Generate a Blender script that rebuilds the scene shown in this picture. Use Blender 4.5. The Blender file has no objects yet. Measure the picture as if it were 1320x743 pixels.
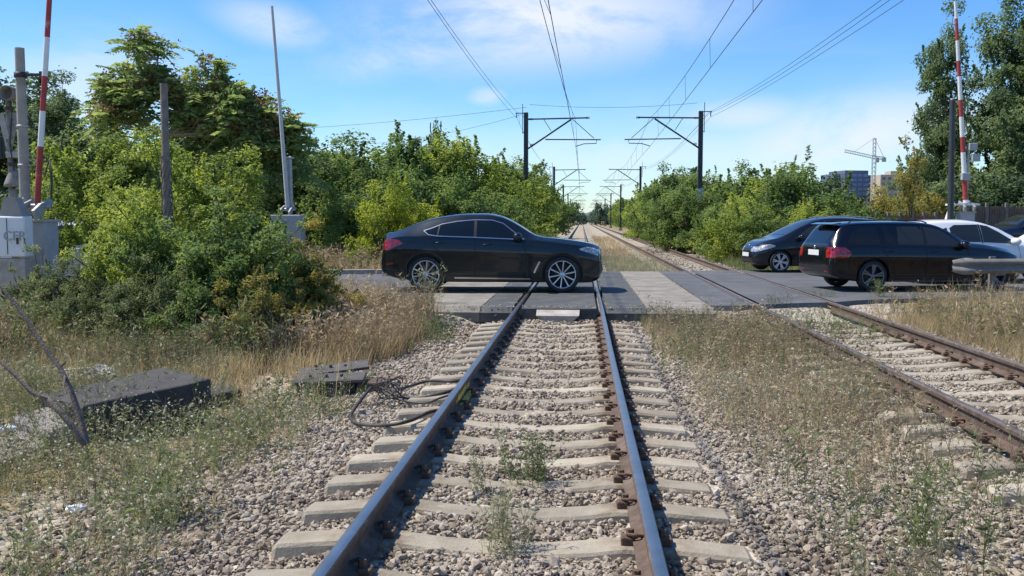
import bpy, bmesh, math, random
import numpy as np
from mathutils import Vector, Matrix
from mathutils.bvhtree import BVHTree

rad = math.radians
SC = bpy.context.scene
COL = SC.collection
rng = np.random.default_rng(7)
random.seed(7)

# ------------------------------------------------------------------ camera
# x = right, y = along the railway, z = up; z = 0 is the rail top / road level.
CAM = Vector((0, 0, 1.555))
FPX = 1200.0
PITCH = math.atan(87.5 / FPX)
YAW = math.atan(90 / FPX * math.cos(PITCH))
cd = bpy.data.cameras.new('camera')
cam = bpy.data.objects.new('camera', cd)
COL.objects.link(cam)
cam.location = CAM
cam.rotation_euler = (math.pi / 2 - PITCH, 0, YAW)
cd.sensor_width = 36
cd.lens = 36 * FPX / 1320
cd.clip_end = 6000
cd.clip_start = 0.05
SC.camera = cam
_R = Vector((math.cos(YAW), math.sin(YAW), 0))
_F = Vector((-math.sin(YAW) * math.cos(PITCH), math.cos(YAW) * math.cos(PITCH), -math.sin(PITCH)))
_U = _R.cross(_F)


def at_y(px, py, Y):
    """world point on the plane y=Y seen at a photo pixel (used to survey the place)"""
    d = _F * FPX + _R * (px - 660) + _U * (371.5 - py)
    return CAM + d * (Y / d.y)


def at_z(px, py, z):
    d = _F * FPX + _R * (px - 660) + _U * (371.5 - py)
    return CAM + d * ((z - CAM.z) / d.z)


# ------------------------------------------------------------------ tagging
def tag(o, label=None, cat=None, group=None, kind=None):
    if label: o['label'] = label
    if cat: o['category'] = cat
    if group: o['group'] = group
    if kind: o['kind'] = kind
    return o


def empty(name, loc=(0, 0, 0), rz=0.0, label=None, cat=None, group=None):
    o = bpy.data.objects.new(name, None)
    COL.objects.link(o)
    o.location = loc
    o.rotation_euler = (0, 0, rz)
    o.empty_display_size = 0.2
    return tag(o, label, cat, group)


def link_mesh(name, me, mats, parent=None):
    o = bpy.data.objects.new(name, me)
    COL.objects.link(o)
    if not isinstance(mats, (list, tuple)): mats = [mats]
    if len(me.materials) == 0:
        for m in mats: me.materials.append(m)
    if parent is not None: o.parent = parent
    return o


def copy_tree(o, parent=None):
    c = o.copy()
    COL.objects.link(c)
    if parent is not None: c.parent = parent
    for ch in list(o.children):
        copy_tree(ch, c)
    return c


# ------------------------------------------------------------------ mesh builder
class MB:
    def __init__(s):
        s.v = []; s.f = []; s.m = []; s.s = []

    def add(s, vs, fs, mi=0, smooth=False):
        b = len(s.v)
        s.v += [tuple(p) for p in vs]
        for f in fs:
            s.f.append([b + i for i in f]); s.m.append(mi); s.s.append(smooth)

    def box(s, c, size, rot=None, mi=0, bevel=0.0):
        hx, hy, hz = size[0] / 2, size[1] / 2, size[2] / 2
        bm = bmesh.new()
        bmesh.ops.create_cube(bm, size=1.0)
        for v in bm.verts: v.co = Vector((v.co.x * 2 * hx, v.co.y * 2 * hy, v.co.z * 2 * hz))
        if bevel > 0:
            bmesh.ops.bevel(bm, geom=list(bm.edges), offset=bevel, segments=2, affect='EDGES', profile=0.5)
        M = Matrix.Translation(Vector(c))
        if rot is not None: M = M @ rot.to_4x4()
        bm.verts.ensure_lookup_table()
        bm.verts.index_update()
        s.add([M @ v.co for v in bm.verts], [[v.index for v in f.verts] for f in bm.faces], mi)
        bm.free()

    def prism(s, poly, z0, z1, mi=0, mat=None, jitter=0):
        """poly: list of (x,y) counter-clockwise; extruded z0..z1; mat: Matrix"""
        n = len(poly)
        vs = [Vector((p[0], p[1], z0)) for p in poly] + [Vector((p[0], p[1], z1)) for p in poly]
        if mat is not None: vs = [mat @ v for v in vs]
        fs = [list(range(n - 1, -1, -1)), list(range(n, 2 * n))]
        fs += [[i, (i + 1) % n, n + (i + 1) % n, n + i] for i in range(n)]
        s.add(vs, fs, mi)

    def tube(s, pts, r, n=8, mi=0, caps=True, smooth=True):
        pts = [Vector(p) for p in pts]
        if not isinstance(r, (list, tuple)): r = [r] * len(pts)
        vs = []; fs = []
        up = Vector((0, 0, 1))
        prev = None
        for i, p in enumerate(pts):
            a = pts[max(i - 1, 0)]; b = pts[min(i + 1, len(pts) - 1)]
            t = (b - a).normalized()
            if prev is None:
                u = t.cross(up)
                if u.length < 1e-3: u = t.cross(Vector((1, 0, 0)))
            else:
                u = prev - t * prev.dot(t)
                if u.length < 1e-4: u = t.cross(up)
            u.normalize(); prev = u.copy()
            w = t.cross(u)
            for k in range(n):
                an = 2 * math.pi * k / n
                vs.append(p + (u * math.cos(an) + w * math.sin(an)) * r[i])
        for i in range(len(pts) - 1):
            for k in range(n):
                fs.append([i * n + k, i * n + (k + 1) % n, (i + 1) * n + (k + 1) % n, (i + 1) * n + k])
        s.add(vs, fs, mi, smooth)
        if caps:
            L = len(pts) - 1
            s.add(vs[:n], [list(range(n - 1, -1, -1))], mi)
            s.add(vs[L * n:], [list(range(n))], mi)

    def lathe(s, prof, c, axis='z', n=24, mi=0, smooth=True, ang0=0.0):
        """prof: (r, h) list"""
        c = Vector(c); vs = []; fs = []
        for (r, h) in prof:
            for k in range(n):
                a = 2 * math.pi * k / n + ang0
                if axis == 'z': q = Vector((r * math.cos(a), r * math.sin(a), h))
                elif axis == 'y': q = Vector((r * math.cos(a), h, r * math.sin(a)))
                else: q = Vector((h, r * math.cos(a), r * math.sin(a)))
                vs.append(c + q)
        for i in range(len(prof) - 1):
            for k in range(n):
                fs.append([i * n + k, i * n + (k + 1) % n, (i + 1) * n + (k + 1) % n, (i + 1) * n + k])
        s.add(vs, fs, mi, smooth)

    def build(s, name, mats, parent=None, sharp=None):
        me = bpy.data.meshes.new(name)
        me.from_pydata(s.v, [], s.f)
        me.polygons.foreach_set('material_index', s.m)
        me.polygons.foreach_set('use_smooth', s.s)
        bm = bmesh.new(); bm.from_mesh(me)
        bmesh.ops.recalc_face_normals(bm, faces=bm.faces)
        bm.to_mesh(me); bm.free()
        if sharp: me.set_sharp_from_angle(angle=sharp)
        me.update()
        return link_mesh(name, me, mats, parent)


def tri_mesh(name, V, F, mi=None, attrs=None, smooth=False):
    """numpy fast path: V (n,3), F (m,3) or (m,4)"""
    V = np.ascontiguousarray(V, dtype=np.float32); F = np.ascontiguousarray(F, dtype=np.int32)
    me = bpy.data.meshes.new(name)
    k = F.shape[1]
    me.vertices.add(len(V)); me.vertices.foreach_set('co', V.ravel())
    me.loops.add(F.size); me.loops.foreach_set('vertex_index', F.ravel())
    me.polygons.add(len(F))
    me.polygons.foreach_set('loop_start', np.arange(0, F.size, k, dtype=np.int32))
    me.polygons.foreach_set('loop_total', np.full(len(F), k, dtype=np.int32))
    if mi is not None: me.polygons.foreach_set('material_index', np.asarray(mi, dtype=np.int32))
    me.polygons.foreach_set('use_smooth', np.full(len(F), smooth, dtype=bool))
    me.update(calc_edges=True)
    if attrs:
        for nm, arr in attrs.items():
            a = me.attributes.new(nm, 'FLOAT', 'POINT')
            a.data.foreach_set('value', np.asarray(arr, dtype=np.float32))
    me.validate()
    return me


def scatter(protos, pos, scale, tint=None, tilt=0.0, r=None, zscale=None):
    """protos: list of (V,F,mi); returns merged V,F,mi,tint"""
    r = r or rng
    n = len(pos)
    which = r.integers(0, len(protos), n)
    Vs, Fs, Ms, Ts = [], [], [], []
    base = 0
    for k, (pv, pf, pm) in enumerate(protos):
        idx = np.where(which == k)[0]
        if len(idx) == 0: continue
        a = r.uniform(0, 2 * np.pi, len(idx))
        ca, sa = np.cos(a), np.sin(a)
        sc = scale[idx]
        q = np.repeat(pv[None], len(idx), 0) * sc[:, None, None]
        if zscale is not None: q[:, :, 2] *= zscale[idx][:, None]
        x = q[:, :, 0] * ca[:, None] - q[:, :, 1] * sa[:, None]
        y = q[:, :, 0] * sa[:, None] + q[:, :, 1] * ca[:, None]
        z = q[:, :, 2]
        if tilt:
            tx = r.normal(0, tilt, len(idx))[:, None]; ty = r.normal(0, tilt, len(idx))[:, None]
            x2 = x + z * tx; y2 = y + z * ty
            z = z - x * tx - y * ty
            x, y = x2, y2
        V = np.stack([x, y, z], -1) + pos[idx][:, None, :]
        F = pf[None] + (np.arange(len(idx)) * len(pv))[:, None, None] + base
        Vs.append(V.reshape(-1, 3)); Fs.append(F.reshape(-1, pf.shape[1]))
        Ms.append(np.tile(pm, len(idx)))
        t = tint[idx] if tint is not None else r.uniform(0, 1, len(idx))
        Ts.append(np.repeat(t, len(pv)))
        base += len(pv) * len(idx)
    return np.concatenate(Vs), np.concatenate(Fs), np.concatenate(Ms), np.concatenate(Ts)


def sstep(a, b, x):
    t = np.clip((np.asarray(x, dtype=float) - a) / (b - a), 0, 1)
    return t * t * (3 - 2 * t)


# value noise (2-D) for terrain
_perm = np.random.default_rng(3).uniform(-1, 1, (64, 64))


def vnoise(x, y):
    x = np.asarray(x, dtype=float); y = np.asarray(y, dtype=float)
    xi = np.floor(x).astype(int); yi = np.floor(y).astype(int)
    fx = x - xi; fy = y - yi
    fx = fx * fx * (3 - 2 * fx); fy = fy * fy * (3 - 2 * fy)
    g = lambda i, j: _perm[i % 64, j % 64]
    return (g(xi, yi) * (1 - fx) * (1 - fy) + g(xi + 1, yi) * fx * (1 - fy)
            + g(xi, yi + 1) * (1 - fx) * fy + g(xi + 1, yi + 1) * fx * fy)


# ------------------------------------------------------------------ materials
def new_mat(name):
    m = bpy.data.materials.new(name); m.use_nodes = True
    nt = m.node_tree
    b = nt.nodes['Principled BSDF']
    return m, nt, b


def N(nt, typ, **kw):
    n = nt.nodes.new(typ)
    for k, v in kw.items(): setattr(n, k, v)
    return n


def ramp(nt, stops, interp='LINEAR'):
    n = nt.nodes.new('ShaderNodeValToRGB')
    cr = n.color_ramp; cr.interpolation = interp
    while len(cr.elements) > len(stops): cr.elements.remove(cr.elements[-1])
    while len(cr.elements) < len(stops): cr.elements.new(1.0)
    for e, (p, c) in zip(cr.elements, stops):
        e.position = p; e.color = (c[0], c[1], c[2], 1) if len(c) == 3 else c
    return n


def mat_simple(name, col, rough=0.6, metal=0.0, noise=0.25, scale=6.0, bump=0.0, bscale=60.0, coat=0.0, spec=0.5, second=None, sec_pos=(0.5, 0.68)):
    """plain surface with uneven tone; 'second' = a second colour in worn blotches"""
    m, nt, b = new_mat(name)
    tc = N(nt, 'ShaderNodeTexCoord')
    n1 = N(nt, 'ShaderNodeTexNoise'); n1.inputs['Scale'].default_value = scale; n1.inputs['Detail'].default_value = 8
    n1.inputs['Roughness'].default_value = 0.65
    nt.links.new(tc.outputs['Object'], n1.inputs['Vector'])
    lo = tuple(c * (1 - noise) for c in col); hi = tuple(min(1, c * (1 + noise)) for c in col)
    r1 = ramp(nt, [(0.3, lo), (0.7, hi)])
    nt.links.new(n1.outputs['Fac'], r1.inputs['Fac'])
    out = r1.outputs['Color']
    if second is not None:
        n2 = N(nt, 'ShaderNodeTexNoise'); n2.inputs['Scale'].default_value = scale * 0.6; n2.inputs['Detail'].default_value = 10
        n2.inputs['Roughness'].default_value = 0.7
        mp = N(nt, 'ShaderNodeMapping'); mp.inputs['Location'].default_value = (3.1, 1.7, 5.3)
        nt.links.new(tc.outputs['Object'], mp.inputs['Vector']); nt.links.new(mp.outputs['Vector'], n2.inputs['Vector'])
        r2 = ramp(nt, [(sec_pos[0], (0, 0, 0)), (sec_pos[1], (1, 1, 1))])
        nt.links.new(n2.outputs['Fac'], r2.inputs['Fac'])
        mx = N(nt, 'ShaderNodeMix', data_type='RGBA')
        nt.links.new(r2.outputs['Color'], mx.inputs['Factor'])
        nt.links.new(out, mx.inputs[6]); mx.inputs[7].default_value = (*second, 1)
        out = mx.outputs[2]
    nt.links.new(out, b.inputs['Base Color'])
    b.inputs['Roughness'].default_value = rough
    b.inputs['Metallic'].default_value = metal
    b.inputs['Coat Weight'].default_value = coat
    b.inputs['Coat Roughness'].default_value = 0.04
    b.inputs['Specular IOR Level'].default_value = spec
    if bump:
        n3 = N(nt, 'ShaderNodeTexNoise'); n3.inputs['Scale'].default_value = bscale; n3.inputs['Detail'].default_value = 6
        nt.links.new(tc.outputs['Object'], n3.inputs['Vector'])
        bp = N(nt, 'ShaderNodeBump'); bp.inputs['Strength'].default_value = bump; bp.inputs['Distance'].default_value = 0.02
        nt.links.new(n3.outputs['Fac'], bp.inputs['Height'])
        nt.links.new(bp.outputs['Normal'], b.inputs['Normal'])
    return m


def mat_leaf(name, dark, mid, light, transl=0.35):
    if name.startswith('leaf'):
        g = 2.05
        dark, mid, light = (tuple(min(.45, c * q * g) for c, q in zip(k, (1.08, 1.0, 1.25))) for k in (dark, mid, light))
        transl += .08
    m, nt, b = new_mat(name)
    at = N(nt, 'ShaderNodeAttribute', attribute_name='tint')
    oi = N(nt, 'ShaderNodeObjectInfo')
    ma = N(nt, 'ShaderNodeMath', operation='MULTIPLY_ADD'); ma.inputs[1].default_value = 0.22; ma.inputs[2].default_value = -0.11
    nt.links.new(oi.outputs['Random'], ma.inputs[0])
    ad = N(nt, 'ShaderNodeMath', operation='ADD', use_clamp=True)
    nt.links.new(at.outputs['Fac'], ad.inputs[0]); nt.links.new(ma.outputs[0], ad.inputs[1])
    r = ramp(nt, [(0.0, dark), (0.5, mid), (1.0, light)])
    nt.links.new(ad.outputs[0], r.inputs['Fac'])
    nt.links.new(r.outputs['Color'], b.inputs['Base Color'])
    b.inputs['Roughness'].default_value = 0.55
    b.inputs['Specular IOR Level'].default_value = 0.25
    tr = N(nt, 'ShaderNodeBsdfTranslucent')
    hs = N(nt, 'ShaderNodeHueSaturation'); hs.inputs['Value'].default_value = 1.7; hs.inputs['Saturation'].default_value = 1.1
    nt.links.new(r.outputs['Color'], hs.inputs['Color']); nt.links.new(hs.outputs['Color'], tr.inputs['Color'])
    mx = N(nt, 'ShaderNodeMixShader'); mx.inputs[0].default_value = transl
    out = nt.nodes['Material Output']
    nt.links.new(b.outputs[0], mx.inputs[1]); nt.links.new(tr.outputs[0], mx.inputs[2])
    nt.links.new(mx.outputs[0], out.inputs['Surface'])
    return m


M = {}
M['concrete'] = mat_simple('concrete', (0.40, 0.37, 0.32), 0.9, noise=0.22, scale=5, bump=0.5, bscale=70, second=(0.27, 0.23, 0.18))
M['sleeper'] = mat_simple('sleeper_concrete', (0.325, 0.28, 0.228), 0.92, noise=0.2, scale=4, bump=0.6, bscale=60, second=(0.235, 0.19, 0.145))
M['panel_concrete'] = mat_simple('panel_concrete', (0.255, 0.235, 0.195), 0.9, noise=0.25, scale=2.5, bump=0.35, bscale=50, second=(0.165, 0.15, 0.125), sec_pos=(.45, .65))
M['rubber_panel'] = mat_simple('rubber_panel', (0.07, 0.075, 0.075), 0.8, noise=0.3, scale=2.5, bump=0.35, bscale=90, second=(0.15, 0.14, 0.12), sec_pos=(0.52, 0.7))
M['dark_slab'] = mat_simple('weathered_slab', (0.062, 0.058, 0.055), 0.92, noise=0.25, scale=5, bump=0.7, bscale=45, second=(0.065, 0.06, 0.056), sec_pos=(0.55, 0.7))
M['grey_slab'] = mat_simple('grey_slab', (0.26, 0.24, 0.215), 0.92, noise=0.2, scale=5, bump=0.6, bscale=50, second=(0.15, 0.14, 0.12))
M['rust'] = mat_simple('rusty_steel', (0.105, 0.07, 0.05), 0.85, noise=0.35, scale=9, bump=0.5, bscale=80, second=(0.17, 0.135, 0.11))
M['rust_light'] = mat_simple('rusty_fastener', (0.13, 0.075, 0.045), 0.85, noise=0.4, scale=20, bump=0.4, second=(0.06, 0.045, 0.04))
M['rail_top'] = mat_simple('worn_rail_top', (0.40, 0.375, 0.345), 0.36, metal=1.0, noise=0.2, scale=3)
M['rail_top_dull'] = mat_simple('dull_rail_top', (0.22, 0.185, 0.16), 0.55, metal=0.55, noise=0.3, scale=4, second=(0.1, 0.07, 0.05))
M['galv'] = mat_simple('galvanised_steel', (0.36, 0.37, 0.37), 0.55, metal=0.5, noise=0.15, scale=5)
M['galv_old'] = mat_simple('dull_galvanised', (0.20, 0.192, 0.18), 0.75, metal=0.2, noise=0.25, scale=6, second=(0.17, 0.125, 0.09), sec_pos=(.55, .7))
M['mast'] = mat_simple('dark_mast_steel', (0.045, 0.05, 0.055), 0.6, metal=0.2, noise=0.3, scale=3)
M['wire'] = mat_simple('wire', (0.05, 0.055, 0.06), 0.6, metal=0.3)
M['cable'] = mat_simple('black_cable', (0.035, 0.032, 0.03), 0.6, noise=0.3, second=(0.1, 0.085, 0.07))
M['pole_concrete'] = mat_simple('pole_concrete', (0.33, 0.315, 0.28), 0.9, noise=0.18, scale=3, bump=0.3, second=(0.22, 0.2, 0.175))
M['pole_wood'] = mat_simple('grey_wood', (0.20, 0.175, 0.15), 0.9, noise=0.3, scale=8, bump=0.5)
M['white_paint'] = mat_simple('white_paint', (0.72, 0.73, 0.72), 0.5, noise=0.06, scale=5, second=(0.5, 0.48, 0.44), sec_pos=(0.6, 0.8))
M['red_paint'] = mat_simple('red_paint', (0.36, 0.045, 0.04), 0.6, noise=0.2, scale=5, second=(0.45, 0.26, 0.22), sec_pos=(.6, .68))
M['grey_box'] = mat_simple('grey_cabinet', (0.36, 0.38, 0.39), 0.6, noise=0.1, scale=4, second=(0.27, 0.27, 0.26))
M['black_plastic'] = mat_simple('black_plastic', (0.014, 0.014, 0.015), 0.45, noise=0.2)
M['rubber'] = mat_simple('tyre_rubber', (0.018, 0.018, 0.018), 0.75, noise=0.3, scale=12, second=(0.045, 0.042, 0.038))
M['alloy'] = mat_simple('alloy_rim', (0.62, 0.63, 0.64), 0.32, metal=0.75, noise=0.08)
M['alloy_dark'] = mat_simple('dark_alloy', (0.2, 0.2, 0.21), 0.35, metal=0.7, noise=0.1)
M['hub_dark'] = mat_simple('brake_disc', (0.035, 0.034, 0.034), 0.6, metal=0.3)
M['chrome'] = mat_simple('chrome', (0.55, 0.56, 0.58), 0.25, metal=0.9, noise=0.05)
M['seam'] = mat_simple('seam', (0.004, 0.004, 0.004), 0.8)
M['yellow_paint'] = mat_simple('yellow_paint', (0.75, 0.55, 0.03), 0.7, noise=0.2, scale=20, second=(0.2, 0.13, 0.05), sec_pos=(0.48, 0.55))
M['plate'] = mat_simple('number_plate', (0.7, 0.7, 0.68), 0.5, noise=0.04)
M['plastic_bag'] = mat_simple('white_plastic', (0.75, 0.76, 0.78), 0.4, noise=0.1)
M['bark'] = mat_simple('bark', (0.10, 0.08, 0.06), 0.95, noise=0.35, scale=12, bump=0.6, bscale=40)
M['bark_pale'] = mat_simple('pale_bark', (0.27, 0.24, 0.20), 0.95, noise=0.3, scale=9, bump=0.5, bscale=40)
M['deadwood'] = mat_simple('dead_wood', (0.17, 0.135, 0.11), 0.95, noise=0.35, scale=14, bump=0.6, bscale=60, second=(0.09, 0.07, 0.06))
M['brown_fence'] = mat_simple('brown_fence', (0.15, 0.105, 0.08), 0.85, noise=0.3, scale=5)
M['red_fence'] = mat_simple('red_brown_fence', (0.26, 0.13, 0.09), 0.85, noise=0.25, scale=3)
M['crane'] = mat_simple('hazed_crane', (0.34, 0.40, 0.40), 0.6, noise=0.1)  # pale grey-green: distance haze is mixed into the crane's colour


def mat_paint(name, col, dust=0.25):
    m, nt, b = new_mat(name)
    tc = N(nt, 'ShaderNodeTexCoord')
    b.inputs['Roughness'].default_value = 0.34 if name.startswith('graphite') else 0.22
    b.inputs['Metallic'].default_value = 0.7 if name.startswith('graphite') else 0.25 if max(col) < 0.3 else 0.0
    b.inputs['Coat Weight'].default_value = 0.7; b.inputs['Specular IOR Level'].default_value = 0.25
    n1 = N(nt, 'ShaderNodeTexNoise'); n1.inputs['Scale'].default_value = 3; n1.inputs['Detail'].default_value = 10; n1.inputs['Roughness'].default_value = 0.75
    nt.links.new(tc.outputs['Object'], n1.inputs['Vector'])
    sx = N(nt, 'ShaderNodeSeparateXYZ'); nt.links.new(tc.outputs['Object'], sx.inputs[0])
    low = N(nt, 'ShaderNodeMapRange'); low.inputs[1].default_value = 0.75; low.inputs[2].default_value = 0.15
    nt.links.new(sx.outputs['Z'], low.inputs[0])          # road dust lies thicker on the lower flanks
    mu = N(nt, 'ShaderNodeMath', operation='MULTIPLY'); nt.links.new(n1.outputs['Fac'], mu.inputs[0]); nt.links.new(low.outputs[0], mu.inputs[1])
    m2 = N(nt, 'ShaderNodeMath', operation='MULTIPLY_ADD'); m2.inputs[1].default_value = dust; m2.inputs[2].default_value = 0.004
    nt.links.new(mu.outputs[0], m2.inputs[0])
    mx = N(nt, 'ShaderNodeMix', data_type='RGBA'); mx.inputs[6].default_value = (*col, 1); mx.inputs[7].default_value = (0.2, 0.18, 0.15, 1)
    nt.links.new(m2.outputs[0], mx.inputs['Factor'])
    nt.links.new(mx.outputs[2], b.inputs['Base Color'])
    cr = N(nt, 'ShaderNodeMath', operation='MULTIPLY_ADD'); cr.inputs[1].default_value = 0.5; cr.inputs[2].default_value = 0.03
    nt.links.new(m2.outputs[0], cr.inputs[0]); nt.links.new(cr.outputs[0], b.inputs['Coat Roughness'])
    return m


M['paint_black'] = mat_paint('graphite_car_paint', (0.017, 0.022, 0.026), 0.05)
M['paint_navy'] = mat_paint('dark_navy_car_paint', (0.004, 0.005, 0.011), 0.02)
M['paint_black2'] = mat_paint('black_car_paint', (0.008, 0.010, 0.015), 0.03)
M['paint_white'] = mat_paint('white_car_paint', (0.78, 0.79, 0.80), 0.15)
M['paint_blue'] = mat_paint('dark_blue_car_paint', (0.012, 0.02, 0.04), 0.1)


def mat_glass(name, col=(0.006, 0.008, 0.009)):
    m, nt, b = new_mat(name)
    b.inputs['Base Color'].default_value = (*col, 1)
    b.inputs['Roughness'].default_value = 0.03
    b.inputs['Specular IOR Level'].default_value = 0.6
    return m


M['glass'] = mat_glass('tinted_glass')
M['glass_clear'] = mat_glass('car_glass', (0.022, 0.027, 0.028))


def mat_lens(name, col, rough=0.12):
    m, nt, b = new_mat(name)
    tc = N(nt, 'ShaderNodeTexCoord')
    v = N(nt, 'ShaderNodeTexVoronoi'); v.inputs['Scale'].default_value = 14
    nt.links.new(tc.outputs['Object'], v.inputs['Vector'])
    r = ramp(nt, [(0.1, tuple(c * 1.25 for c in col)), (0.6, tuple(c * 0.5 for c in col))])
    nt.links.new(v.outputs['Distance'], r.inputs['Fac']); nt.links.new(r.outputs['Color'], b.inputs['Base Color'])
    b.inputs['Roughness'].default_value = rough; b.inputs['Coat Weight'].default_value = 1.0
    return m


M['tail_lens'] = mat_lens('red_lens', (0.45, 0.012, 0.02))
M['head_lens'] = mat_lens('headlight_lens', (0.5, 0.52, 0.55))

M['leaf_mid'] = mat_leaf('leaf_mid_green', (0.03, 0.05, 0.014), (0.066, 0.105, 0.025), (0.115, 0.155, 0.038))
M['leaf_light'] = mat_leaf('leaf_light_green', (0.045, 0.068, 0.014), (0.11, 0.148, 0.026), (0.175, 0.205, 0.038))
M['leaf_yellow'] = mat_leaf('leaf_yellow_green', (0.05, 0.075, 0.012), (0.12, 0.155, 0.02), (0.185, 0.21, 0.03), 0.4)
M['leaf_dark'] = mat_leaf('leaf_dark_green', (0.02, 0.036, 0.015), (0.054, 0.084, 0.029), (0.10, 0.135, 0.046), 0.34)
M['leaf_olive'] = mat_leaf('leaf_olive', (0.03, 0.042, 0.016), (0.068, 0.088, 0.03), (0.12, 0.14, 0.048))
M['leaf_turning'] = mat_leaf('leaf_turning', (0.05, 0.057, 0.016), (0.112, 0.112, 0.026), (0.18, 0.16, 0.036), 0.35)
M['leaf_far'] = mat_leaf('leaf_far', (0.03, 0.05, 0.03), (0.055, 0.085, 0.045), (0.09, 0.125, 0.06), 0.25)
M['seed_red'] = mat_leaf('seed_clusters', (0.13, 0.05, 0.03), (0.2, 0.09, 0.05), (0.27, 0.14, 0.08), 0.3)
M['straw'] = mat_leaf('dry_straw', (0.24, 0.18, 0.10), (0.42, 0.335, 0.19), (0.56, 0.47, 0.285), 0.35)
M['straw_brown'] = mat_leaf('dry_brown_stalk', (0.21, 0.16, 0.10), (0.36, 0.285, 0.18), (0.50, 0.405, 0.265), 0.3)
M['weed_green'] = mat_leaf('weed_green', (0.065, 0.09, 0.032), (0.14, 0.175, 0.065), (0.22, 0.25, 0.105), 0.38)
M['weed_grey'] = mat_leaf('weed_grey_green', (0.13, 0.135, 0.075), (0.23, 0.23, 0.13), (0.33, 0.32, 0.19), 0.35)
M['flower'] = mat_leaf('white_flower', (0.42, 0.40, 0.33), (0.55, 0.53, 0.45), (0.68, 0.66, 0.6), 0.3)


def mat_stone():
    m, nt, b = new_mat('ballast_stone')
    at = N(nt, 'ShaderNodeAttribute', attribute_name='tint')
    r = ramp(nt, [(0.0, (0.175, 0.14, 0.106)), (0.22, (0.29, 0.243, 0.188)), (0.5, (0.39, 0.338, 0.268)), (0.8, (0.46, 0.41, 0.333)), (0.95, (0.515, 0.47, 0.395)), (1.0, (0.565, 0.525, 0.455))])
    nt.links.new(at.outputs['Fac'], r.inputs['Fac'])
    tc = N(nt, 'ShaderNodeTexCoord')
    n = N(nt, 'ShaderNodeTexNoise'); n.inputs['Scale'].default_value = 35; n.inputs['Detail'].default_value = 6
    nt.links.new(tc.outputs['Object'], n.inputs['Vector'])
    mx = N(nt, 'ShaderNodeMix', data_type='RGBA', blend_type='MULTIPLY'); mx.inputs['Factor'].default_value = 0.55
    r2 = ramp(nt, [(0.3, (0.65, 0.6, 0.57)), (0.7, (1.1, 1.1, 1.1))])
    nt.links.new(n.outputs['Fac'], r2.inputs['Fac'])
    nt.links.new(r.outputs['Color'], mx.inputs[6]); nt.links.new(r2.outputs['Color'], mx.inputs[7])
    nt.links.new(mx.outputs[2], b.inputs['Base Color'])
    b.inputs['Roughness'].default_value = 0.95
    b.inputs['Specular IOR Level'].default_value = 0.2
    bp = N(nt, 'ShaderNodeBump'); bp.inputs['Strength'].default_value = 0.5; bp.inputs['Distance'].default_value = 0.01
    nt.links.new(n.outputs['Fac'], bp.inputs['Height']); nt.links.new(bp.outputs['Normal'], b.inputs['Normal'])
    return m


M['stone'] = mat_stone()


def mat_sleeper():
    """old concrete: every sleeper a little different, rust washed out from under the rails"""
    m, nt, b = new_mat('sleeper_concrete'); L = nt.links.new
    tc = N(nt, 'ShaderNodeTexCoord'); oi = N(nt, 'ShaderNodeObjectInfo')
    off = N(nt, 'ShaderNodeVectorMath', operation='ADD'); L(tc.outputs['Object'], off.inputs[0])
    sc = N(nt, 'ShaderNodeVectorMath', operation='SCALE'); sc.inputs[0].default_value = (17, 31, 11); L(oi.outputs['Random'], sc.inputs['Scale']); L(sc.outputs[0], off.inputs[1])

    def noise(scale, rough=.65):
        n = N(nt, 'ShaderNodeTexNoise'); n.inputs['Scale'].default_value = scale; n.inputs['Detail'].default_value = 9; n.inputs['Roughness'].default_value = rough
        L(off.outputs[0], n.inputs['Vector']); return n
    r1 = ramp(nt, [(0.28, (0.26, 0.222, 0.168)), (0.5, (0.37, 0.328, 0.255)), (0.72, (0.44, 0.40, 0.32))]); L(noise(4.5).outputs['Fac'], r1.inputs['Fac'])
    vr = N(nt, 'ShaderNodeMapRange'); vr.inputs[3].default_value = .78; vr.inputs[4].default_value = 1.18; L(oi.outputs['Random'], vr.inputs[0])
    mv = N(nt, 'ShaderNodeVectorMath', operation='SCALE'); L(r1.outputs['Color'], mv.inputs[0]); L(vr.outputs[0], mv.inputs['Scale'])
    sx = N(nt, 'ShaderNodeSeparateXYZ'); L(tc.outputs['Object'], sx.inputs[0])
    ab = N(nt, 'ShaderNodeMath', operation='ABSOLUTE'); L(sx.outputs['X'], ab.inputs[0])
    ds = N(nt, 'ShaderNodeMath', operation='SUBTRACT'); ds.inputs[1].default_value = .75; L(ab.outputs[0], ds.inputs[0])
    da = N(nt, 'ShaderNodeMath', operation='ABSOLUTE'); L(ds.outputs[0], da.inputs[0])
    mr = N(nt, 'ShaderNodeMapRange'); mr.inputs[1].default_value = .30; mr.inputs[2].default_value = .06; L(da.outputs[0], mr.inputs[0])
    r2 = ramp(nt, [(.42, (0, 0, 0)), (.62, (1, 1, 1))]); L(noise(7, .75).outputs['Fac'], r2.inputs['Fac'])
    mm = N(nt, 'ShaderNodeMath', operation='MULTIPLY'); L(mr.outputs[0], mm.inputs[0]); L(r2.outputs['Color'], mm.inputs[1])
    mx = N(nt, 'ShaderNodeMix', data_type='RGBA'); L(mm.outputs[0], mx.inputs['Factor']); L(mv.outputs[0], mx.inputs[6]); mx.inputs[7].default_value = (.15, .09, .055, 1)
    L(mx.outputs[2], b.inputs['Base Color']); b.inputs['Roughness'].default_value = .95; b.inputs['Specular IOR Level'].default_value = .2
    bp = N(nt, 'ShaderNodeBump'); bp.inputs['Strength'].default_value = .6; bp.inputs['Distance'].default_value = .015; L(noise(55).outputs['Fac'], bp.inputs['Height']); L(bp.outputs['Normal'], b.inputs['Normal'])
    return m


M['sleeper'] = mat_sleeper()


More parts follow.
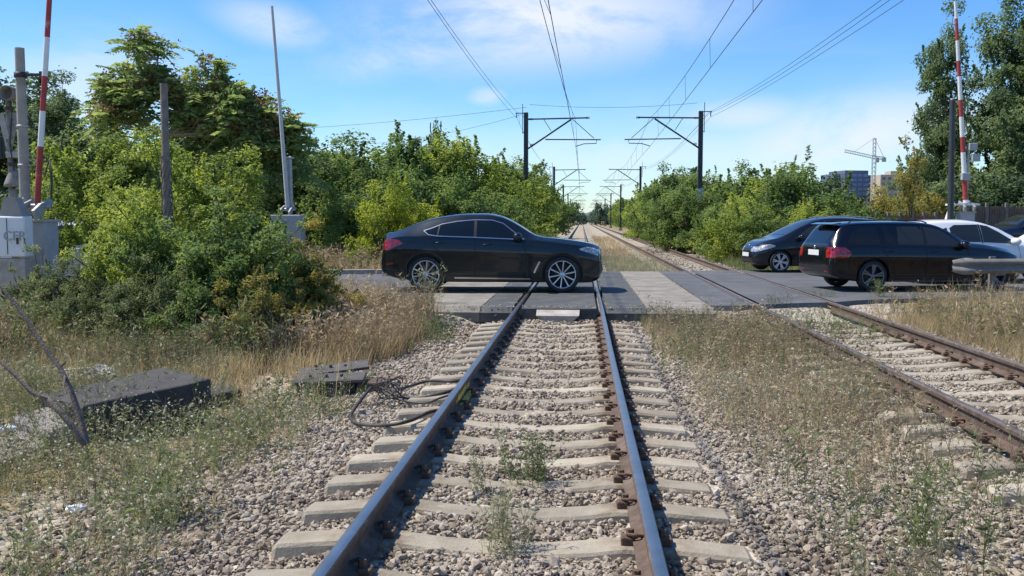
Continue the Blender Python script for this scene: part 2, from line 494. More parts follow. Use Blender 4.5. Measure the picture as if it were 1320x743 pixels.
def mat_ground():
    """one sheet: attributes 'ballast' (gravel), 'sand' (pale sandy apron), 'dry' (dry grass litter)"""
    m, nt, b = new_mat('ground')
    tc = N(nt, 'ShaderNodeTexCoord')
    L = nt.links.new

    def noise(scale, detail=8, rough=0.6):
        n = N(nt, 'ShaderNodeTexNoise'); n.inputs['Scale'].default_value = scale; n.inputs['Detail'].default_value = detail
        n.inputs['Roughness'].default_value = rough; L(tc.outputs['Object'], n.inputs['Vector']); return n
    v = N(nt, 'ShaderNodeTexVoronoi'); v.inputs['Scale'].default_value = 17; L(tc.outputs['Object'], v.inputs['Vector'])
    sep = N(nt, 'ShaderNodeSeparateColor'); L(v.outputs['Color'], sep.inputs[0])
    gcol = ramp(nt, [(0.0, (0.265, 0.222, 0.17)), (0.45, (0.36, 0.313, 0.243)), (0.8, (0.43, 0.382, 0.305)), (1.0, (0.49, 0.445, 0.365))])
    L(sep.outputs[0], gcol.inputs['Fac'])
    # soil
    n1 = noise(1.3); soil = ramp(nt, [(0.3, (0.15, 0.12, 0.08)), (0.7, (0.26, 0.215, 0.15))]); L(n1.outputs['Fac'], soil.inputs['Fac'])
    n2 = noise(9, 10, 0.7); dry = ramp(nt, [(0.3, (0.17, 0.135, 0.07)), (0.55, (0.29, 0.235, 0.125)), (0.75, (0.38, 0.31, 0.18))]); L(n2.outputs['Fac'], dry.inputs['Fac'])
    n3 = noise(5, 10, 0.7); sand = ramp(nt, [(0.3, (0.40, 0.355, 0.28)), (0.7, (0.52, 0.47, 0.385))]); L(n3.outputs['Fac'], sand.inputs['Fac'])

    def mixattr(a, bcol, name, soft=0.25):
        at = N(nt, 'ShaderNodeAttribute', attribute_name=name)
        nn = noise(3.2, 8, 0.7)
        ad = N(nt, 'ShaderNodeMath', operation='MULTIPLY_ADD'); ad.inputs[1].default_value = 1.1; ad.inputs[2].default_value = -0.55
        L(nn.outputs['Fac'], ad.inputs[0])
        sm = N(nt, 'ShaderNodeMath', operation='ADD'); L(at.outputs['Fac'], sm.inputs[0]); L(ad.outputs[0], sm.inputs[1])
        mr = N(nt, 'ShaderNodeMapRange'); mr.inputs[1].default_value = 0.5 - soft / 2; mr.inputs[2].default_value = 0.5 + soft / 2
        L(sm.outputs[0], mr.inputs[0])
        mx = N(nt, 'ShaderNodeMix', data_type='RGBA'); L(mr.outputs[0], mx.inputs['Factor']); L(a, mx.inputs[6]); L(bcol, mx.inputs[7])
        return mx.outputs[2]
    c = mixattr(soil.outputs['Color'], dry.outputs['Color'], 'dry')
    c = mixattr(c, gcol.outputs['Color'], 'ballast')
    c = mixattr(c, sand.outputs['Color'], 'sand')
    L(c, b.inputs['Base Color'])
    b.inputs['Roughness'].default_value = 0.97; b.inputs['Specular IOR Level'].default_value = 0.15
    bp = N(nt, 'ShaderNodeBump'); bp.inputs['Strength'].default_value = 0.9; bp.inputs['Distance'].default_value = 0.03
    inv = N(nt, 'ShaderNodeMath', operation='SUBTRACT'); inv.inputs[0].default_value = 1.0; L(v.outputs['Distance'], inv.inputs[1])
    L(inv.outputs[0], bp.inputs['Height']); L(bp.outputs['Normal'], b.inputs['Normal'])
    return m


M['ground'] = mat_ground()


def mat_asphalt():
    m, nt, b = new_mat('old_asphalt')
    tc = N(nt, 'ShaderNodeTexCoord'); L = nt.links.new

    def noise(scale, detail=8, rough=0.6):
        n = N(nt, 'ShaderNodeTexNoise'); n.inputs['Scale'].default_value = scale; n.inputs['Detail'].default_value = detail
        n.inputs['Roughness'].default_value = rough; L(tc.outputs['Object'], n.inputs['Vector']); return n
    n1 = noise(0.7, 6, 0.6); r1 = ramp(nt, [(0.35, (0.078, 0.082, 0.088)), (0.65, (0.125, 0.128, 0.132))]); L(n1.outputs['Fac'], r1.inputs['Fac'])
    n2 = noise(60, 4, 0.7); r2 = ramp(nt, [(0.35, (0.7, 0.7, 0.7)), (0.7, (1.25, 1.25, 1.22))]); L(n2.outputs['Fac'], r2.inputs['Fac'])
    mx = N(nt, 'ShaderNodeMix', data_type='RGBA', blend_type='MULTIPLY'); mx.inputs['Factor'].default_value = 1
    L(r1.outputs['Color'], mx.inputs[6]); L(r2.outputs['Color'], mx.inputs[7])
    n3 = noise(2.2, 10, 0.75); r3 = ramp(nt, [(0.56, (0, 0, 0)), (0.7, (1, 1, 1))]); L(n3.outputs['Fac'], r3.inputs['Fac'])
    mul = N(nt, 'ShaderNodeMath', operation='MULTIPLY'); mul.inputs[1].default_value = 0.5; L(r3.outputs['Color'], mul.inputs[0])
    m2 = N(nt, 'ShaderNodeMix', data_type='RGBA'); L(mul.outputs[0], m2.inputs['Factor']); L(mx.outputs[2], m2.inputs[6]); m2.inputs[7].default_value = (0.27, 0.25, 0.215, 1)
    L(m2.outputs[2], b.inputs['Base Color'])
    b.inputs['Roughness'].default_value = 0.85
    bp = N(nt, 'ShaderNodeBump'); bp.inputs['Strength'].default_value = 0.3; bp.inputs['Distance'].default_value = 0.01
    L(n2.outputs['Fac'], bp.inputs['Height']); L(bp.outputs['Normal'], b.inputs['Normal'])
    return m


M['asphalt'] = mat_asphalt()

# ------------------------------------------------------------------ light, sky
SUN_DIR = Vector((-0.74, 0.10, 1.15)).normalized()      # towards the sun: left and a little ahead, high
sl = bpy.data.lights.new('sun', 'SUN')
sl.energy = 4.5; sl.angle = rad(0.53); sl.color = (1.0, 0.92, 0.80)
so = bpy.data.objects.new('sun', sl); COL.objects.link(so)
so.rotation_euler = SUN_DIR.to_track_quat('Z', 'Y').to_euler()
elev = math.asin(SUN_DIR.z)
azim = math.atan2(SUN_DIR.x, SUN_DIR.y)

W = bpy.data.worlds.new('World'); SC.world = W; W.use_nodes = True
nt = W.node_tree; L = nt.links.new
for n in list(nt.nodes): nt.nodes.remove(n)
wo = N(nt, 'ShaderNodeOutputWorld')
sky = N(nt, 'ShaderNodeTexSky', sky_type='NISHITA'); sky.sun_disc = False
sky.sun_elevation = elev; sky.sun_rotation = azim
sky.altitude = 80; sky.air_density = 1.0; sky.dust_density = 0.2; sky.ozone_density = 2.0
bg = N(nt, 'ShaderNodeBackground'); bg.inputs['Strength'].default_value = 0.118
hsv = N(nt, 'ShaderNodeHueSaturation'); hsv.inputs['Saturation'].default_value = 1.27
tn = N(nt, 'ShaderNodeMix', data_type='RGBA', blend_type='MULTIPLY'); tn.inputs['Factor'].default_value = 1; tn.inputs[7].default_value = (0.74, 0.925, 1.13, 1)
L(sky.outputs['Color'], hsv.inputs['Color']); L(hsv.outputs['Color'], tn.inputs[6]); L(tn.outputs[2], bg.inputs['Color'])
tc = N(nt, 'ShaderNodeTexCoord')
sx = N(nt, 'ShaderNodeSeparateXYZ'); L(tc.outputs['Generated'], sx.inputs[0])
zc = N(nt, 'ShaderNodeMath', operation='MAXIMUM'); zc.inputs[1].default_value = 0.0; L(sx.outputs['Z'], zc.inputs[0])
za = N(nt, 'ShaderNodeMath', operation='ADD'); za.inputs[1].default_value = 0.10; L(zc.outputs[0], za.inputs[0])
dx = N(nt, 'ShaderNodeMath', operation='DIVIDE'); L(sx.outputs['X'], dx.inputs[0]); L(za.outputs[0], dx.inputs[1])
dy = N(nt, 'ShaderNodeMath', operation='DIVIDE'); L(sx.outputs['Y'], dy.inputs[0]); L(za.outputs[0], dy.inputs[1])
cb = N(nt, 'ShaderNodeCombineXYZ'); L(dx.outputs[0], cb.inputs[0]); L(dy.outputs[0], cb.inputs[1])
# high thin cloud, drawn out sideways
mp = N(nt, 'ShaderNodeMapping'); mp.inputs['Scale'].default_value = (0.55, 1.0, 1); mp.inputs['Location'].default_value = (2.33, 0.4, 0.0)
mp.inputs['Rotation'].default_value = (0, 0, rad(-12))
L(cb.outputs[0], mp.inputs['Vector'])
cn = N(nt, 'ShaderNodeTexNoise'); cn.inputs['Scale'].default_value = 1.1; cn.inputs['Detail'].default_value = 9; cn.inputs['Roughness'].default_value = 0.55
cn.inputs['Distortion'].default_value = 0.35
L(mp.outputs['Vector'], cn.inputs['Vector'])
cr = ramp(nt, [(0.50, (0, 0, 0)), (0.68, (0.10, 0.10, 0.10)), (0.85, (0.35, 0.35, 0.35))]); L(cn.outputs['Fac'], cr.inputs['Fac'])
# low bank of haze-white cloud near the horizon
n2 = N(nt, 'ShaderNodeTexNoise'); n2.inputs['Scale'].default_value = 5.0; n2.inputs['Detail'].default_value = 8; n2.inputs['Roughness'].default_value = 0.55
m2 = N(nt, 'ShaderNodeMapping'); m2.inputs['Scale'].default_value = (1, 1, 2.6); m2.inputs['Location'].default_value = (0.6, 0.2, 0.1)
L(tc.outputs['Generated'], m2.inputs['Vector']); L(m2.outputs['Vector'], n2.inputs['Vector'])
r2 = ramp(nt, [(0.40, (0, 0, 0)), (0.62, (1, 1, 1))]); L(n2.outputs['Fac'], r2.inputs['Fac'])
hz = ramp(nt, [(0.0, (.65, .65, .65)), (0.05, (0.45, 0.45, 0.45)), (0.10, (0.22, 0.22, 0.22)), (0.17, (0.0, 0.0, 0.0))]); L(zc.outputs[0], hz.inputs['Fac'])
hm = N(nt, 'ShaderNodeMath', operation='MULTIPLY'); L(r2.outputs['Color'], hm.inputs[0]); L(hz.outputs['Color'], hm.inputs[1])
mxc = N(nt, 'ShaderNodeMath', operation='MAXIMUM'); L(cr.outputs['Color'], mxc.inputs[0]); L(hm.outputs[0], mxc.inputs[1])
# named cloud patches, each at its own direction in the sky
cur = mxc.outputs[0]
pn = N(nt, 'ShaderNodeTexNoise'); pn.inputs['Scale'].default_value = 7.0; pn.inputs['Detail'].default_value = 10; pn.inputs['Roughness'].default_value = 0.6; pn.inputs['Distortion'].default_value = 0.3
pm = N(nt, 'ShaderNodeMapping'); pm.inputs['Scale'].default_value = (1, 1, 2.4); L(tc.outputs['Generated'], pm.inputs['Vector']); L(pm.outputs['Vector'], pn.inputs['Vector'])
pr_ = ramp(nt, [(0.28, (0, 0, 0)), (0.52, (1, 1, 1))]); L(pn.outputs['Fac'], pr_.inputs['Fac'])
for (px, py, a_, b_, rot, amt) in ((700, 24, .16, .044, 4, 1.1), (560, 62, .10, .022, 10, .7), (850, 205, .28, .03, 0, .55), (1095, 178, .12, .035, 8, 1.0), (960, 150, .06, .016, 0, .7), (110, 118, .09, .05, 12, .65), (355, 32, .05, .018, -12, .7), (626, 124, .016, .008, 0, .8), (460, 215, .22, .03, 0, .55)):
    d = (_F * FPX + _R * (px - 660) + _U * (371.5 - py)).normalized()
    hr = Vector((d.y, -d.x, 0)).normalized(); vu = hr.cross(d).normalized()
    c_, s_ = math.cos(rad(rot)), math.sin(rad(rot))
    e1 = hr * c_ + vu * s_; e2 = vu * c_ - hr * s_
    du = N(nt, 'ShaderNodeVectorMath', operation='DOT_PRODUCT'); du.inputs[1].default_value = e1 / a_; L(tc.outputs['Generated'], du.inputs[0])
    dv = N(nt, 'ShaderNodeVectorMath', operation='DOT_PRODUCT'); dv.inputs[1].default_value = e2 / b_; L(tc.outputs['Generated'], dv.inputs[0])
    df = N(nt, 'ShaderNodeVectorMath', operation='DOT_PRODUCT'); df.inputs[1].default_value = d; L(tc.outputs['Generated'], df.inputs[0])
    cv = N(nt, 'ShaderNodeCombineXYZ'); L(du.outputs['Value'], cv.inputs[0]); L(dv.outputs['Value'], cv.inputs[1])
    ln = N(nt, 'ShaderNodeVectorMath', operation='LENGTH'); L(cv.outputs[0], ln.inputs[0])
    mr = N(nt, 'ShaderNodeMapRange', interpolation_type='SMOOTHSTEP'); mr.inputs[1].default_value = 1.8; mr.inputs[2].default_value = 0.0; mr.inputs[4].default_value = amt; L(ln.outputs['Value'], mr.inputs[0])
    st_ = N(nt, 'ShaderNodeMath', operation='GREATER_THAN'); st_.inputs[1].default_value = 0.0; L(df.outputs['Value'], st_.inputs[0])
    m_a = N(nt, 'ShaderNodeMath', operation='MULTIPLY'); L(mr.outputs[0], m_a.inputs[0]); L(st_.outputs[0], m_a.inputs[1])
    m_b = N(nt, 'ShaderNodeMath', operation='MULTIPLY'); L(m_a.outputs[0], m_b.inputs[0]); L(pr_.outputs['Color'], m_b.inputs[1])
    m_c = N(nt, 'ShaderNodeMath', operation='MAXIMUM'); L(cur, m_c.inputs[0]); L(m_b.outputs[0], m_c.inputs[1]); cur = m_c.outputs[0]
mk = N(nt, 'ShaderNodeMath', operation='MULTIPLY', use_clamp=True); mk.inputs[1].default_value = 0.88; L(cur, mk.inputs[0])
cbk = N(nt, 'ShaderNodeBackground'); cbk.inputs['Color'].default_value = (0.86, 0.92, 1.0, 1); cbk.inputs['Strength'].default_value = 0.74
ms = N(nt, 'ShaderNodeMixShader'); L(mk.outputs[0], ms.inputs[0]); L(bg.outputs[0], ms.inputs[1]); L(cbk.outputs[0], ms.inputs[2])
L(ms.outputs[0], wo.inputs['Surface'])

SC.view_settings.view_transform = 'Standard'; SC.view_settings.look = 'None'
SC.view_settings.exposure = 0.46; SC.view_settings.gamma = 1.0; SC.view_settings.use_curve_mapping = False
# ================================================================== terrain
C1, C2 = -0.397, 4.0                    # track centre lines
RAILS = (C1 - 0.7525, C1 + 0.7525, C2 - 0.7525, C2 + 0.7525)


def road_near(x):
    return np.interp(x, [-80, -14, -3, 3, 7, 14, 80], [9.5, 15.6, 16.75, 17.25, 19.3, 21.0, 34.5])


def road_far(x):
    return np.interp(x, [-80, -14, 0, 6, 14, 80], [12.5, 24.6, 28.2, 29.7, 31.6, 46])


def road_z(x):
    return 0.45 * sstep(11, 19, x) + 0.25 * sstep(-12, -25, x)


def ground_z(x, y, noise=True):
    x = np.asarray(x, dtype=float); y = np.asarray(y, dtype=float)
    # cross profile of the railway formation
    prof = np.interp(x, [-400, -40, -12, -6.0, -3.6, -2.2, -1.75, -1.1, 0.3, 0.95, 1.9, 2.7, 3.2, 4.8, 5.6, 6.8, 12, 40, 400],
                     [0.3, 0.2, -0.15, -0.45, -0.50, -0.34, -0.31, -0.235, -0.235, -0.25, -0.33, -0.30, -0.24, -0.24, -0.27, -0.33, -0.2, 0.3, 0.6])
    near = road_near(x); far = road_far(x)
    side = sstep(1.8, 4.5, np.abs(x - 1.8) - 1.5)
    edge = np.where(y < 22, near - y, y - far)      # distance outside the road
    out_w = 0.25 + 4.0 * side
    t = sstep(0.0, 1.0, np.clip(edge - 0.05, 0, None) / out_w)
    z = (road_z(x) - 0.09) * (1 - t) + prof * t
    # pale gravel heap left of the track
    z = z + 0.16 * np.exp(-(((x + 3.25) / 0.75) ** 2 + ((y - 11.2) / 0.9) ** 2))
    if noise:
        amp = 0.018 + 0.05 * side
        z = z + amp * t * (vnoise(x * 1.3, y * 1.3) + 0.6 * vnoise(x * 3.1 + 7, y * 3.1))
    # the line drops away gently far off
    z = z - 0.0 * y
    return z


def axis(a, b, step, lo, hi, g=1.18):
    c = list(np.arange(a, b + 1e-6, step))
    s = step; p = b
    while p < hi: s *= g; p = min(p + s, hi); c.append(p)
    s = step; p = a; pre = []
    while p > lo: s *= g; p = max(p - s, lo); pre.append(p)
    return np.array(pre[::-1] + c)


gx = axis(-9, 9, 0.14, -1500, 1500); gy = axis(1.0, 31, 0.14, -60, 3000)
GX, GY = np.meshgrid(gx, gy)
GZ = ground_z(GX, GY)
V = np.stack([GX, GY, GZ], -1).reshape(-1, 3)
nx = len(gx); ny = len(gy)
ii = (np.arange(ny - 1)[:, None] * nx + np.arange(nx - 1)[None]).ravel()
Fq = np.stack([ii, ii + 1, ii + nx + 1, ii + nx], -1)
X = V[:, 0]; Y = V[:, 1]
ball = sstep(-3.6, -2.3, X) * (1 - sstep(5.6, 6.6, X))
ball = np.maximum(ball, np.exp(-(((X + 3.2) / 0.9) ** 2 + ((Y - 11.2) / 1.3) ** 2)))
ball *= np.where(Y > 16, 1.0, 1.0)
near_fg = np.clip(1 - (Y - 7.0) / 3.0, 0, 1) * sstep(-5.5, -3.0, X) * 0.75
ball = np.clip(np.maximum(ball, near_fg), 0, 1)
sand = np.exp(-(((X - 5.2) / 2.1) ** 2 + ((Y - (17.4 + 0.32 * (X - 5.2))) / 0.9) ** 2)) * 1.0
sand = np.maximum(sand, 0.75 * np.exp(-(((Y - road_near(X)) / 0.5) ** 2)) * (X < -2))
sand = np.maximum(sand, 0.8 * np.exp(-(((Y - road_far(X) - 0.5) / 0.5) ** 2)))
sand = np.maximum(sand, 0.62 * np.exp(-(((X + 3.25) / 0.8) ** 2 + ((Y - 11.3) / 0.9) ** 2)))
dry = np.clip(0.75 + 0.3 * vnoise(X * 0.4, Y * 0.4), 0, 1)
me = tri_mesh('ground', V, Fq, attrs={'ballast': ball, 'sand': sand, 'dry': dry}, smooth=True)
g = link_mesh('ground', me, M['ground']); tag(g, kind='structure')

# ------------------------------------------------------------------ road (asphalt sheets either side of and between the crossing panels)
def road_sheet(x0, x1, xs_step=0.5):
    xs = np.unique(np.concatenate([np.arange(x0, x1, xs_step), [x1]]))
    mb = MB(); n = 8
    vs = []
    for x in xs:
        a, b = float(road_near(x)), float(road_far(x))
        if -2.0 < x < 6.2: pass
        for k in range(n + 1):
            t = k / n
            wob = 0.10 * vnoise(x * 1.7 + 3, 5.0 + k) if k in (0, n) else 0
            vs.append((x, a + (b - a) * t + wob, float(road_z(x)) - 0.004))
    m = n + 1
    fs = [[i * m + k, (i + 1) * m + k, (i + 1) * m + k + 1, i * m + k + 1] for i in range(len(xs) - 1) for k in range(n)]
    # edge skirt so the asphalt has thickness
    b = len(vs)
    sk = []
    for i in range(len(xs)):
        p = vs[i * m]; sk.append((p[0], p[1] - 0.05, p[2] - 0.16))
    fs2 = [[i * m, b + i, b + i + 1, (i + 1) * m] for i in range(len(xs) - 1)]
    mb.add(vs + sk, fs + fs2)
    return mb.build('road', M['asphalt'])


PX = (-3.35, -1.80, -1.235, -1.055, 0.265, 0.445, 1.16, 2.32)   # panel bounds across the main track
for (a, b) in ((-70, -3.37), (2.34, RAILS[2] - 0.07), (RAILS[2] + 0.09, RAILS[3] - 0.09), (RAILS[3] + 0.07, 70)):
    tag(road_sheet(a, b), kind='structure')

# far kerb of the road on the left (pale line behind the car)
mb = MB()
for x in np.arange(-16, -4.2, 1.0):
    y = float(road_far(x + 0.5)) + 0.18
    mb.box((x + 0.5, y, float(road_z(x)) + 0.02), (0.985, 0.16, 0.2), Matrix.Rotation(math.atan(0.257), 3, 'Z'), bevel=0.015)
k = mb.build('kerb', M['concrete']); tag(k, kind='structure')

# ------------------------------------------------------------------ crossing panels
NP = 4
def crossing_column(x0, x1, name, mat, label, group, bevel_front=True):
    ya0 = 16.45; yb0 = 28.4
    y0 = ya0 + 0.06 * max(0.0, 0) ; step = (yb0 - ya0) / NP
    for k in range(NP):
        a = ya0 + k * step; b = a + step - 0.015
        mb = MB()
        dz = 0.004 * math.sin(k * 2.3 + x0)
        zt = 0.0 + dz
        f = 0.16 if (k == 0 and bevel_front) else 0.012
        drop = 0.09 if (k == 0 and bevel_front) else 0.01
        zb = -0.26
        c = 0.01
        prof = [(a, zb), (a, zt - drop), (a + f, zt), (b - c, zt), (b, zt - c), (b, zb)]
        n = len(prof)
        vs = [(x0, p[0], p[1]) for p in prof] + [(x1, p[0], p[1]) for p in prof]
        fs = [list(range(n)), list(range(2 * n - 1, n - 1, -1))] + [[i, n + i, n + (i + 1) % n, (i + 1) % n] for i in range(n)]
        mb.add(vs, fs)
        if k == 0 and bevel_front and mat == 'rubber_panel':       # lifting eye in the front face
            mb.lathe([(0.0, -0.012), (0.035, -0.012), (0.035, 0.004)], ((x0 + x1) / 2, a, zt - 0.15), 'y', 12)
        o = mb.build(name, M[mat])
        tag(o, label, 'crossing panel', group)


crossing_column(PX[0], PX[1] - 0.012, 'concrete_crossing_panel', 'panel_concrete', 'pale concrete slab in the road left of the main track', 'concrete slabs left of the main track')
crossing_column(PX[1], PX[2], 'rubber_crossing_panel', 'rubber_panel', 'dark grey crossing panel outside the left rail of the main track', 'dark panels outside the left rail')
crossing_column(PX[3], PX[4], 'rubber_crossing_panel', 'rubber_panel', 'dark grey crossing panel between the two rails of the main track', 'dark panels between the main rails', False)
crossing_column(PX[5], PX[6] - 0.012, 'rubber_crossing_panel', 'rubber_panel', 'dark grey crossing panel outside the right rail of the main track', 'dark panels outside the right rail')
crossing_column(PX[6], PX[7], 'concrete_crossing_panel', 'panel_concrete', 'pale concrete slab in the road right of the main track', 'concrete slabs right of the main track')

# sloping deflector block at the end of the middle panel
mb = MB()
poly = [(-0.79, 0.0), (-0.03, 0.0), (-0.17, -0.135), (-0.62, -0.135)]
y0, y1 = 16.06, 16.44
vs = [(x, y1, -0.03 + z * 1.1) for x, z in poly] + [(x * 0.98 - 0.01, y0, -0.10 + z * 0.9) for x, z in poly]
mb.add(vs, [[0, 1, 2, 3], [7, 6, 5, 4]] + [[i, 4 + i, 4 + (i + 1) % 4, (i + 1) % 4] for i in range(4)])
o = mb.build('deflector_block', M['concrete'])
tag(o, 'pale trapezoid concrete block between the rails at the front edge of the crossing', 'concrete block')

# ------------------------------------------------------------------ rails
RP = [(-0.075, -0.172), (0.075, -0.172), (0.075, -0.160), (0.028, -0.145), (0.011, -0.128), (0.0085, -0.085), (0.011, -0.060), (0.034, -0.043),
      (0.036, -0.012), (0.030, -0.004), (0.018, 0.0), (-0.018, 0.0), (-0.030, -0.004), (-0.036, -0.012), (-0.034, -0.043), (-0.011, -0.060), (-0.0085, -0.085), (-0.011, -0.128), (-0.028, -0.145), (-0.075, -0.160)]


def rail(xc, label, top):
    ys = [-3, 0, 2, 4, 6, 8, 10, 12, 14, 16, 18, 22, 28, 34, 45, 60, 80, 110, 150, 220, 320, 480]
    root = None
    mb = MB(); n = len(RP); vs = []; fs = []; ms = []
    for y in ys:
        w = 0.004 * math.sin(y * 0.45 + xc) if y < 40 else 0
        for (x, z) in RP: vs.append((xc + x + w, y, z))
    mb.v = vs
    for i in range(len(ys) - 1):
        for k in range(n):
            k2 = (k + 1) % n
            mb.f.append([i * n + k, i * n + k2, (i + 1) * n + k2, (i + 1) * n + k])
            mb.m.append(1 if 8 < k < 13 and k in (9, 10, 11) else 0); mb.s.append(True)
    mb.f.append(list(range(n))); mb.m.append(0); mb.s.append(False)
    o = mb.build('rail', [M['rust'], top], sharp=rad(28))
    tag(o, label, 'rail')
    return o


r1 = rail(RAILS[0], 'left rail of the main track, bright worn head, patch of yellow paint', M['rail_top'])
r2 = rail(RAILS[1], 'right rail of the main track with a bright blue-grey polished head', M['rail_top'])
r3 = rail(RAILS[2], 'brown rusty left rail of the second track on the right', M['rail_top_dull'])
r4 = rail(RAILS[3], 'brown rusty right rail of the second track beside the golden grass', M['rail_top_dull'])
# yellow paint mark on the inner web of the left rail
mb = MB()
for (a, b, zlo, zhi) in ((8.35, 9.35, -0.128, -0.087), (8.5, 9.1, -0.085, -0.062)):
    mb.add([(RAILS[0] + 0.0135, a, zlo), (RAILS[0] + 0.0135, b, zlo), (RAILS[0] + 0.0125, b, zhi), (RAILS[0] + 0.0125, a, zhi)], [[0, 1, 2, 3]])
mb.add([(RAILS[0] + 0.077, 8.4, -0.158), (RAILS[0] + 0.077, 9.3, -0.158), (RAILS[0] + 0.03, 9.3, -0.1425), (RAILS[0] + 0.03, 8.4, -0.1425)], [[0, 1, 2, 3]])
mb.build('paint_mark', M['yellow_paint'], r1)

# ------------------------------------------------------------------ sleepers
def sleeper_mesh(seed):
    r = random.Random(seed)
    xs = [-1.30, -1.27, -1.05, -0.92, -0.60, -0.45, -0.2, 0, 0.2, 0.45, 0.60, 0.92, 1.05, 1.27, 1.30]
    zt = [-0.235, -0.212, -0.195, -0.184, -0.184, -0.205, -0.225, -0.23, -0.225, -0.205, -0.184, -0.184, -0.195, -0.212, -0.235]
    vs = []; fs = []
    for x, z in zip(xs, zt):
        j = lambda a=0.004: r.uniform(-a, a)
        wt = 0.098 if abs(x) < 1.29 else 0.085
        wb = 0.145
        c = 0.014
        vs += [(x, -wb + j(), -0.42), (x, -wt - c + j(), z - c * 1.3), (x, -wt + j(), z + j(0.002)), (x, wt + j(), z + j(0.002)), (x, wt + c + j(), z - c * 1.3), (x, wb + j(), -0.42)]
    for i in range(len(xs) - 1):
        for k in range(5):
            fs.append([i * 6 + k, i * 6 + k + 1, (i + 1) * 6 + k + 1, (i + 1) * 6 + k])
    fs.append(list(range(6))); fs.append([(len(xs) - 1) * 6 + k for k in range(5, -1, -1)])
    mb = MB(); mb.add(vs, fs)
    o = mb.build('sleeper', M['sleeper'])
    me = o.data; bpy.data.objects.remove(o)
    return me


def clip_mesh():
    mb = MB()
    pts = []
    # bent spring clip: a loop pressed on the rail foot, plus its cast shoulder
    for t in np.linspace(0, 1, 12):
        a = t * 1.55 * math.pi - 0.3
        pts.append((0.045 * math.cos(a) - 0.01, 0.05 * math.sin(a), 0.022 + 0.022 * math.sin(t * math.pi * 1.5)))
    mb.tube(pts, 0.0105, 6)
    mb.box((0.035, 0, 0.0), (0.07, 0.085, 0.05), bevel=0.008)
    mb.lathe([(0.0, 0.062), (0.02, 0.062), (0.022, 0.05), (0.022, 0.02)], (0.02, 0.0, 0), 'z', 6, smooth=False)
    o = mb.build('rail_clip', M['rust_light'])
    me = o.data; bpy.data.objects.remove(o)
    return me


SLM = [sleeper_mesh(s) for s in range(5)]
CLM = clip_mesh()
sleeper_rows = []


def sleeper(xc, y, label, group, clips=True):
    o = bpy.data.objects.new('sleeper', random.choice(SLM)); COL.objects.link(o)
    o.location = (xc + random.uniform(-0.03, 0.03), y, random.uniform(-0.006, 0.004)); o.rotation_euler = (0, random.uniform(-0.004, 0.004), random.uniform(-0.012, 0.012))
    tag(o, label, 'sleeper', group)
    if clips:
        for s in (-1, 1):
            for t in (-1, 1):
                c = bpy.data.objects.new('rail_clip', CLM); COL.objects.link(c); c.parent = o
                c.location = (s * 0.7525 + t * 0.066 + (xc - o.location.x), random.uniform(-0.01, 0.01), -0.165)
                c.rotation_euler = (0, 0, 0 if t > 0 else math.pi)
    sleeper_rows.append((xc, y))
    return o


y = 1.42
while y < 16.2:
    sleeper(C1, y, 'pale concrete sleeper under the main track in front of the crossing', 'sleepers of the main track before the crossing')
    y += 0.593 + random.uniform(-0.02, 0.02)
y = 4.4
while y < 15.6:
    sleeper(C2, y, 'concrete sleeper under the rusty second track in front of the crossing', 'sleepers of the second track before the crossing')
    y += 0.6 + random.uniform(-0.03, 0.03)
for k in range(60):
    sleeper(C1, 29.2 + 0.6 * k, 'concrete sleeper under the main track beyond the crossing', 'sleepers of the main track beyond the crossing', False)
for k in range(60):
    sleeper(C2, 30.4 + 0.6 * k, 'concrete sleeper under the second track beyond the crossing', 'sleepers of the second track beyond the crossing', False)

# ------------------------------------------------------------------ ballast stones
def stone_proto(seed):
    r = np.random.default_rng(seed)
    bm = bmesh.new(); bmesh.ops.create_icosphere(bm, subdivisions=1, radius=0.5)
    bm.verts.index_update()
    V = np.array([v.co[:] for v in bm.verts]); Fc = np.array([[v.index for v in f.verts] for f in bm.faces]); bm.free()
    V = V * r.uniform(0.72, 1.2, (len(V), 1))
    # chop with a few planes for crushed-rock facets
    for _ in range(5):
        n = r.normal(size=3); n /= np.linalg.norm(n); d = r.uniform(0.26, 0.4)
        over = np.clip(V @ n - d, 0, None); V = V - over[:, None] * n
    V = V * np.array([1.0, r.uniform(0.65, 0.95), r.uniform(0.5, 0.75)])
    a = r.normal(0, 0.4, 2)
    V[:, 2] += V[:, 0] * a[0] * 0.4 + V[:, 1] * a[1] * 0.4
    return V, Fc, np.zeros(len(Fc), int)


SP = [stone_proto(s) for s in range(14)]


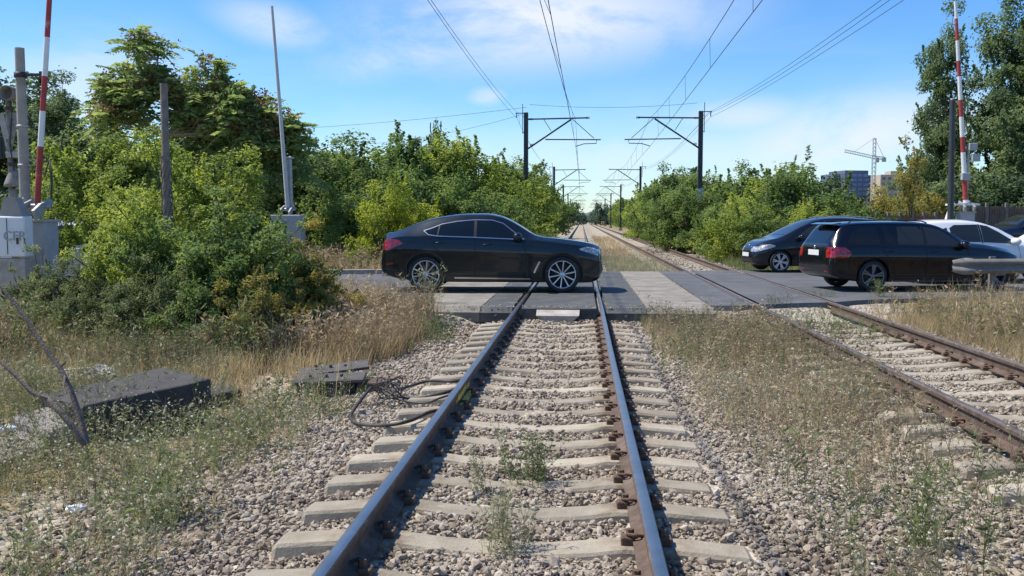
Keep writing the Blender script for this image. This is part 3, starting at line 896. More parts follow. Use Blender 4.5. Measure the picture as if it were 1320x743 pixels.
def stones(name, x0, x1, y0, y1, dens, smin, smax, keep=None, seed=1, label=''):
    r = np.random.default_rng(seed)
    n = int((x1 - x0) * (y1 - y0) * dens)
    x = r.uniform(x0, x1, n); yv = r.uniform(y0, y1, n)
    p = np.ones(n)
    if keep is not None: p = keep(x, yv)
    ok = r.uniform(0, 1, n) < p
    # keep most stones off the sleeper tops and out of the rail seats
    for (xc, sy) in sleeper_rows:
        if sy > y1 + 1 or sy < y0 - 1: continue
        on = (np.abs(yv - sy) < 0.135) & (np.abs(x - xc) < 1.33)
        ok &= ~(on & (r.uniform(0, 1, n) < 0.972))
    for rx in RAILS: ok &= np.abs(x - rx) > 0.09
    x = x[ok]; yv = yv[ok]; n = len(x)
    s = smin + (smax - smin) * r.beta(1.6, 3.0, n)
    z = ground_z(x, yv) + s * 0.12 + r.uniform(-0.012, 0.022, n)
    z = np.where((np.abs(x - C1) < 1.25) | (np.abs(x - C2) < 1.25), np.minimum(z, -0.175 - 0.0 * s), z)
    t = np.clip(r.beta(2.0, 2.2, n) - .05 + 0.22 * vnoise(x * 0.8, yv * 0.6) + .12 * vnoise(x * 2.3 + 5, yv * 2.1), 0, 1)
    t = np.clip(t - .16 * sstep(-1.9, -2.8, x) - .08 * sstep(1.0, 1.8, x) * (1 - sstep(2.8, 3.2, x)), 0, 1)
    V, F, mi, T = scatter(SP, np.stack([x, yv, z], -1), s, t, tilt=0.35, r=r)
    me = tri_mesh(name, V, F, mi, {'tint': T})
    return link_mesh(name, me, M['stone'])


def keep_main(x, y):
    k = sstep(-3.7, -2.4, x) * (1 - 0.55 * sstep(1.3, 2.2, x) * (1 - sstep(2.7, 3.1, x))) * (1 - sstep(5.5, 6.3, x))
    return k * (1 - sstep(16.2, 16.5, y) * (x < 3))


o = stones('ballast_stones', -3.7, 6.3, 2.4, 6.6, 900, 0.02, 0.088, keep_main, 11)
tag(o, kind='stuff')
o = stones('ballast_stones', -3.7, 6.3, 6.6, 11, 680, 0.024, 0.088, keep_main, 12)
tag(o, kind='stuff')
o = stones('ballast_stones', -3.7, 6.3, 11, 16.6, 400, 0.035, 0.10, keep_main, 13)
tag(o, kind='stuff')
# fine gravel lying between the bigger stones
OCT = []
for q in range(5):
    r_o = np.random.default_rng(900 + q)
    vo = np.array([(1, 0, 0), (0, 1, 0), (-1, 0, 0), (0, -1, 0), (0, 0, .7), (0, 0, -.7)], float) * .5 * r_o.uniform(.7, 1.25, (6, 1)) + r_o.normal(0, .05, (6, 3))
    OCT.append((vo, np.array([(0, 1, 4), (1, 2, 4), (2, 3, 4), (3, 0, 4), (1, 0, 5), (2, 1, 5), (3, 2, 5), (0, 3, 5)]), np.zeros(8, int)))
SP_BIG = SP; SP = OCT
o = stones('fine_gravel', -3.7, 4.2, 2.4, 7.5, 1500, 0.014, 0.04, keep_main, 21); tag(o, kind='stuff')
o = stones('fine_gravel', -3.7, 5.8, 7.5, 12, 700, 0.018, 0.045, keep_main, 22); tag(o, kind='stuff')
SP = SP_BIG
# grit kicked up onto the front edge of the crossing and along its seams
rg = np.random.default_rng(77); n = 900
x = rg.uniform(-3.4, 2.4, n); yv = np.where(rg.uniform(0, 1, n) < .6, 16.5 + rg.exponential(.18, n), rg.uniform(16.5, 28, n))
x = np.where((yv > 17.2), rg.choice([-1.80, -1.235, .45, 1.16, 2.33, -3.36], n) + rg.normal(0, .05, n), x)
ok = np.ones(n, bool)
for rx in RAILS: ok &= np.abs(x - rx) > .05
V, F, mi, T = scatter(SP, np.stack([x, yv, .003 + 0 * x], -1)[ok], rg.uniform(.012, .04, n)[ok], rg.uniform(.2, 1, n)[ok], .3, rg)
tag(link_mesh('grit', tri_mesh('grit', V, F, mi, {'tint': T}), M['stone']), kind='stuff')
o = stones('gravel', -7.0, -2.6, 3.0, 13.0, 200, 0.03, 0.09, lambda x, y: np.clip(0.10 + 0.8 * np.exp(-(((x + 3.2) / 0.7) ** 2 + ((y - 11.2) / 1.0) ** 2)) + 0.65 * np.clip(1 - (y - 6.5) / 3, 0, 1), 0, 1), 14)
tag(o, kind='stuff')
o = stones('ballast_stones', -2.6, 6.0, 29.2, 60, 50, 0.06, 0.14, lambda x, y: 1.0 + 0 * x, 15)
tag(o, kind='stuff')
# ================================================================== cars
def pchip(pts):
    """monotone cubic through (x, v) points"""
    xs = np.array([p[0] for p in pts], float); ys = np.array([p[1] for p in pts], float)
    h = np.diff(xs); d = np.diff(ys) / h
    m = np.zeros(len(xs)); m[0] = d[0]; m[-1] = d[-1]
    for i in range(1, len(xs) - 1):
        if d[i - 1] * d[i] > 0:
            w1 = 2 * h[i] + h[i - 1]; w2 = h[i] + 2 * h[i - 1]
            m[i] = (w1 + w2) / (w1 / d[i - 1] + w2 / d[i])

    def f(x):
        x = np.clip(x, xs[0], xs[-1])
        i = np.clip(np.searchsorted(xs, x) - 1, 0, len(h) - 1)
        t = (x - xs[i]) / h[i]
        return ((2 * t ** 3 - 3 * t ** 2 + 1) * ys[i] + (t ** 3 - 2 * t ** 2 + t) * h[i] * m[i]
                + (-2 * t ** 3 + 3 * t ** 2) * ys[i + 1] + (t ** 3 - t ** 2) * h[i] * m[i + 1])
    return f


class Car:
    """x forward from the rear axle, y to the left, z up from the road"""

    def __init__(s, name, loc, rz, label, cat, paint, prof, wb, wheel_r, wheel_w, track, arch_r, group=None, spokes=5, rim_mat=None, shoulder=0.955):
        s.root = empty(name, loc, rz, label, cat, group)
        s.paint = paint; s.wheelbase = wb; s.wr = wheel_r
        top = pchip(prof['top']); bot = pchip(prof['bottom']); belt = pchip(prof['belt']); wid = pchip(prof['width']); roof = pchip(prof['roof_w'])
        x0, x1 = prof['top'][0][0], prof['top'][-1][0]
        u = np.linspace(0, 1, 90)
        u = 0.5 - 0.5 * np.cos(np.pi * u)           # denser at the ends
        xs = x0 + (x1 - x0) * (0.5 * u + 0.5 * np.linspace(0, 1, 90))
        rows = []
        for x in xs:
            zt, zl, zb, w, wr = float(top(x)), float(bot(x)), float(belt(x)), float(wid(x)), float(roof(x))
            zb = min(zb, zt - 0.035); zb = max(zb, zl + 0.05)
            h = zb - zl
            wr = min(wr, w * 0.9)
            half = [(0, zl), (.75 * w, zl), (.90 * w, zl + .01), (.945 * w, zl + .03)]
            for t, k in ((.16, .976), (.30, .974), (.45, .978), (.58, .988), (.68, 1.0), (.74, .997), (.82, .984), (.91, .972), (1.0, shoulder)):
                half.append((k * w, zl + max(.03 / max(h, .05), t) * h if t < .2 else zl + t * h))
            zr = zb + (zt - zb) * 0.87
            wbt = shoulder * w
            for t in (0.06, .25, .5, .75, 0.93):
                half.append((wbt + (wr - wbt) * t + 0.02 * math.sin(t * math.pi) * min(1, (zt - zb) / .3), zb + (zr - zb) * t))
            for (k, t) in ((1.0, 0.0), (.955, .30), (.88, .52), (.72, .76), (.5, .90), (.25, .975), (0, 1.0)):
                half.append((wr * k, zr + (zt - zr) * t))
            rows.append([(x, y, z) for y, z in half] + [(x, -y, z) for y, z in half[-2:0:-1]])
        n = len(rows[0])
        vs = [p for r in rows for p in r]; fs = []
        for i in range(len(rows) - 1):
            for k in range(n): fs.append([i * n + k, i * n + (k + 1) % n, (i + 1) * n + (k + 1) % n, (i + 1) * n + k])
        fs.append(list(range(n))); fs.append([(len(rows) - 1) * n + k for k in range(n - 1, -1, -1)])
        mb = MB(); mb.add(vs, fs, 0, True)
        body = mb.build('body', [paint, M['black_plastic']], None)
        bm = bmesh.new(); bm.from_mesh(body.data)
        s.bvh = BVHTree.FromBMesh(bm); bm.free()
        # wheel arches
        cut = MB()
        for ax in (0, wb):
            for sd in (1, -1):
                cut.lathe([(0.0, sd * (track - 0.16)), (arch_r, sd * (track - 0.16)), (arch_r, sd * 1.4), (0.0, sd * 1.4)], (ax, 0, wheel_r + 0.01), 'y', 40)
        co = cut.build('cutter', [M['black_plastic']])
        bmx = bmesh.new(); bmx.from_mesh(co.data); bmesh.ops.remove_doubles(bmx, verts=bmx.verts, dist=1e-4); bmesh.ops.recalc_face_normals(bmx, faces=bmx.faces); bmx.to_mesh(co.data); bmx.free()
        md = body.modifiers.new('b', 'BOOLEAN'); md.operation = 'DIFFERENCE'; md.object = co; md.solver = 'EXACT'
        bpy.context.view_layer.update()
        dg = bpy.context.evaluated_depsgraph_get()
        nm = bpy.data.meshes.new_from_object(body.evaluated_get(dg))
        nm.name = 'body'
        body.modifiers.clear(); body.data = nm
        bpy.data.objects.remove(co)
        nm.materials.clear(); nm.materials.append(paint); nm.materials.append(M['black_plastic'])
        for p in nm.polygons:
            c = p.center; mi = 0
            for ax in (0, wb):
                r = math.hypot(c.x - ax, c.z - wheel_r - 0.01)
                if r < arch_r + 0.004 and abs(c.y) < 1.2 and abs(p.normal.y) < 0.3 and abs(r - arch_r) < 0.02: mi = 1
                if r < arch_r and abs(abs(c.y) - (track - 0.16)) < 0.01: mi = 1
            if p.normal.z < -0.9 and c.z < 0.4: mi = 1
            p.material_index = mi; p.use_smooth = True
        nm.set_sharp_from_angle(angle=rad(35))
        body.parent = s.root
        s.body = body
        # wheels
        for ax, nmw in ((0, 'wheel'), (wb, 'wheel')):
            for sd in (1, -1): s.wheel(ax, sd, track, wheel_w, spokes, rim_mat or M['alloy'])

    def wheel(s, ax, sd, track, w, spokes, rim_mat):
        r = s.wr
        mb = MB()
        y1 = sd * (track); yi = sd * (track - w)
        mb.lathe([(0, sd * (track - 0.09)), (r * 0.68, sd * (track - 0.09)), (r * 0.68, sd * (track - 0.11)), (0, sd * (track - 0.11))], (ax, 0, r), 'y', 32)
        hub = mb.build('wheel', M['hub_dark'], s.root)
        t = MB(); rim_r = r * 0.765
        d = lambda k: sd * (track - w * k)
        t.lathe([(rim_r, d(.06)), (rim_r + .012, d(.02)), (r * .9, d(-.015)), (r * .965, d(.05)), (r * .995, d(.16)), (r, d(.3)), (r, d(.7)), (r * .99, d(.86)), (r * .9, d(1.0)), (rim_r, d(.98)), (rim_r, d(.06))], (ax, 0, r), 'y', 48)
        t.build('tyre', M['rubber'], hub)
        m = MB()
        m.lathe([(rim_r, d(.05)), (rim_r * 1.0, d(.015)), (rim_r * .955, d(.01)), (rim_r * .93, d(.05)), (rim_r * .915, d(.2)), (rim_r * .9, d(.6))], (ax, 0, r), 'y', 48)
        m.lathe([(0, d(.075)), (rim_r * .17, d(.08)), (rim_r * .2, d(.12)), (rim_r * .2, d(.3))], (ax, 0, r), 'y', 20)
        for k in range(spokes):
            a = 2 * math.pi * k / spokes + 0.2
            pair = (-0.13, 0.13) if spokes <= 6 else (0.0,)
            wd = rim_r * (0.085 if spokes <= 6 else 0.062)
            for off in pair:
                a0 = a + off * 1.6 * (0.6 if spokes <= 6 else 1); a1 = a + off
                p0 = Vector((math.cos(a0) * rim_r * .17, 0, math.sin(a0) * rim_r * .17)); p1 = Vector((math.cos(a1) * rim_r * .95, 0, math.sin(a1) * rim_r * .95))
                t_ = (p1 - p0).normalized(); nn = Vector((-t_.z, 0, t_.x))
                q = []
                for p, ww, dep in ((p0, wd * .8, .10), (p1, wd * 1.1, .04)):
                    for sgn in (-1, 1):
                        q.append(Vector((ax, 0, r)) + p + nn * sgn * ww + Vector((0, d(dep + .05), 0)))
                    for sgn in (1, -1):
                        q.append(Vector((ax, 0, r)) + p + nn * sgn * ww * 0.55 + Vector((0, d(dep), 0)))
                m.add(q, [[0, 1, 5, 4], [1, 2, 6, 5], [2, 3, 7, 6], [3, 0, 4, 7]])
        m.build('rim', rim_mat, hub)

    # ---- things laid on the body surface
    def hit_side(s, x, z, sd, off):
        h = s.bvh.ray_cast(Vector((x, sd * 3, z)), Vector((0, -sd, 0)))
        if h[0] is None: return None
        n = h[1]
        if n.y * sd < 0: n = -n
        return h[0] + n * off

    def side_panel(s, name, lower, upper, mat, parent=None, off=0.004, nx=26, nz=8, sides=(1, -1), joined=False):
        lo = np.array(lower, float); up = np.array(upper, float)
        x0 = max(lo[0, 0], up[0, 0]); x1 = min(lo[-1, 0], up[-1, 0])
        for sd in sides:
            mb = MB(); vs = []; fs = []
            for i in range(nx + 1):
                t = i / nx; x = x0 + (x1 - x0) * t
                a = np.interp(x, lo[:, 0], lo[:, 1]); b = np.interp(x, up[:, 0], up[:, 1])
                for k in range(nz + 1):
                    z = a + (b - a) * k / nz
                    p = s.hit_side(x, z, sd, off)
                    if p is None: p = Vector((x, sd * 0.5, z))
                    vs.append(p)
            m = nz + 1
            for i in range(nx):
                for k in range(nz): fs.append([i * m + k, (i + 1) * m + k, (i + 1) * m + k + 1, i * m + k + 1])
            mb.add(vs, fs, 0, True)
            mb.build(name, mat, parent or s.root)

    def side_strip(s, name, pts, width, mat, off=0.004, parent=None, sides=(1, -1), dens=0.06):
        for sd in sides:
            mb = MB(); P = []
            for a, b in zip(pts[:-1], pts[1:]):
                n = max(1, int(math.hypot(b[0] - a[0], b[1] - a[1]) / dens))
                for k in range(n): P.append((a[0] + (b[0] - a[0]) * k / n, a[1] + (b[1] - a[1]) * k / n))
            P.append(pts[-1]); vs = []
            for i, p in enumerate(P):
                a = P[max(i - 1, 0)]; b = P[min(i + 1, len(P) - 1)]
                tx, tz = b[0] - a[0], b[1] - a[1]; L_ = math.hypot(tx, tz) or 1
                nx_, nz_ = -tz / L_ * width / 2, tx / L_ * width / 2
                for sg in (-1, 1):
                    q = s.hit_side(p[0] + nx_ * sg, p[1] + nz_ * sg, sd, off)
                    if q is None: q = vs[-1] if vs else Vector((p[0], sd * .5, p[1]))
                    vs.append(q)
            fs = [[2 * i, 2 * i + 1, 2 * i + 3, 2 * i + 2] for i in range(len(P) - 1)]
            mb.add(vs, fs, 0, True)
            mb.build(name, mat, parent or s.root)

    def end_panel(s, name, rows, mat, front=True, parent=None, off=0.004, ny=14, yc=0.0, mirror=False):
        """rows: list of (z, y_lo, y_hi) seen from the front or the rear"""
        for sg in ((1, -1) if mirror else (1,)):
            mb = MB(); vs = []; fs = []
            D = 1 if front else -1
            for (z, a, b) in rows:
                for k in range(ny + 1):
                    y = (a + (b - a) * k / ny) * sg
                    h = s.bvh.ray_cast(Vector((D * 12, y, z)), Vector((-D, 0, 0)))
                    if h[0] is None: vs.append(vs[-1] if vs else Vector((0, y, z))); continue
                    n = h[1]
                    if n.x * D < 0: n = -n
                    vs.append(h[0] + n * off)
            m = ny + 1
            for i in range(len(rows) - 1):
                for k in range(ny): fs.append([i * m + k, i * m + k + 1, (i + 1) * m + k + 1, (i + 1) * m + k])
            mb.add(vs, fs, 0, True)
            mb.build(name, mat, parent or s.root)

    def mirror_(s, x, z, y, mat=None):
        for sd in (1, -1):
            mb = MB()
            prof = [(0.0, -0.12), (0.06, -0.115), (0.09, -0.07), (0.105, 0.0), (0.10, 0.07), (0.06, 0.12), (0.0, 0.125)]
            c = Vector((x, sd * (y + 0.10), z))
            n = 14; vs = []; fs = []
            for (r, h) in prof:
                for k in range(n):
                    a = 2 * math.pi * k / n
                    vs.append(c + Vector((r * math.cos(a) * 1.0, h * 1.05, r * 0.92 * math.sin(a) + 0.0)))
            for i in range(len(prof) - 1):
                for k in range(n): fs.append([i * n + k, i * n + (k + 1) % n, (i + 1) * n + (k + 1) % n, (i + 1) * n + k])
            mb.add(vs, fs, 0, True)
            mb.tube([(x + 0.03, sd * (y - 0.04), z - 0.07), (x, sd * (y + 0.06), z - 0.04)], 0.025, 8)
            mb.build('wing_mirror', mat or s.paint, s.root)

    def handle(s, x, z, mat=None):
        for sd in (1, -1):
            p = s.hit_side(x, z, sd, 0.022); q = s.hit_side(x + 0.19, z + 0.012, sd, 0.022)
            if p is None or q is None: continue
            mb = MB()
            mid = (p + q) / 2 + Vector((0, sd * 0.008, 0))
            mb.tube([p + Vector((0, -sd * 0.02, 0)), p + Vector((0.015, 0, 0)), mid, q - Vector((0.015, 0, 0)), q + Vector((0, -sd * 0.02, 0))], 0.013, 8)
            mb.build('door_handle', mat or s.paint, s.root)

    def plate(s, x, z, tilt=0.0, front=True):
        mb = MB()
        h = s.bvh.ray_cast(Vector(((12 if front else -12), 0, z)), Vector((-1 if front else 1, 0, 0)))
        xx = h[0].x if h[0] else x
        mb.box((xx + (0.012 if front else -0.012), 0, z), (0.012, 0.52, 0.115), bevel=0.003)
        mb.build('number_plate', M['plate'], s.root)


# ------------------------------------------------------------------ coupe-roofed SUV on the crossing
SUV = dict(
    top=[(-1.02, .62), (-1.005, .80), (-.98, 1.02), (-.955, 1.19), (-.90, 1.255), (-.80, 1.27), (-.62, 1.325), (-.32, 1.435), (.08, 1.565), (.47, 1.635), (.87, 1.672), (1.26, 1.675), (1.55, 1.635), (1.78, 1.55),
         (2.06, 1.395), (2.36, 1.215), (2.52, 1.175), (2.85, 1.145), (3.24, 1.095), (3.50, 1.05), (3.66, 1.005), (3.765, .945), (3.805, .76), (3.82, .56)],
    bottom=[(-1.02, .50), (-.97, .40), (-.8, .33), (-.5, .26), (0, .22), (1.5, .21), (2.6, .21), (3.2, .20), (3.55, .21), (3.74, .30), (3.82, .44)],
    belt=[(-1.02, .6), (-.86, 1.10), (-.4, 1.185), (0.1, 1.185), (1.0, 1.165), (2.0, 1.115), (2.4, 1.10), (3.0, 1.03), (3.5, .94), (3.75, .78), (3.82, .5)],
    width=[(-1.02, .66), (-.97, .80), (-.85, .90), (-.5, .965), (0, .99), (1.0, .985), (2.0, .985), (2.9, .99), (3.3, .965), (3.55, .90), (3.72, .78), (3.82, .58)],
    roof_w=[(-1.02, .5), (-.8, .56), (-.3, .57), (.4, .60), (1.3, .62), (1.8, .64), (2.3, .70), (2.6, .76), (3.4, .70), (3.82, .4)])
W_ = at_z(549, 377.3, 0.0); W2_ = at_z(727.5, 377.8, 0.0)
hd = math.atan2(W2_.y - W_.y, W2_.x - W_.x)
# wheels' outer faces touch the ground at W_ (rear) and W2_ (front)
cx, cy = W_.x - math.sin(hd) * 0.93, W_.y + math.cos(hd) * 0.93
print('SUV rear axle', cx, cy, 'heading', math.degrees(hd), 'wb', (W2_ - W_).length)
c = Car('coupe_suv', (cx, cy, 0.0), hd, 'dark graphite coupe-roofed SUV with silver rims crossing the rails', 'car', M['paint_black'], SUV, 2.93, 0.386, 0.28, 0.97, 0.437, spokes=10)
# side glass: quarter, rear door, front door
c.side_panel('quarter_window', [(-.02, 1.285), (.10, 1.215), (.25, 1.205)], [(-.02, 1.29), (.27, 1.395), (.30, 1.40)], M['glass'], nx=10)
c.side_panel('door_window', [(.25, 1.205), (1.03, 1.178)], [(.25, 1.37), (.34, 1.42), (.66, 1.478), (1.03, 1.51)], M['glass'])
c.side_panel('door_window', [(1.10, 1.176), (1.96, 1.14)], [(1.10, 1.512), (1.40, 1.505), (1.62, 1.445), (1.96, 1.18)], M['glass'])
trim = [(-.05, 1.30), (.06, 1.215), (.25, 1.19), (1.05, 1.163), (2.1, 1.118)]
c.side_strip('window_trim', trim, .016, M['chrome'], .006)
c.side_strip('window_trim', [(-.05, 1.30), (.10, 1.345), (.34, 1.44), (.66, 1.497), (1.05, 1.53), (1.42, 1.523), (1.66, 1.452), (1.98, 1.21), (2.12, 1.12)], .016, M['chrome'], .006)
c.side_strip('door_pillar', [(1.065, 1.17), (1.065, 1.515)], .06, M['black_plastic'], .005)
c.side_strip('door_pillar', [(.255, 1.2), (.29, 1.41)], .025, M['black_plastic'], .007)
c.side_strip('door_seam', [(1.06, 1.16), (1.07, .8), (1.05, .36)], .012, M['seam'], .002)
c.side_strip('door_seam', [(2.08, 1.1), (2.16, .8), (2.14, .36)], .012, M['seam'], .002)
c.side_strip('door_seam', [(.12, 1.19), (.16, 1.0), (.38, .75), (.50, .5), (.52, .36)], .012, M['seam'], .002)
c.side_strip('door_seam', [(.52, .365), (2.14, .36)], .010, M['seam'], .002)
c.side_strip('bonnet_seam', [(2.25, 1.075), (3.2, .97), (3.42, .94)], .010, M['seam'], .002)
c.side_strip('sill_trim', [(.62, .315), (2.25, .295)], .028, M['chrome'], .008)
c.side_strip('sill_cladding', [(.44, .255), (2.50, .255)], .10, M['black_plastic'], .005)
c.side_strip('character_line', [(-.55, 1.06), (.2, 1.06), (1.2, 1.035), (2.2, .985), (2.7, .95)], .012, M['paint_black'], .012)
c.side_strip('fender_vent', [(2.33, .42), (2.38, .53), (2.45, .66)], .035, M['chrome'], .006)
for ax in (0, 2.93):
    c.side_strip('wheel_arch_trim', [(ax + .462 * math.cos(a), .396 + .462 * math.sin(a)) for a in np.linspace(-.12, math.pi + .12, 22)], .045, M['black_plastic'], .009)
c.handle(.22, 1.045); c.handle(1.24, 1.01)
c.mirror_(1.98, 1.175, .93)
c.end_panel('windscreen', [(1.215 + .40 * t, -.70 + .13 * t, .70 - .13 * t) for t in np.linspace(.03, .97, 12)], M['glass'], True)
c.end_panel('rear_window', [(1.26 + .36 * t, -.56 + .03 * t, .56 - .03 * t) for t in np.linspace(.05, .92, 12)], M['glass'], False)
c.side_panel('tail_light', [(-.92, .90), (-.80, .90), (-.50, 1.02)], [(-.92, 1.08), (-.80, 1.13), (-.60, 1.115), (-.50, 1.06)], M['tail_lens'], nx=12)
c.end_panel('tail_light', [(.92, .40, .86), (1.0, .40, .88), (1.07, .42, .86)], M['tail_lens'], False, mirror=True)
c.side_panel('headlight', [(3.30, .90), (3.62, .80), (3.70, .77)], [(3.30, .935), (3.45, .965), (3.62, .935), (3.70, .89)], M['head_lens'], nx=12)
c.end_panel('headlight', [(.79, .34, .68), (.86, .34, .72), (.91, .36, .72)], M['head_lens'], True, mirror=True)
c.end_panel('grille', [(.72, .05, .30), (.80, .04, .31), (.88, .05, .30)], M['black_plastic'], True, mirror=True)
c.end_panel('air_intake', [(.32, -.55, .55), (.42, -.6, .6), (.50, -.58, .58)], M['black_plastic'], True)
c.side_panel('air_intake', [(3.50, .40), (3.70, .42)], [(3.50, .42), (3.70, .58)], M['black_plastic'], nx=6)
c.side_strip('bumper_seam', [(-.42, .44), (-.62, .47), (-.95, .50)], .02, M['black_plastic'], .003)
c.side_strip('reflector', [(-.86, .60), (-.70, .61)], .03, M['tail_lens'], .004)
c.plate(0, .62, front=False); c.plate(0, .60)
mb = MB(); mb.add([(.40, -.02, 1.62), (.40, .02, 1.62), (.62, .012, 1.655), (.62, -.012, 1.655), (.42, 0, 1.695)], [[0, 1, 2, 3], [0, 4, 1], [1, 4, 2], [2, 4, 3], [3, 4, 0]])
mb.build('antenna', M['paint_black'], c.root)
mb = MB()
for sd in (1, -1): mb.tube([(-.80, sd * .62, .36), (-.99, sd * .62, .37)], .045, 12)
mb.build('exhaust', M['chrome'], c.root)

c.root.scale = (1, 1, 1.02)

# ------------------------------------------------------------------ navy estate car (rear towards us)
EST = dict(
    top=[(-.93, .60), (-.915, .80), (-.89, .98), (-.80, 1.12), (-.66, 1.32), (-.56, 1.405), (-.40, 1.432), (0, 1.452), (.6, 1.46), (1.1, 1.45), (1.45, 1.415), (1.75, 1.30), (2.15, 1.06), (2.28, 1.0),
         (2.6, .965), (3.0, .90), (3.3, .83), (3.45, .74), (3.53, .60), (3.55, .5)],
    bottom=[(-.93, .42), (-.86, .32), (-.6, .24), (0, .19), (1.5, .18), (2.5, .17), (3.2, .17), (3.45, .24), (3.55, .36)],
    belt=[(-.93, .58), (-.88, .86), (-.75, .94), (0, .945), (1.2, .925), (2.2, .90), (2.8, .84), (3.3, .72), (3.55, .46)],
    width=[(-.93, .74), (-.89, .82), (-.78, .865), (-.4, .895), (0, .908), (1.2, .905), (2.4, .905), (2.9, .895), (3.25, .83), (3.45, .70), (3.55, .50)],
    roof_w=[(-.93, .6), (-.7, .60), (-.5, .60), (.4, .62), (1.4, .62), (2.1, .68), (2.5, .72), (3.2, .62), (3.55, .38)])
pr = at_z(1125, 376.2, 0.0); ES = 1.055
hd2 = rad(11.0)
c = Car('estate_car', (pr.x - math.sin(hd2) * .9, pr.y + math.cos(hd2) * .9, 0.0), hd2, 'black estate car seen from behind with red tail light at the right of the crossing', 'car', M['paint_navy'], EST, 2.76, 0.318, 0.22, 0.885, 0.365, spokes=5, rim_mat=M['alloy_dark'])
c.side_panel('rear_side_window', [(-.55, 1.01), (-.38, .985), (.20, .975)], [(-.55, 1.04), (-.40, 1.24), (-.20, 1.31), (.14, 1.335)], M['glass'])
c.side_panel('quarter_window', [(.26, .975), (.52, .97)], [(.26, 1.30), (.30, 1.335), (.36, 1.335), (.52, 1.0)], M['glass'], nx=8)
c.side_panel('door_window', [(.55, .97), (1.14, .955)], [(.55, 1.03), (.42, 1.335), (.55, 1.337), (1.08, 1.337), (1.14, 1.2)][0:1] + [(.60, 1.335), (1.06, 1.337), (1.14, 1.25)], M['glass_clear'])
c.side_panel('door_window', [(1.20, .955), (2.02, .93)], [(1.20, 1.335), (1.42, 1.31), (1.62, 1.24), (2.02, .95)], M['glass_clear'])
c.side_strip('door_pillar', [(1.17, .95), (1.15, 1.34)], .045, M['black_plastic'], .006)
c.side_strip('window_trim', [(-.58, .98), (.2, .958), (1.2, .938), (2.1, .91)], .012, M['black_plastic'], .006)
for pts in ([(1.17, .92), (1.19, .6), (1.17, .32)], [(2.10, .89), (2.16, .6), (2.14, .32)], [(.20, .93), (.24, .80), (.42, .58), (.48, .32)], [(.48, .325), (2.14, .32)], [(-.50, .93), (-.54, .55)]):
    c.side_strip('door_seam', pts, .012, M['seam'], .002)
c.side_strip('character_line', [(-.6, .80), (.3, .80), (1.3, .785), (2.4, .75)], .012, M['paint_navy'], .012)
c.side_strip('sill_trim', [(.45, .215), (2.3, .205)], .03, M['galv'], .006)
c.handle(.30, .835); c.handle(1.28, .82)
c.mirror_(1.98, .96, .86)
c.end_panel('rear_window', [(1.0 + .30 * t, -.52 + .03 * t, .52 - .03 * t) for t in np.linspace(.0, 1, 12)], M['glass'], False)
c.end_panel('windscreen', [(1.02 + .36 * t, -.64 + .08 * t, .64 - .08 * t) for t in np.linspace(.04, .95, 12)], M['glass'], True)
c.side_panel('tail_light', [(-.89, .70), (-.78, .69), (-.58, .70), (-.50, .76)], [(-.89, .91), (-.80, .925), (-.62, .91), (-.50, .82)], M['tail_lens'], nx=12)
c.end_panel('tail_light', [(.70, .60, .80), (.82, .57, .81), (.91, .60, .80)], M['tail_lens'], False, mirror=True)
c.end_panel('bumper_strip', [(.46, -.78, .78), (.52, -.79, .79)], M['black_plastic'], False)
c.end_panel('boot_seam', [(.925, -.66, .66), (.94, -.66, .66)], M['seam'], False, off=.002)
c.end_panel('reflector', [(.40, .50, .70), (.43, .50, .71)], M['tail_lens'], False, mirror=True)
c.end_panel('headlight', [(.66, .4, .66), (.73, .4, .68)], M['head_lens'], True, mirror=True)
mb = MB()
mb.box((-.93, 0, .79), (.012, .52, .115), bevel=.003); mb.build('number_plate', M['plate'], c.root)
mb = MB(); mb.lathe([(0, -.012), (.04, -.012), (.04, 0.0)], (-.905, 0, .905), 'x', 18); mb.build('badge', M['chrome'], c.root)
mb = MB()
mb.add([(-.60, -.58, 1.40), (-.60, .58, 1.40), (-.78, .54, 1.375), (-.78, -.54, 1.375), (-.60, -.58, 1.425), (-.60, .58, 1.425), (-.78, .54, 1.39), (-.78, -.54, 1.39)], [[0, 1, 2, 3], [4, 7, 6, 5], [0, 4, 5, 1], [1, 5, 6, 2], [2, 6, 7, 3], [3, 7, 4, 0]])
mb.build('roof_spoiler', M['paint_navy'], c.root)
for sd in (1, -1):
    mb = MB(); mb.tube([(-.45, sd * .585, 1.41), (-.38, sd * .585, 1.455), (.4, sd * .60, 1.475), (1.2, sd * .60, 1.455), (1.32, sd * .60, 1.415)], .014, 8)
    mb.build('roof_rail', M['black_plastic'], c.root)

c.root.scale = (1.03, 1.03, ES)

# ------------------------------------------------------------------ black compact estate coming the other way
MPV = dict(
    top=[(-.80, .55), (-.78, .85), (-.72, 1.05), (-.55, 1.38), (-.40, 1.49), (0, 1.545), (.7, 1.58), (1.2, 1.565), (1.55, 1.51), (2.0, 1.33), (2.5, 1.075), (2.72, .985), (2.95, .93), (3.2, .84), (3.35, .72), (3.43, .58), (3.44, .5)],
    bottom=[(-.80, .40), (-.7, .3), (-.4, .22), (0, .19), (1.5, .18), (2.6, .17), (3.1, .18), (3.36, .24), (3.44, .36)],
    belt=[(-.80, .52), (-.72, .92), (-.3, .985), (1.0, .965), (2.2, .93), (2.6, .90), (3.0, .80), (3.3, .64), (3.44, .44)],
    width=[(-.80, .70), (-.74, .80), (-.5, .855), (0, .872), (1.2, .875), (2.4, .872), (2.8, .85), (3.1, .79), (3.32, .66), (3.44, .46)],
    roof_w=[(-.80, .58), (-.5, .58), (.4, .60), (1.3, .60), (1.8, .62), (2.4, .68), (2.8, .66), (3.2, .54), (3.44, .36)])
fw = at_z(1008, 351.5, 0.0)
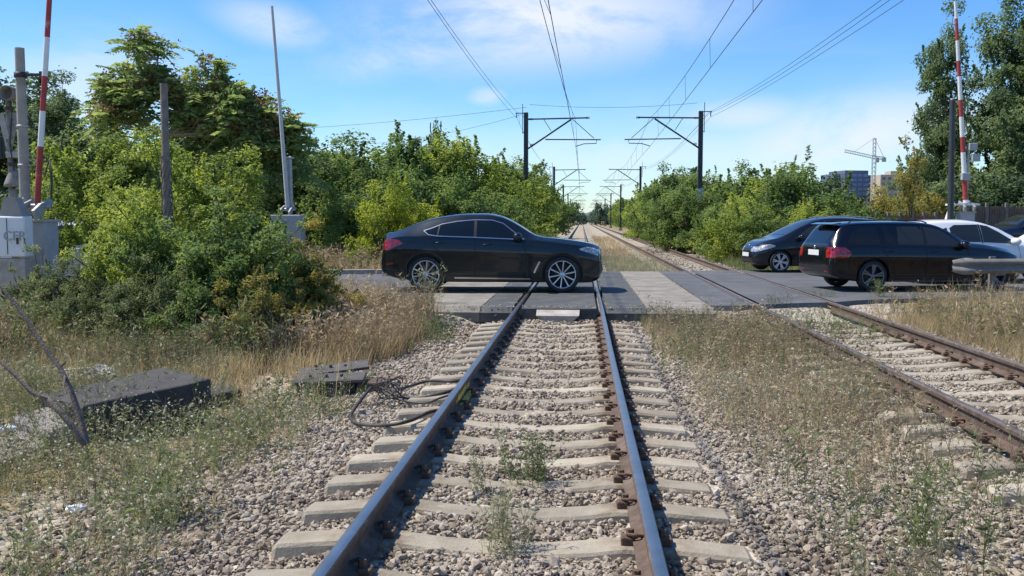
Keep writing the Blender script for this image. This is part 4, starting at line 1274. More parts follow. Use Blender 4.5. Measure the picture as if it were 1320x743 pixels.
hd3 = math.pi + rad(10.0)
# our side of this car is its left (+y) side
c = Car('compact_estate', (fw.x - math.cos(hd3) * 2.70 + math.sin(hd3) * 0.85, fw.y - math.sin(hd3) * 2.70 - math.cos(hd3) * 0.85, 0.0), hd3, 'black compact car facing left with pale headlight, partly behind the estate car', 'car', M['paint_black2'], MPV, 2.70, 0.305, 0.2, 0.855, 0.35, spokes=6)
c.side_panel('door_window', [(1.22, .985), (2.25, .955)], [(1.22, 1.425), (1.45, 1.40), (1.80, 1.27), (2.25, .98)], M['glass_clear'])
c.side_panel('door_window', [(.30, .99), (1.14, .985)], [(.30, 1.36), (.45, 1.43), (1.14, 1.43)], M['glass_clear'])
c.side_panel('rear_side_window', [(-.45, 1.03), (.22, .995)], [(-.45, 1.10), (-.25, 1.33), (.22, 1.41)], M['glass'])
for pts in ([(1.18, .96), (1.2, .6), (1.17, .32)], [(2.18, .92), (2.24, .6), (2.2, .32)], [(.25, .96), (.30, .75), (.45, .5), (.47, .32)], [(.47, .325), (2.2, .32)]):
    c.side_strip('door_seam', pts, .012, M['seam'], .002)
c.side_strip('door_trim', [(.5, .52), (2.2, .50)], .04, M['black_plastic'], .008)
c.handle(.36, .85); c.handle(1.28, .83); c.mirror_(2.1, 1.0, .83)
c.end_panel('windscreen', [(1.06 + .44 * t, -.66 + .10 * t, .66 - .10 * t) for t in np.linspace(.02, .97, 14)], M['glass_clear'], True)
c.end_panel('rear_window', [(1.06 + .30 * t, -.58 + .04 * t, .58 - .04 * t) for t in np.linspace(0, 1, 8)], M['glass'], False)
c.side_panel('headlight', [(2.86, .73), (3.30, .60), (3.36, .58)], [(2.86, .775), (3.0, .80), (3.2, .77), (3.36, .68)], M['head_lens'], nx=14)
c.end_panel('headlight', [(.59, .34, .60), (.66, .32, .66), (.73, .34, .66)], M['head_lens'], True, mirror=True)
c.end_panel('grille', [(.62, -.26, .26), (.68, -.28, .28)], M['black_plastic'], True)
c.end_panel('air_intake', [(.27, -.5, .5), (.36, -.52, .52), (.42, -.5, .5)], M['black_plastic'], True)
c.side_panel('tail_light', [(-.76, .85), (-.55, .9)], [(-.76, 1.0), (-.55, 1.2)], M['tail_lens'], nx=8)
c.plate(0, .50)
mb = MB(); mb.lathe([(0, .012), (.05, .01), (.05, 0.0)], (3.345, 0, .745), 'x', 18); mb.build('badge', M['chrome'], c.root)
for sd in (1, -1):
    mb = MB(); mb.tube([(-.35, sd * .575, 1.49), (-.25, sd * .575, 1.545), (.5, sd * .59, 1.60), (1.1, sd * .59, 1.59), (1.25, sd * .59, 1.545)], .014, 8)
    mb.build('roof_rail', M['galv'], c.root)

c.root.scale = (1.02, 1.02, 1.045)

# ------------------------------------------------------------------ white hatchback ahead of the estate car, and two more cars to the right
HAT = dict(
    top=[(-.72, .55), (-.70, .85), (-.65, 1.05), (-.48, 1.36), (-.32, 1.475), (.2, 1.53), (.7, 1.535), (1.1, 1.50), (1.5, 1.40), (1.95, 1.17), (2.25, 1.0), (2.55, .95), (2.95, .87), (3.2, .76), (3.32, .6), (3.34, .5)],
    bottom=[(-.72, .40), (-.6, .3), (-.3, .22), (0, .19), (1.5, .18), (2.6, .18), (3.0, .18), (3.26, .26), (3.34, .38)],
    belt=[(-.72, .52), (-.62, .93), (-.2, .98), (1.0, .95), (2.1, .91), (2.6, .86), (3.0, .76), (3.34, .44)],
    width=[(-.72, .70), (-.66, .80), (-.4, .85), (0, .868), (1.2, .87), (2.4, .87), (2.8, .84), (3.05, .78), (3.25, .64), (3.34, .46)],
    roof_w=[(-.72, .56), (-.4, .57), (.4, .60), (1.2, .60), (1.8, .64), (2.3, .70), (2.7, .66), (3.34, .36)])


def hatch(name, loc, rz, label, paint, glass):
    c = Car(name, loc, rz, label, 'car', paint, HAT, 2.55, 0.305, 0.2, 0.855, 0.35, spokes=6)
    c.side_panel('door_window', [(1.12, .97), (2.02, .93)], [(1.12, 1.40), (1.32, 1.37), (1.6, 1.22), (2.02, .95)], glass)
    c.side_panel('door_window', [(.28, .985), (1.05, .975)], [(.28, 1.32), (.42, 1.395), (1.05, 1.405)], glass)
    c.side_panel('quarter_window', [(-.18, 1.0), (.21, .99)], [(-.18, 1.1), (.0, 1.27), (.21, 1.33)], glass, nx=8)
    c.side_strip('door_pillar', [(1.085, .96), (1.08, 1.41)], .05, M['black_plastic'], .006)
    for pts in ([(1.09, .95), (1.1, .6), (1.08, .32)], [(2.02, .91), (2.1, .6), (2.06, .32)], [(.24, .96), (.28, .75), (.42, .5), (.44, .32)]):
        c.side_strip('door_seam', pts, .010, M['seam'], .002)
    c.handle(.34, .85); c.handle(1.18, .83); c.mirror_(1.92, .99, .82)
    c.end_panel('windscreen', [(1.0 + .43 * t, -.66 + .10 * t, .66 - .10 * t) for t in np.linspace(.02, .95, 12)], glass, True)
    c.end_panel('rear_window', [(1.06 + .34 * t, -.58 + .05 * t, .58 - .05 * t) for t in np.linspace(0, 1, 10)], glass, False)
    c.side_panel('headlight', [(2.80, .70), (3.2, .58)], [(2.80, .76), (3.0, .77), (3.2, .68)], M['head_lens'], nx=10)
    c.end_panel('headlight', [(.58, .32, .58), (.68, .30, .62)], M['head_lens'], True, mirror=True)
    c.end_panel('grille', [(.36, -.5, .5), (.48, -.5, .5)], M['black_plastic'], True)
    c.side_panel('tail_light', [(-.68, .80), (-.50, .85)], [(-.68, .98), (-.50, 1.12)], M['tail_lens'], nx=8)
    c.end_panel('tail_light', [(.80, .5, .74), (.95, .5, .74)], M['tail_lens'], False, mirror=True)
    c.plate(0, .46); c.plate(0, .62, front=False)
    return c


hatch('hatchback', (8.6, 24.3, .04), rad(12), 'white hatchback just beyond the black estate car', M['paint_white'], M['glass_clear'])
hatch('hatchback', (18.7, 38.3, .34), rad(190), 'dark blue hatchback standing far right in front of the brown fence', M['paint_blue'], M['glass_clear'])
hatch('hatchback', (16.75, 30.2, .25), rad(191), 'white car at the right edge facing left, below the dark blue hatchback', M['paint_white'], M['glass_clear'])
hatch('hatchback', (-13.4, 21.9, .02), rad(10), 'white car half hidden behind the left shrubs on the road', M['paint_white'], M['glass_clear'])
# ================================================================== trees and shrubs
def leaf_quads(P, Nrm, Lg, Wd, r):
    """folded diamond leaves at P with normals Nrm; returns V,F"""
    n = len(P)
    Nrm = Nrm / np.linalg.norm(Nrm, axis=1, keepdims=True)
    a = r.normal(size=(n, 3)); d = a - (a * Nrm).sum(1, keepdims=True) * Nrm; d /= np.linalg.norm(d, axis=1, keepdims=True)
    s = np.cross(Nrm, d)
    Lg = Lg[:, None]; Wd = Wd[:, None]
    base = P - d * Lg * .5
    tip = P + d * Lg * .5 - Nrm * Lg * .12
    lf = P - s * Wd * .5 + Nrm * Wd * .18 - d * Lg * .05
    rt = P + s * Wd * .5 + Nrm * Wd * .18 - d * Lg * .05
    V = np.stack([base, rt, tip, lf], 1).reshape(-1, 3)
    i = np.arange(n) * 4
    F = np.concatenate([np.stack([i, i + 1, i + 2], -1), np.stack([i, i + 2, i + 3], -1)])
    return V, F


def crown(name, seed, R, cz, nclump, crad, nleaf, leaf, mat, zmin=0.1, flat=0.8, lump=0.25, inner=0.35, up=0.5, cone=0.0, shoots=.55):
    """crown mesh around (0,0,cz) with radii R"""
    r = np.random.default_rng(seed)
    d = r.normal(size=(nclump, 3)); d /= np.linalg.norm(d, axis=1, keepdims=True)
    rad_ = (inner + (1 - inner) * r.uniform(0, 1, nclump) ** 0.55)
    rad_ *= 1 + lump * vnoise(d[:, 0] * 2.1 + seed, d[:, 1] * 2.1 + d[:, 2] * 1.7)
    C = d * rad_[:, None] * np.array(R)
    if cone: 
        t = np.clip((C[:, 2] + R[2]) / (2 * R[2]), 0, 1); C[:, :2] *= (1 - cone * t)[:, None] * (1 + .3 * cone)
    C[:, 2] += cz
    nsh = int(nclump * shoots)
    C[:, 2] = np.maximum(C[:, 2], zmin + crad * .4)
    cr = crad * r.uniform(.65, 1.3, nclump)
    w = cr ** 2; which = r.choice(nclump, nleaf, p=w / w.sum())
    o = r.normal(size=(nleaf, 3)); o /= np.linalg.norm(o, axis=1, keepdims=True)
    o *= (r.uniform(0, 1, nleaf) ** .45)[:, None]
    # stray shoots
    st = r.uniform(0, 1, nleaf) < .07; o[st] *= r.uniform(1.1, 1.6, (st.sum(), 1))
    P = C[which] + o * cr[which][:, None] * np.array([1, 1, flat])
    out = (P - np.array([0, 0, cz])) / np.array(R)
    out /= np.linalg.norm(out, axis=1, keepdims=True) + 1e-6
    # long shoots sticking out of the crown, leaves strung along them
    nl = int(nleaf * .16); ks = r.choice(nclump, max(nsh, 1)); sd_ = (C[ks] - np.array([0, 0, cz])) / np.array(R)
    sd_ = sd_ * .6 + np.array([0, 0, .75]) + r.normal(0, .3, (len(ks), 3)); sd_ /= np.linalg.norm(sd_, axis=1, keepdims=True)
    sl_ = crad * r.uniform(.9, 2.3, len(ks)); wi = r.integers(0, len(ks), nl); tt = r.uniform(.3, 1, nl)
    P[:nl] = C[ks][wi] + sd_[wi] * (sl_[wi] * tt)[:, None] + r.normal(0, 1, (nl, 3)) * (crad * .13 * (1.25 - tt))[:, None]; which[:nl] = ks[wi]
    out = (P - np.array([0, 0, cz])) / np.array(R)
    out /= np.linalg.norm(out, axis=1, keepdims=True) + 1e-6
    Nn = out * .55 + o * .35 + np.array([0, 0, up]) + r.normal(0, .48, (nleaf, 3))
    Lg = leaf * r.uniform(.65, 1.35, nleaf); V, F = leaf_quads(P, Nn, Lg, Lg * r.uniform(.5, .75, nleaf), r)
    ct = r.uniform(0, 1, nclump)
    T = np.clip(.5 + (ct[which] - .5) * .75 + r.normal(0, .17, nleaf), 0, 1)
    ok = P[:, 2] > zmin * .3
    keep = np.repeat(ok, 4)
    T = np.repeat(T, 4)
    me = tri_mesh(name, V, F, None, {'tint': T})
    me.materials.append(mat)
    return me, C


def trunk_mesh(seed, C, h, r0, mat, base_spread=0.0, nstem=1, nlimb=14, dia=7):
    r = np.random.default_rng(seed)
    mb = MB()
    for s_ in range(nstem):
        a = r.uniform(0, 6.28); bx, by = base_spread * math.cos(a) * (nstem > 1), base_spread * math.sin(a) * (nstem > 1)
        lean = r.normal(0, .05 if nstem == 1 else .18, 2)
        pts = []; rs = []
        for k in range(7):
            t = k / 6
            pts.append((bx + lean[0] * h * t + .03 * h * math.sin(3 * t + a) * t, by + lean[1] * h * t + .03 * h * math.cos(4 * t + a) * t, h * t))
            rs.append(r0 * (1.25 - t) * (.9 if t else 1.25))
        mb.tube(pts, rs, dia)
        idx = r.choice(len(C), min(nlimb, len(C)), replace=False)
        for i in idx:
            c = Vector(C[i]); k = int(np.clip(r.integers(2, 6), 0, 6)); p0 = Vector(pts[k])
            if c.z < p0.z * .5: continue
            mid = p0.lerp(c, .5) + Vector((r.normal(0, .08 * h / 4), r.normal(0, .08 * h / 4), -.04 * h))
            mb.tube([p0, mid, c], [rs[k] * .5, rs[k] * .3, .012 + r0 * .05], 5, caps=False)
    o = mb.build('trunk', mat); me = o.data; bpy.data.objects.remove(o)
    return me


class Species:
    def __init__(s, crown_me, trunk_me): s.c = crown_me; s.t = trunk_me

    def place(s, name, loc, scale, rz, label, cat, group=None, mat=None):
        root = empty(name, loc, rz, label, cat, group)
        root.scale = scale if isinstance(scale, tuple) else (scale,) * 3
        for nm, me in (('trunk', s.t), ('crown', s.c)):
            o = bpy.data.objects.new(nm, me); COL.objects.link(o); o.parent = root
            if nm == 'crown' and mat is not None:
                o.material_slots[0].link = 'OBJECT'; o.material_slots[0].material = mat
        return root


def species(seed, R, cz, nclump, crad, nleaf, leaf, mat, h, r0, bark, nstem=1, spread=.2, nlimb=14, **kw):
    cm, C = crown('crown', seed, R, cz, nclump, crad, nleaf, leaf, mat, **kw)
    tm = trunk_mesh(seed + 1, C, h, r0, bark, spread, nstem, nlimb)
    return Species(cm, tm)


# unit species, sizes in metres
S_BUSH = [species(20 + k, (2.5, 2.5, 2.5), 2.6, 80, .62, 13000, .17, M['leaf_mid'], 3.4, .09, M['bark'], 3, .3, lump=.55, zmin=.05) for k in range(3)]
S_TALL = [species(30 + k, (2.3, 2.3, 3.4), 3.7, 95, .60, 14000, .19, M['leaf_mid'], 5.2, .12, M['bark'], 2, .2, lump=.5, zmin=.1, cone=.35) for k in range(3)]
S_FAR = [species(40 + k, (2.6, 2.6, 3.2), 3.3, 55, .85, 4200, .36, M['leaf_mid'], 4.5, .12, M['bark'], 2, .2, 8, lump=.5, zmin=.1, cone=.3) for k in range(2)]
S_BIG = [species(50 + k, (3.6, 3.6, 8.0), 9.2, 130, 1.15, 36000, .26, M['leaf_dark'], 14.0, .28, M['bark'], 1, 0, 40, lump=.95, zmin=1.0, cone=.5, flat=.62, inner=.35) for k in range(2)]
S_SHRUB = [species(60 + k, (1.3, 1.3, 1.5), 1.5, 130, .23, 15000, .08, M['leaf_olive'], 1.9, .03, M['bark'], 5, .25, 14, lump=.55, zmin=.03, inner=.3) for k in range(3)]
S_MAPLE = [species(70 + k, (1.5, 1.5, 2.0), 2.3, 100, .36, 14000, .115, M['leaf_light'], 3.2, .045, M['bark'], 4, .25, 16, lump=.6, zmin=.2, inner=.3) for k in range(3)]
ri = np.random.default_rng(99)


def at_px(px, Y):                       # ground position straight below a photo column, Y metres up the line
    p = at_y(px, 284, Y)
    return (p.x, Y)


def put(sp, name, px, Y, top_py, label, cat='tree', group=None, mat=None, base_h=None, wide=1.0, sink=0.0, rz=None):
    """stand a tree at photo column px, Y metres away, its top reaching photo row top_py"""
    x, y = at_px(px, Y)
    z0 = float(ground_z(x, y, False)) - sink
    zt = at_y(px, top_py, Y).z
    zs = [v.co.z for v in sp.c.vertices]
    hh = np.percentile(zs, 99.6)
    k = (zt - z0) / hh
    return sp.place(name, (x, y, z0), (k * wide, k * wide, k), ri.uniform(0, 6.28) if rz is None else rz, label, cat, group, mat)


LM, LL, LY, LD, LO, LT, LF = (M[k] for k in ('leaf_mid', 'leaf_light', 'leaf_yellow', 'leaf_dark', 'leaf_olive', 'leaf_turning', 'leaf_far'))
G_L = 'trees in the left hedgerow beyond the crossing'
G_R = 'trees in the right hedgerow beyond the crossing'
G_F = 'far trees lining the railway'

# --- far left: dark tree behind the barrier, more crown behind the signal
put(S_BIG[0], 'broadleaf_tree', 78, 42, 98, 'dark green tree behind the red and white barrier boom on the left', 'tree', mat=LD, wide=1.15)
put(S_TALL[1], 'broadleaf_tree', 22, 46, 96, 'dark tree showing above the signal at the left edge', 'tree', mat=LD, wide=1.2)
put(S_TALL[2], 'broadleaf_tree', 112, 40, 158, 'smaller dark green tree right of the left barrier boom', 'tree', mat=LD, wide=1.2)

# --- light green box-elder scrub along the left, behind the front shrubs
mp = [(75, 26.5, 200, LL), (120, 26, 172, LL), (165, 25.5, 190, LL), (235, 22, 172, LL), (272, 20.5, 196, LL), (190, 26, 205, LM), (318, 21, 272, LM), (60, 20, 235, LL), (152, 19.5, 245, LL), (345, 19, 302, LM)]
lb = ['light green bush left of the leaning grey post, lower one', 'tall light green bush between the barrier boom and the grey post', 'light green bush just left of the grey wooden post', 'light green bush just right of the grey wooden post', 'light green bush under the feathery red seeded tree',
      'mid green bush behind the grey wooden post', 'mid green bush left of the plain raised boom', 'light green bush behind the white cabinet', 'light green bush just right of the half hidden white car', 'mid green bush at the foot of the plain raised boom']
for i, ((px, Y, t, m), l_) in enumerate(zip(mp, lb)):
    put(S_MAPLE[i % 3], 'shrub', px, Y, t, l_, 'shrub', 'box-elder bushes on the left', m, wide=1.05)

# --- front shrubs at the edge of the dry grass
fs_ = [(62, 14.0, 318, LO), (122, 13.9, 334, LO), (185, 14.4, 246, LL), (240, 13.9, 262, LM), (292, 13.6, 250, LM), (335, 13.6, 276, LM), (368, 14.0, 284, LT), (398, 14.3, 312, LT), (155, 12.9, 350, LO), (215, 12.9, 330, LO), (270, 12.8, 322, LM), (325, 12.6, 345, LT), (30, 14.5, 345, LO), (368, 13.0, 362, LT), (95, 12.9, 372, LO)]
lb = ['olive green shrub right of the white cabinet', 'olive shrub in front of the half hidden white car', 'green shrub in front of the grey post, left side', 'tall olive shrub in front of the grey post', 'tallest olive shrub in the front left thicket', 'green shrub in front of the plain boom machine', 'tall yellowing shrub at the right end of the front thicket',
      'small yellowing shrub at the edge of the road, right end of thicket', 'low olive shrub at the dry grass left of the thicket middle', 'low olive shrub in the middle front of the thicket', 'low olive shrub right of the thicket middle', 'low yellowing shrub at the thicket foot beside tall dry grass', 'low olive shrub at the left edge below the white cabinet', 'yellowish low shrub nearest the tall dry grass by the tracks', 'low olive shrub at the left behind the dark slab']
for i, ((px, Y, t, m), l_) in enumerate(zip(fs_, lb)):
    put(S_SHRUB[i % 3], 'shrub', px, Y, t, l_, 'shrub', 'front shrubs on the left', m, wide=1.0, sink=.05)

# --- feathery ailanthus with red seed clusters
def ailanthus():
    r = np.random.default_rng(5)
    fronds = []; seeds = []; limbs = MB()
    trunk = [(0, 0, 0), (.1, 0, 1.5), (-.05, .1, 3.0), (.15, 0, 4.2), (.05, 0, 5.4), (-.1, 0, 6.6)]
    limbs.tube(trunk, [.16, .13, .11, .09, .06, .03], 8)
    tips = []
    heads = [((-.35, 0, 7.0), .6), ((-.75, .2, 6.4), .7), ((-.15, .3, 6.1), .65), ((-1.3, .1, 5.4), .65), ((-1.0, -.3, 4.6), .7), ((-.5, -.2, 5.3), .65), ((.35, 0, 5.2), .6), ((.8, .1, 4.7), .75),
             ((1.5, .1, 5.25), .75), ((2.1, .0, 4.9), .85), ((2.75, .1, 4.55), .85), ((3.3, 0, 4.0), .85), ((2.6, -.3, 3.7), .95), ((1.8, .1, 4.0), .95), ((1.1, .2, 3.6), .85), ((3.45, .2, 3.2), .85), ((2.9, 0, 2.8), .95), ((2.0, .2, 2.9), .95),
             ((3.2, -.2, 2.1), .85), ((2.3, .1, 1.9), .9), ((-1.5, .2, 4.9), .5), ((3.7, 0, 2.6), .7), ((1.4, .4, 2.5), .8)]
    heads = [((c_[0] + r.normal(0, .34), c_[1] + r.normal(0, .3), c_[2] + (.75 if c_[0] > 1 else 0) + r.normal(0, .3)), q_ * .68) for (c_, q_) in heads for _k in range(3)]
    for (c, cr) in heads:
        c = Vector(c)
        k = min(range(len(trunk)), key=lambda q: (Vector(trunk[q]) - c).length + (2 if trunk[q][2] > c.z else 0))
        p0 = Vector(trunk[k]); mid = p0.lerp(c, .55) + Vector((0, 0, -.15))
        limbs.tube([p0, mid, c], [.05, .035, .02], 6, caps=False)
        for q in range(15):
            d = Vector(r.normal(size=3)); d.normalize()
            b = c + d * cr * r.uniform(.05, .6)
            dirv = Vector((d.x, d.y, d.z * .6 + .3)).normalized()
            fronds.append((b, dirv, r.uniform(.5, .8)))
        if c.z > 3.0:
            for q in range(int(r.integers(2, 5))):
                d = r.normal(size=3); d[2] = abs(d[2]); d /= np.linalg.norm(d); seeds.append(np.array(c) + d * cr * .85)
    P = []; Nn = []; Lg = []; Wd = []; D = []; T = []
    Vall = []; Fall = []; base = 0
    for (b, dv, ln) in fronds:
        t0 = r.uniform(0, 1)
        side = dv.cross(Vector((0, 0, 1)))
        if side.length < .05: side = Vector((1, 0, 0))
        side.normalize()
        for k in range(8):
            t = (k + 1) / 8
            p = b + dv * ln * t + Vector((0, 0, -.45 * ln * t * t))
            for sg in (-1, 1):
                ld = (side * sg * .85 + dv * .45 + Vector((0, 0, -.3))).normalized()
                L_ = .235 * ln / .6 * (1 - .35 * abs(t - .5))
                w = Vector((dv.x + r.normal(0, .4), dv.y + r.normal(0, .4), dv.z + r.normal(0, .4))) * .045
                tip = p + ld * L_
                Vall += [p, p + ld * L_ * .35 + w, tip, p + ld * L_ * .35 - w]; Fall += [(base, base + 1, base + 2), (base, base + 2, base + 3)]; base += 4
                T += [np.clip(.45 + .5 * (t0 - .5) + r.normal(0, .12), 0, 1)] * 4
    V = np.array([tuple(v) for v in Vall]); F = np.array(Fall)
    HC = np.array([h_[0] for h_ in heads]); HR = np.array([h_[1] for h_ in heads]); nl = 11000
    wh = r.choice(len(HC), nl, p=HR ** 2 / (HR ** 2).sum()); o_ = r.normal(size=(nl, 3)); o_ /= np.linalg.norm(o_, axis=1, keepdims=True); o_ *= (r.uniform(0, 1, nl) ** .4)[:, None]
    V3, F3 = leaf_quads(HC[wh] + o_ * HR[wh][:, None] * np.array([1, 1, .95]), o_ * .5 + np.array([0, 0, .45]) + r.normal(0, .5, (nl, 3)), .22 * r.uniform(.7, 1.3, nl), .075 * r.uniform(.8, 1.3, nl), r)
    F = np.concatenate([F, F3 + len(V)]); V = np.concatenate([V, V3])
    ct_ = r.uniform(0, 1, len(HC)); T += list(np.repeat(np.clip(.5 + .5 * (ct_[wh] - .5) + r.normal(0, .17, nl), 0, 1), 4))
    mi = np.zeros(len(F), int)
    # seed bunches
    SP_ = []
    for c in seeds: SP_.append(c + r.normal(0, 1, (30, 3)) * np.array([.13, .13, .10]))
    SP_ = np.concatenate(SP_)
    V2, F2 = leaf_quads(SP_, r.normal(size=SP_.shape), np.full(len(SP_), .10), np.full(len(SP_), .055), r)
    root = empty('ailanthus_tree', (0, 0, 0), 0, 'tall feathery tree with reddish seed clusters rising behind the grey post', 'tree')
    ob = limbs.build('trunk', M['bark_pale'], root)
    me = tri_mesh('crown', V, F, mi, {'tint': np.array(T)}); link_mesh('crown', me, M['leaf_mid2'], root)
    me = tri_mesh('seed_clusters', V2, F2, None, {'tint': np.repeat(r.uniform(0, 1, len(SP_)), 4)}); link_mesh('seed_clusters', me, M['seed_red'], root)
    return root


M['leaf_mid2'] = mat_leaf('leaf_feathery', (0.046, 0.075, 0.024), (0.105, 0.145, 0.042), (0.17, 0.19, 0.058), .42)
ai = ailanthus()
x, y = at_px(212, 34.5)
z0 = float(ground_z(x, y)); zt = at_y(212, 40, 34.5).z
k = (zt - z0) / 7.5
ai.location = (x, y, z0); ai.scale = (k * 1.05, k * 1.05, k)
put(S_TALL[0], 'broadleaf_tree', 335, 41, 140, 'dark green rounded tree between the feathery tree and the plain boom', 'tree', mat=LD, wide=1.0)
put(S_BUSH[1], 'broadleaf_tree', 378, 41, 190, 'dark green bushy tree behind the plain raised boom', 'tree', mat=LD, wide=1.0)
put(S_BUSH[0], 'broadleaf_tree', 288, 40, 160, 'dark green bushy tree behind the feathery tree', 'tree', mat=LD, wide=1.0)

# --- left hedgerow beyond the crossing
lh = [(414, 40, 212, LM, S_BUSH), (440, 42, 176, LM, S_TALL), (478, 44, 168, LM, S_BUSH), (520, 45, 172, LM, S_TALL), (563, 50, 176, LM, S_TALL), (592, 48, 172, LL, S_TALL), (618, 52, 190, LL, S_BUSH), (500, 38, 215, LM, S_BUSH), (548, 40, 215, LM, S_BUSH), (600, 41, 222, LM, S_BUSH),
      (640, 50, 225, LL, S_BUSH), (655, 56, 205, LM, S_TALL), (662, 62, 215, LM, S_BUSH), (672, 64, 208, LL, S_TALL), (682, 74, 226, LM, S_TALL), (692, 80, 238, LM, S_BUSH), (700, 90, 232, LM, S_TALL), (455, 36.5, 238, LM, S_BUSH), (645, 44, 245, LM, S_BUSH), (428, 39, 200, LM, S_TALL)]
for i, (px, Y, t, m, S) in enumerate(lh):
    put(S[i % 3], 'hedgerow_tree', px, Y, t, 'bushy green tree in the left hedgerow beyond the crossing', 'tree', G_L, m, wide=1.15)
put(S_BUSH[2], 'yellow_shrub', 498, 33, 226, 'bright yellow-green bush behind the roof of the graphite car', 'shrub', mat=LY, wide=.85)
put(S_BUSH[0], 'yellow_shrub', 545, 34, 258, 'low yellow-green bush directly behind the coupe roof', 'shrub', mat=LY, wide=1.0)
put(S_SHRUB[1], 'shrub', 462, 30.2, 318, 'small green bush at the far road edge left of the graphite car', 'shrub', mat=LM, wide=1.1)
put(S_FAR[0], 'conifer_tree', 559, 60, 160, 'dark narrow tree tip above the left hedgerow', 'tree', mat=LD, wide=.28)

# --- right hedgerow
rh = [(870, 52, 240, LM, S_BUSH), (905, 60, 222, LM, S_TALL), (930, 50, 225, LM, S_TALL), (955, 47, 214, LM, S_TALL), (985, 44, 222, LL, S_BUSH), (1012, 43, 214, LM, S_TALL), (1040, 42, 212, LM, S_BUSH), (1072, 41, 251, LL, S_BUSH), (1102, 40, 256, LM, S_BUSH), (955, 40, 258, LL, S_BUSH), (1000, 38.5, 262, LM, S_BUSH), (1045, 38, 258, LL, S_BUSH),
      (925, 45, 262, LM, S_BUSH), (1085, 37, 265, LM, S_BUSH), (890, 66, 226, LM, S_TALL), (868, 72, 215, LM, S_TALL), (850, 80, 232, LM, S_TALL), (842, 92, 240, LL, S_BUSH), (858, 62, 262, LL, S_BUSH), (836, 84, 262, LL, S_BUSH)]
for i, (px, Y, t, m, S) in enumerate(rh):
    put(S[(i + 1) % 3], 'hedgerow_tree', px, Y, t, 'bushy green tree in the right hedgerow beyond the crossing', 'tree', G_R, m, wide=1.15)
put(S_BUSH[1], 'yellow_shrub', 880, 54, 278, 'yellowish bush at the foot of the right catenary mast', 'shrub', mat=LT, wide=1.0)
# --- yellowing scrub right of the blue building, tall dark trees at the right
for i, (px, Y, t, m, w, l_) in enumerate([(1150, 46, 236, LT, 1.0, 'yellowing bush left of the tall dark trees, lower one'), (1185, 44, 244, LT, 1.0, 'yellowing bush close to the right barrier boom'), (1122, 48, 252, LL, 1.0, 'light green bush under the blue building'), (1215, 47, 240, LO, 1.1, 'olive bush behind the right barrier machine')]):
    put(S_BUSH[i % 3], 'shrub', px, Y, t, l_, 'shrub', None, m, wide=w)
def sapling(px, Y, top, label):
    sp = species(81, (.9, .9, 2.2), 4.4, 26, .42, 1500, .17, LT, 6.2, .045, M['bark'], 1, 0, 20, lump=.6, inner=.2)
    return put(sp, 'sapling', px, Y, top, label, 'tree', wide=.9)
sapling(1172, 40, 176, 'thin yellowing sapling with open branches left of the tall dark trees')
put(S_BIG[0], 'tall_tree', 1212, 52, 8, 'tall dark green tree left of the right barrier boom top', 'tree', mat=LD, wide=.70)
put(S_BIG[1], 'tall_tree', 1300, 50, -70, 'tallest dark green tree at the right edge of the view', 'tree', mat=LD, wide=.78)
put(S_BIG[0], 'tall_tree', 1345, 47, -30, 'dark green tree cut by the right edge of the view', 'tree', mat=LD, wide=.95, rz=2.0)
put(S_BUSH[0], 'broadleaf_tree', 1262, 48, 190, 'dark bushy tree at the foot of the tall trees behind the right barrier', 'tree', mat=LD, wide=1.2)
put(S_BUSH[2], 'broadleaf_tree', 1200, 56, 200, 'dark bushy tree between the yellowing bushes and the tall trees', 'tree', mat=LD, wide=1.0)
put(S_BUSH[1], 'broadleaf_tree', 1310, 45, 215, 'dark bushy tree above the brown fence at the right edge', 'tree', mat=LD, wide=1.3)

# --- far rows up the line, both sides
for i, Y in enumerate(np.arange(98, 330, 11.0)):
    for side, xx in ((-1, -7.6), (1, 11.2)):
        x = xx + side * ri.uniform(-.6, 1.6); h = ri.uniform(5.2, 7.2)
        sp = S_FAR[i % 2]
        sp.place('far_tree', (x, Y + ri.uniform(-3, 3), float(ground_z(x, Y, False))), (h / 6.2 * 1.15, h / 6.2 * 1.15, h / 6.2), ri.uniform(0, 6.28), 'distant tree beside the railway on the %s' % ('left' if side < 0 else 'right'), 'tree', G_F + (' left' if side < 0 else ' right'), (LM, LL, LM, LF)[int(ri.integers(0, 4))])
for i, (px, Y, t) in enumerate([(738, 340, 262), (752, 420, 276), (768, 400, 270), (778, 340, 262), (745, 480, 274), (760, 500, 278)]):
    put(S_FAR[i % 2], 'far_tree', px, Y, t, 'hazy tree at the far end of the railway', 'tree', 'trees at the vanishing point', LF, wide=1.2)

# second rows that close the gaps behind both hedgerows
for i in range(16):
    x = -12 - 2.6 * i + ri.uniform(-1, 1); Yq = 58 + ri.uniform(-6, 12)
    if i > 11: continue
    sp = S_FAR[i % 2]; k = ri.uniform(.95, 1.1) * (1.0 if i > 3 else .9)
    sp.place('hedgerow_tree', (x, Yq, .1), (k * 1.3, k * 1.3, k), ri.uniform(0, 6.28), 'tree in the second row behind the left hedgerow', 'tree', 'second row of trees on the left', LM)
for i in range(10):
    x = 14 + 2.8 * i + ri.uniform(-1, 1); Yq = 62 + ri.uniform(-5, 10); k = ri.uniform(.7, .8) * (.5 if 15 < x < 24 else 1)
    S_FAR[i % 2].place('hedgerow_tree', (x, Yq, .1), (k * 1.3, k * 1.3, k), ri.uniform(0, 6.28), 'tree in the second row behind the right hedgerow', 'tree', 'second row of trees on the right', LM)

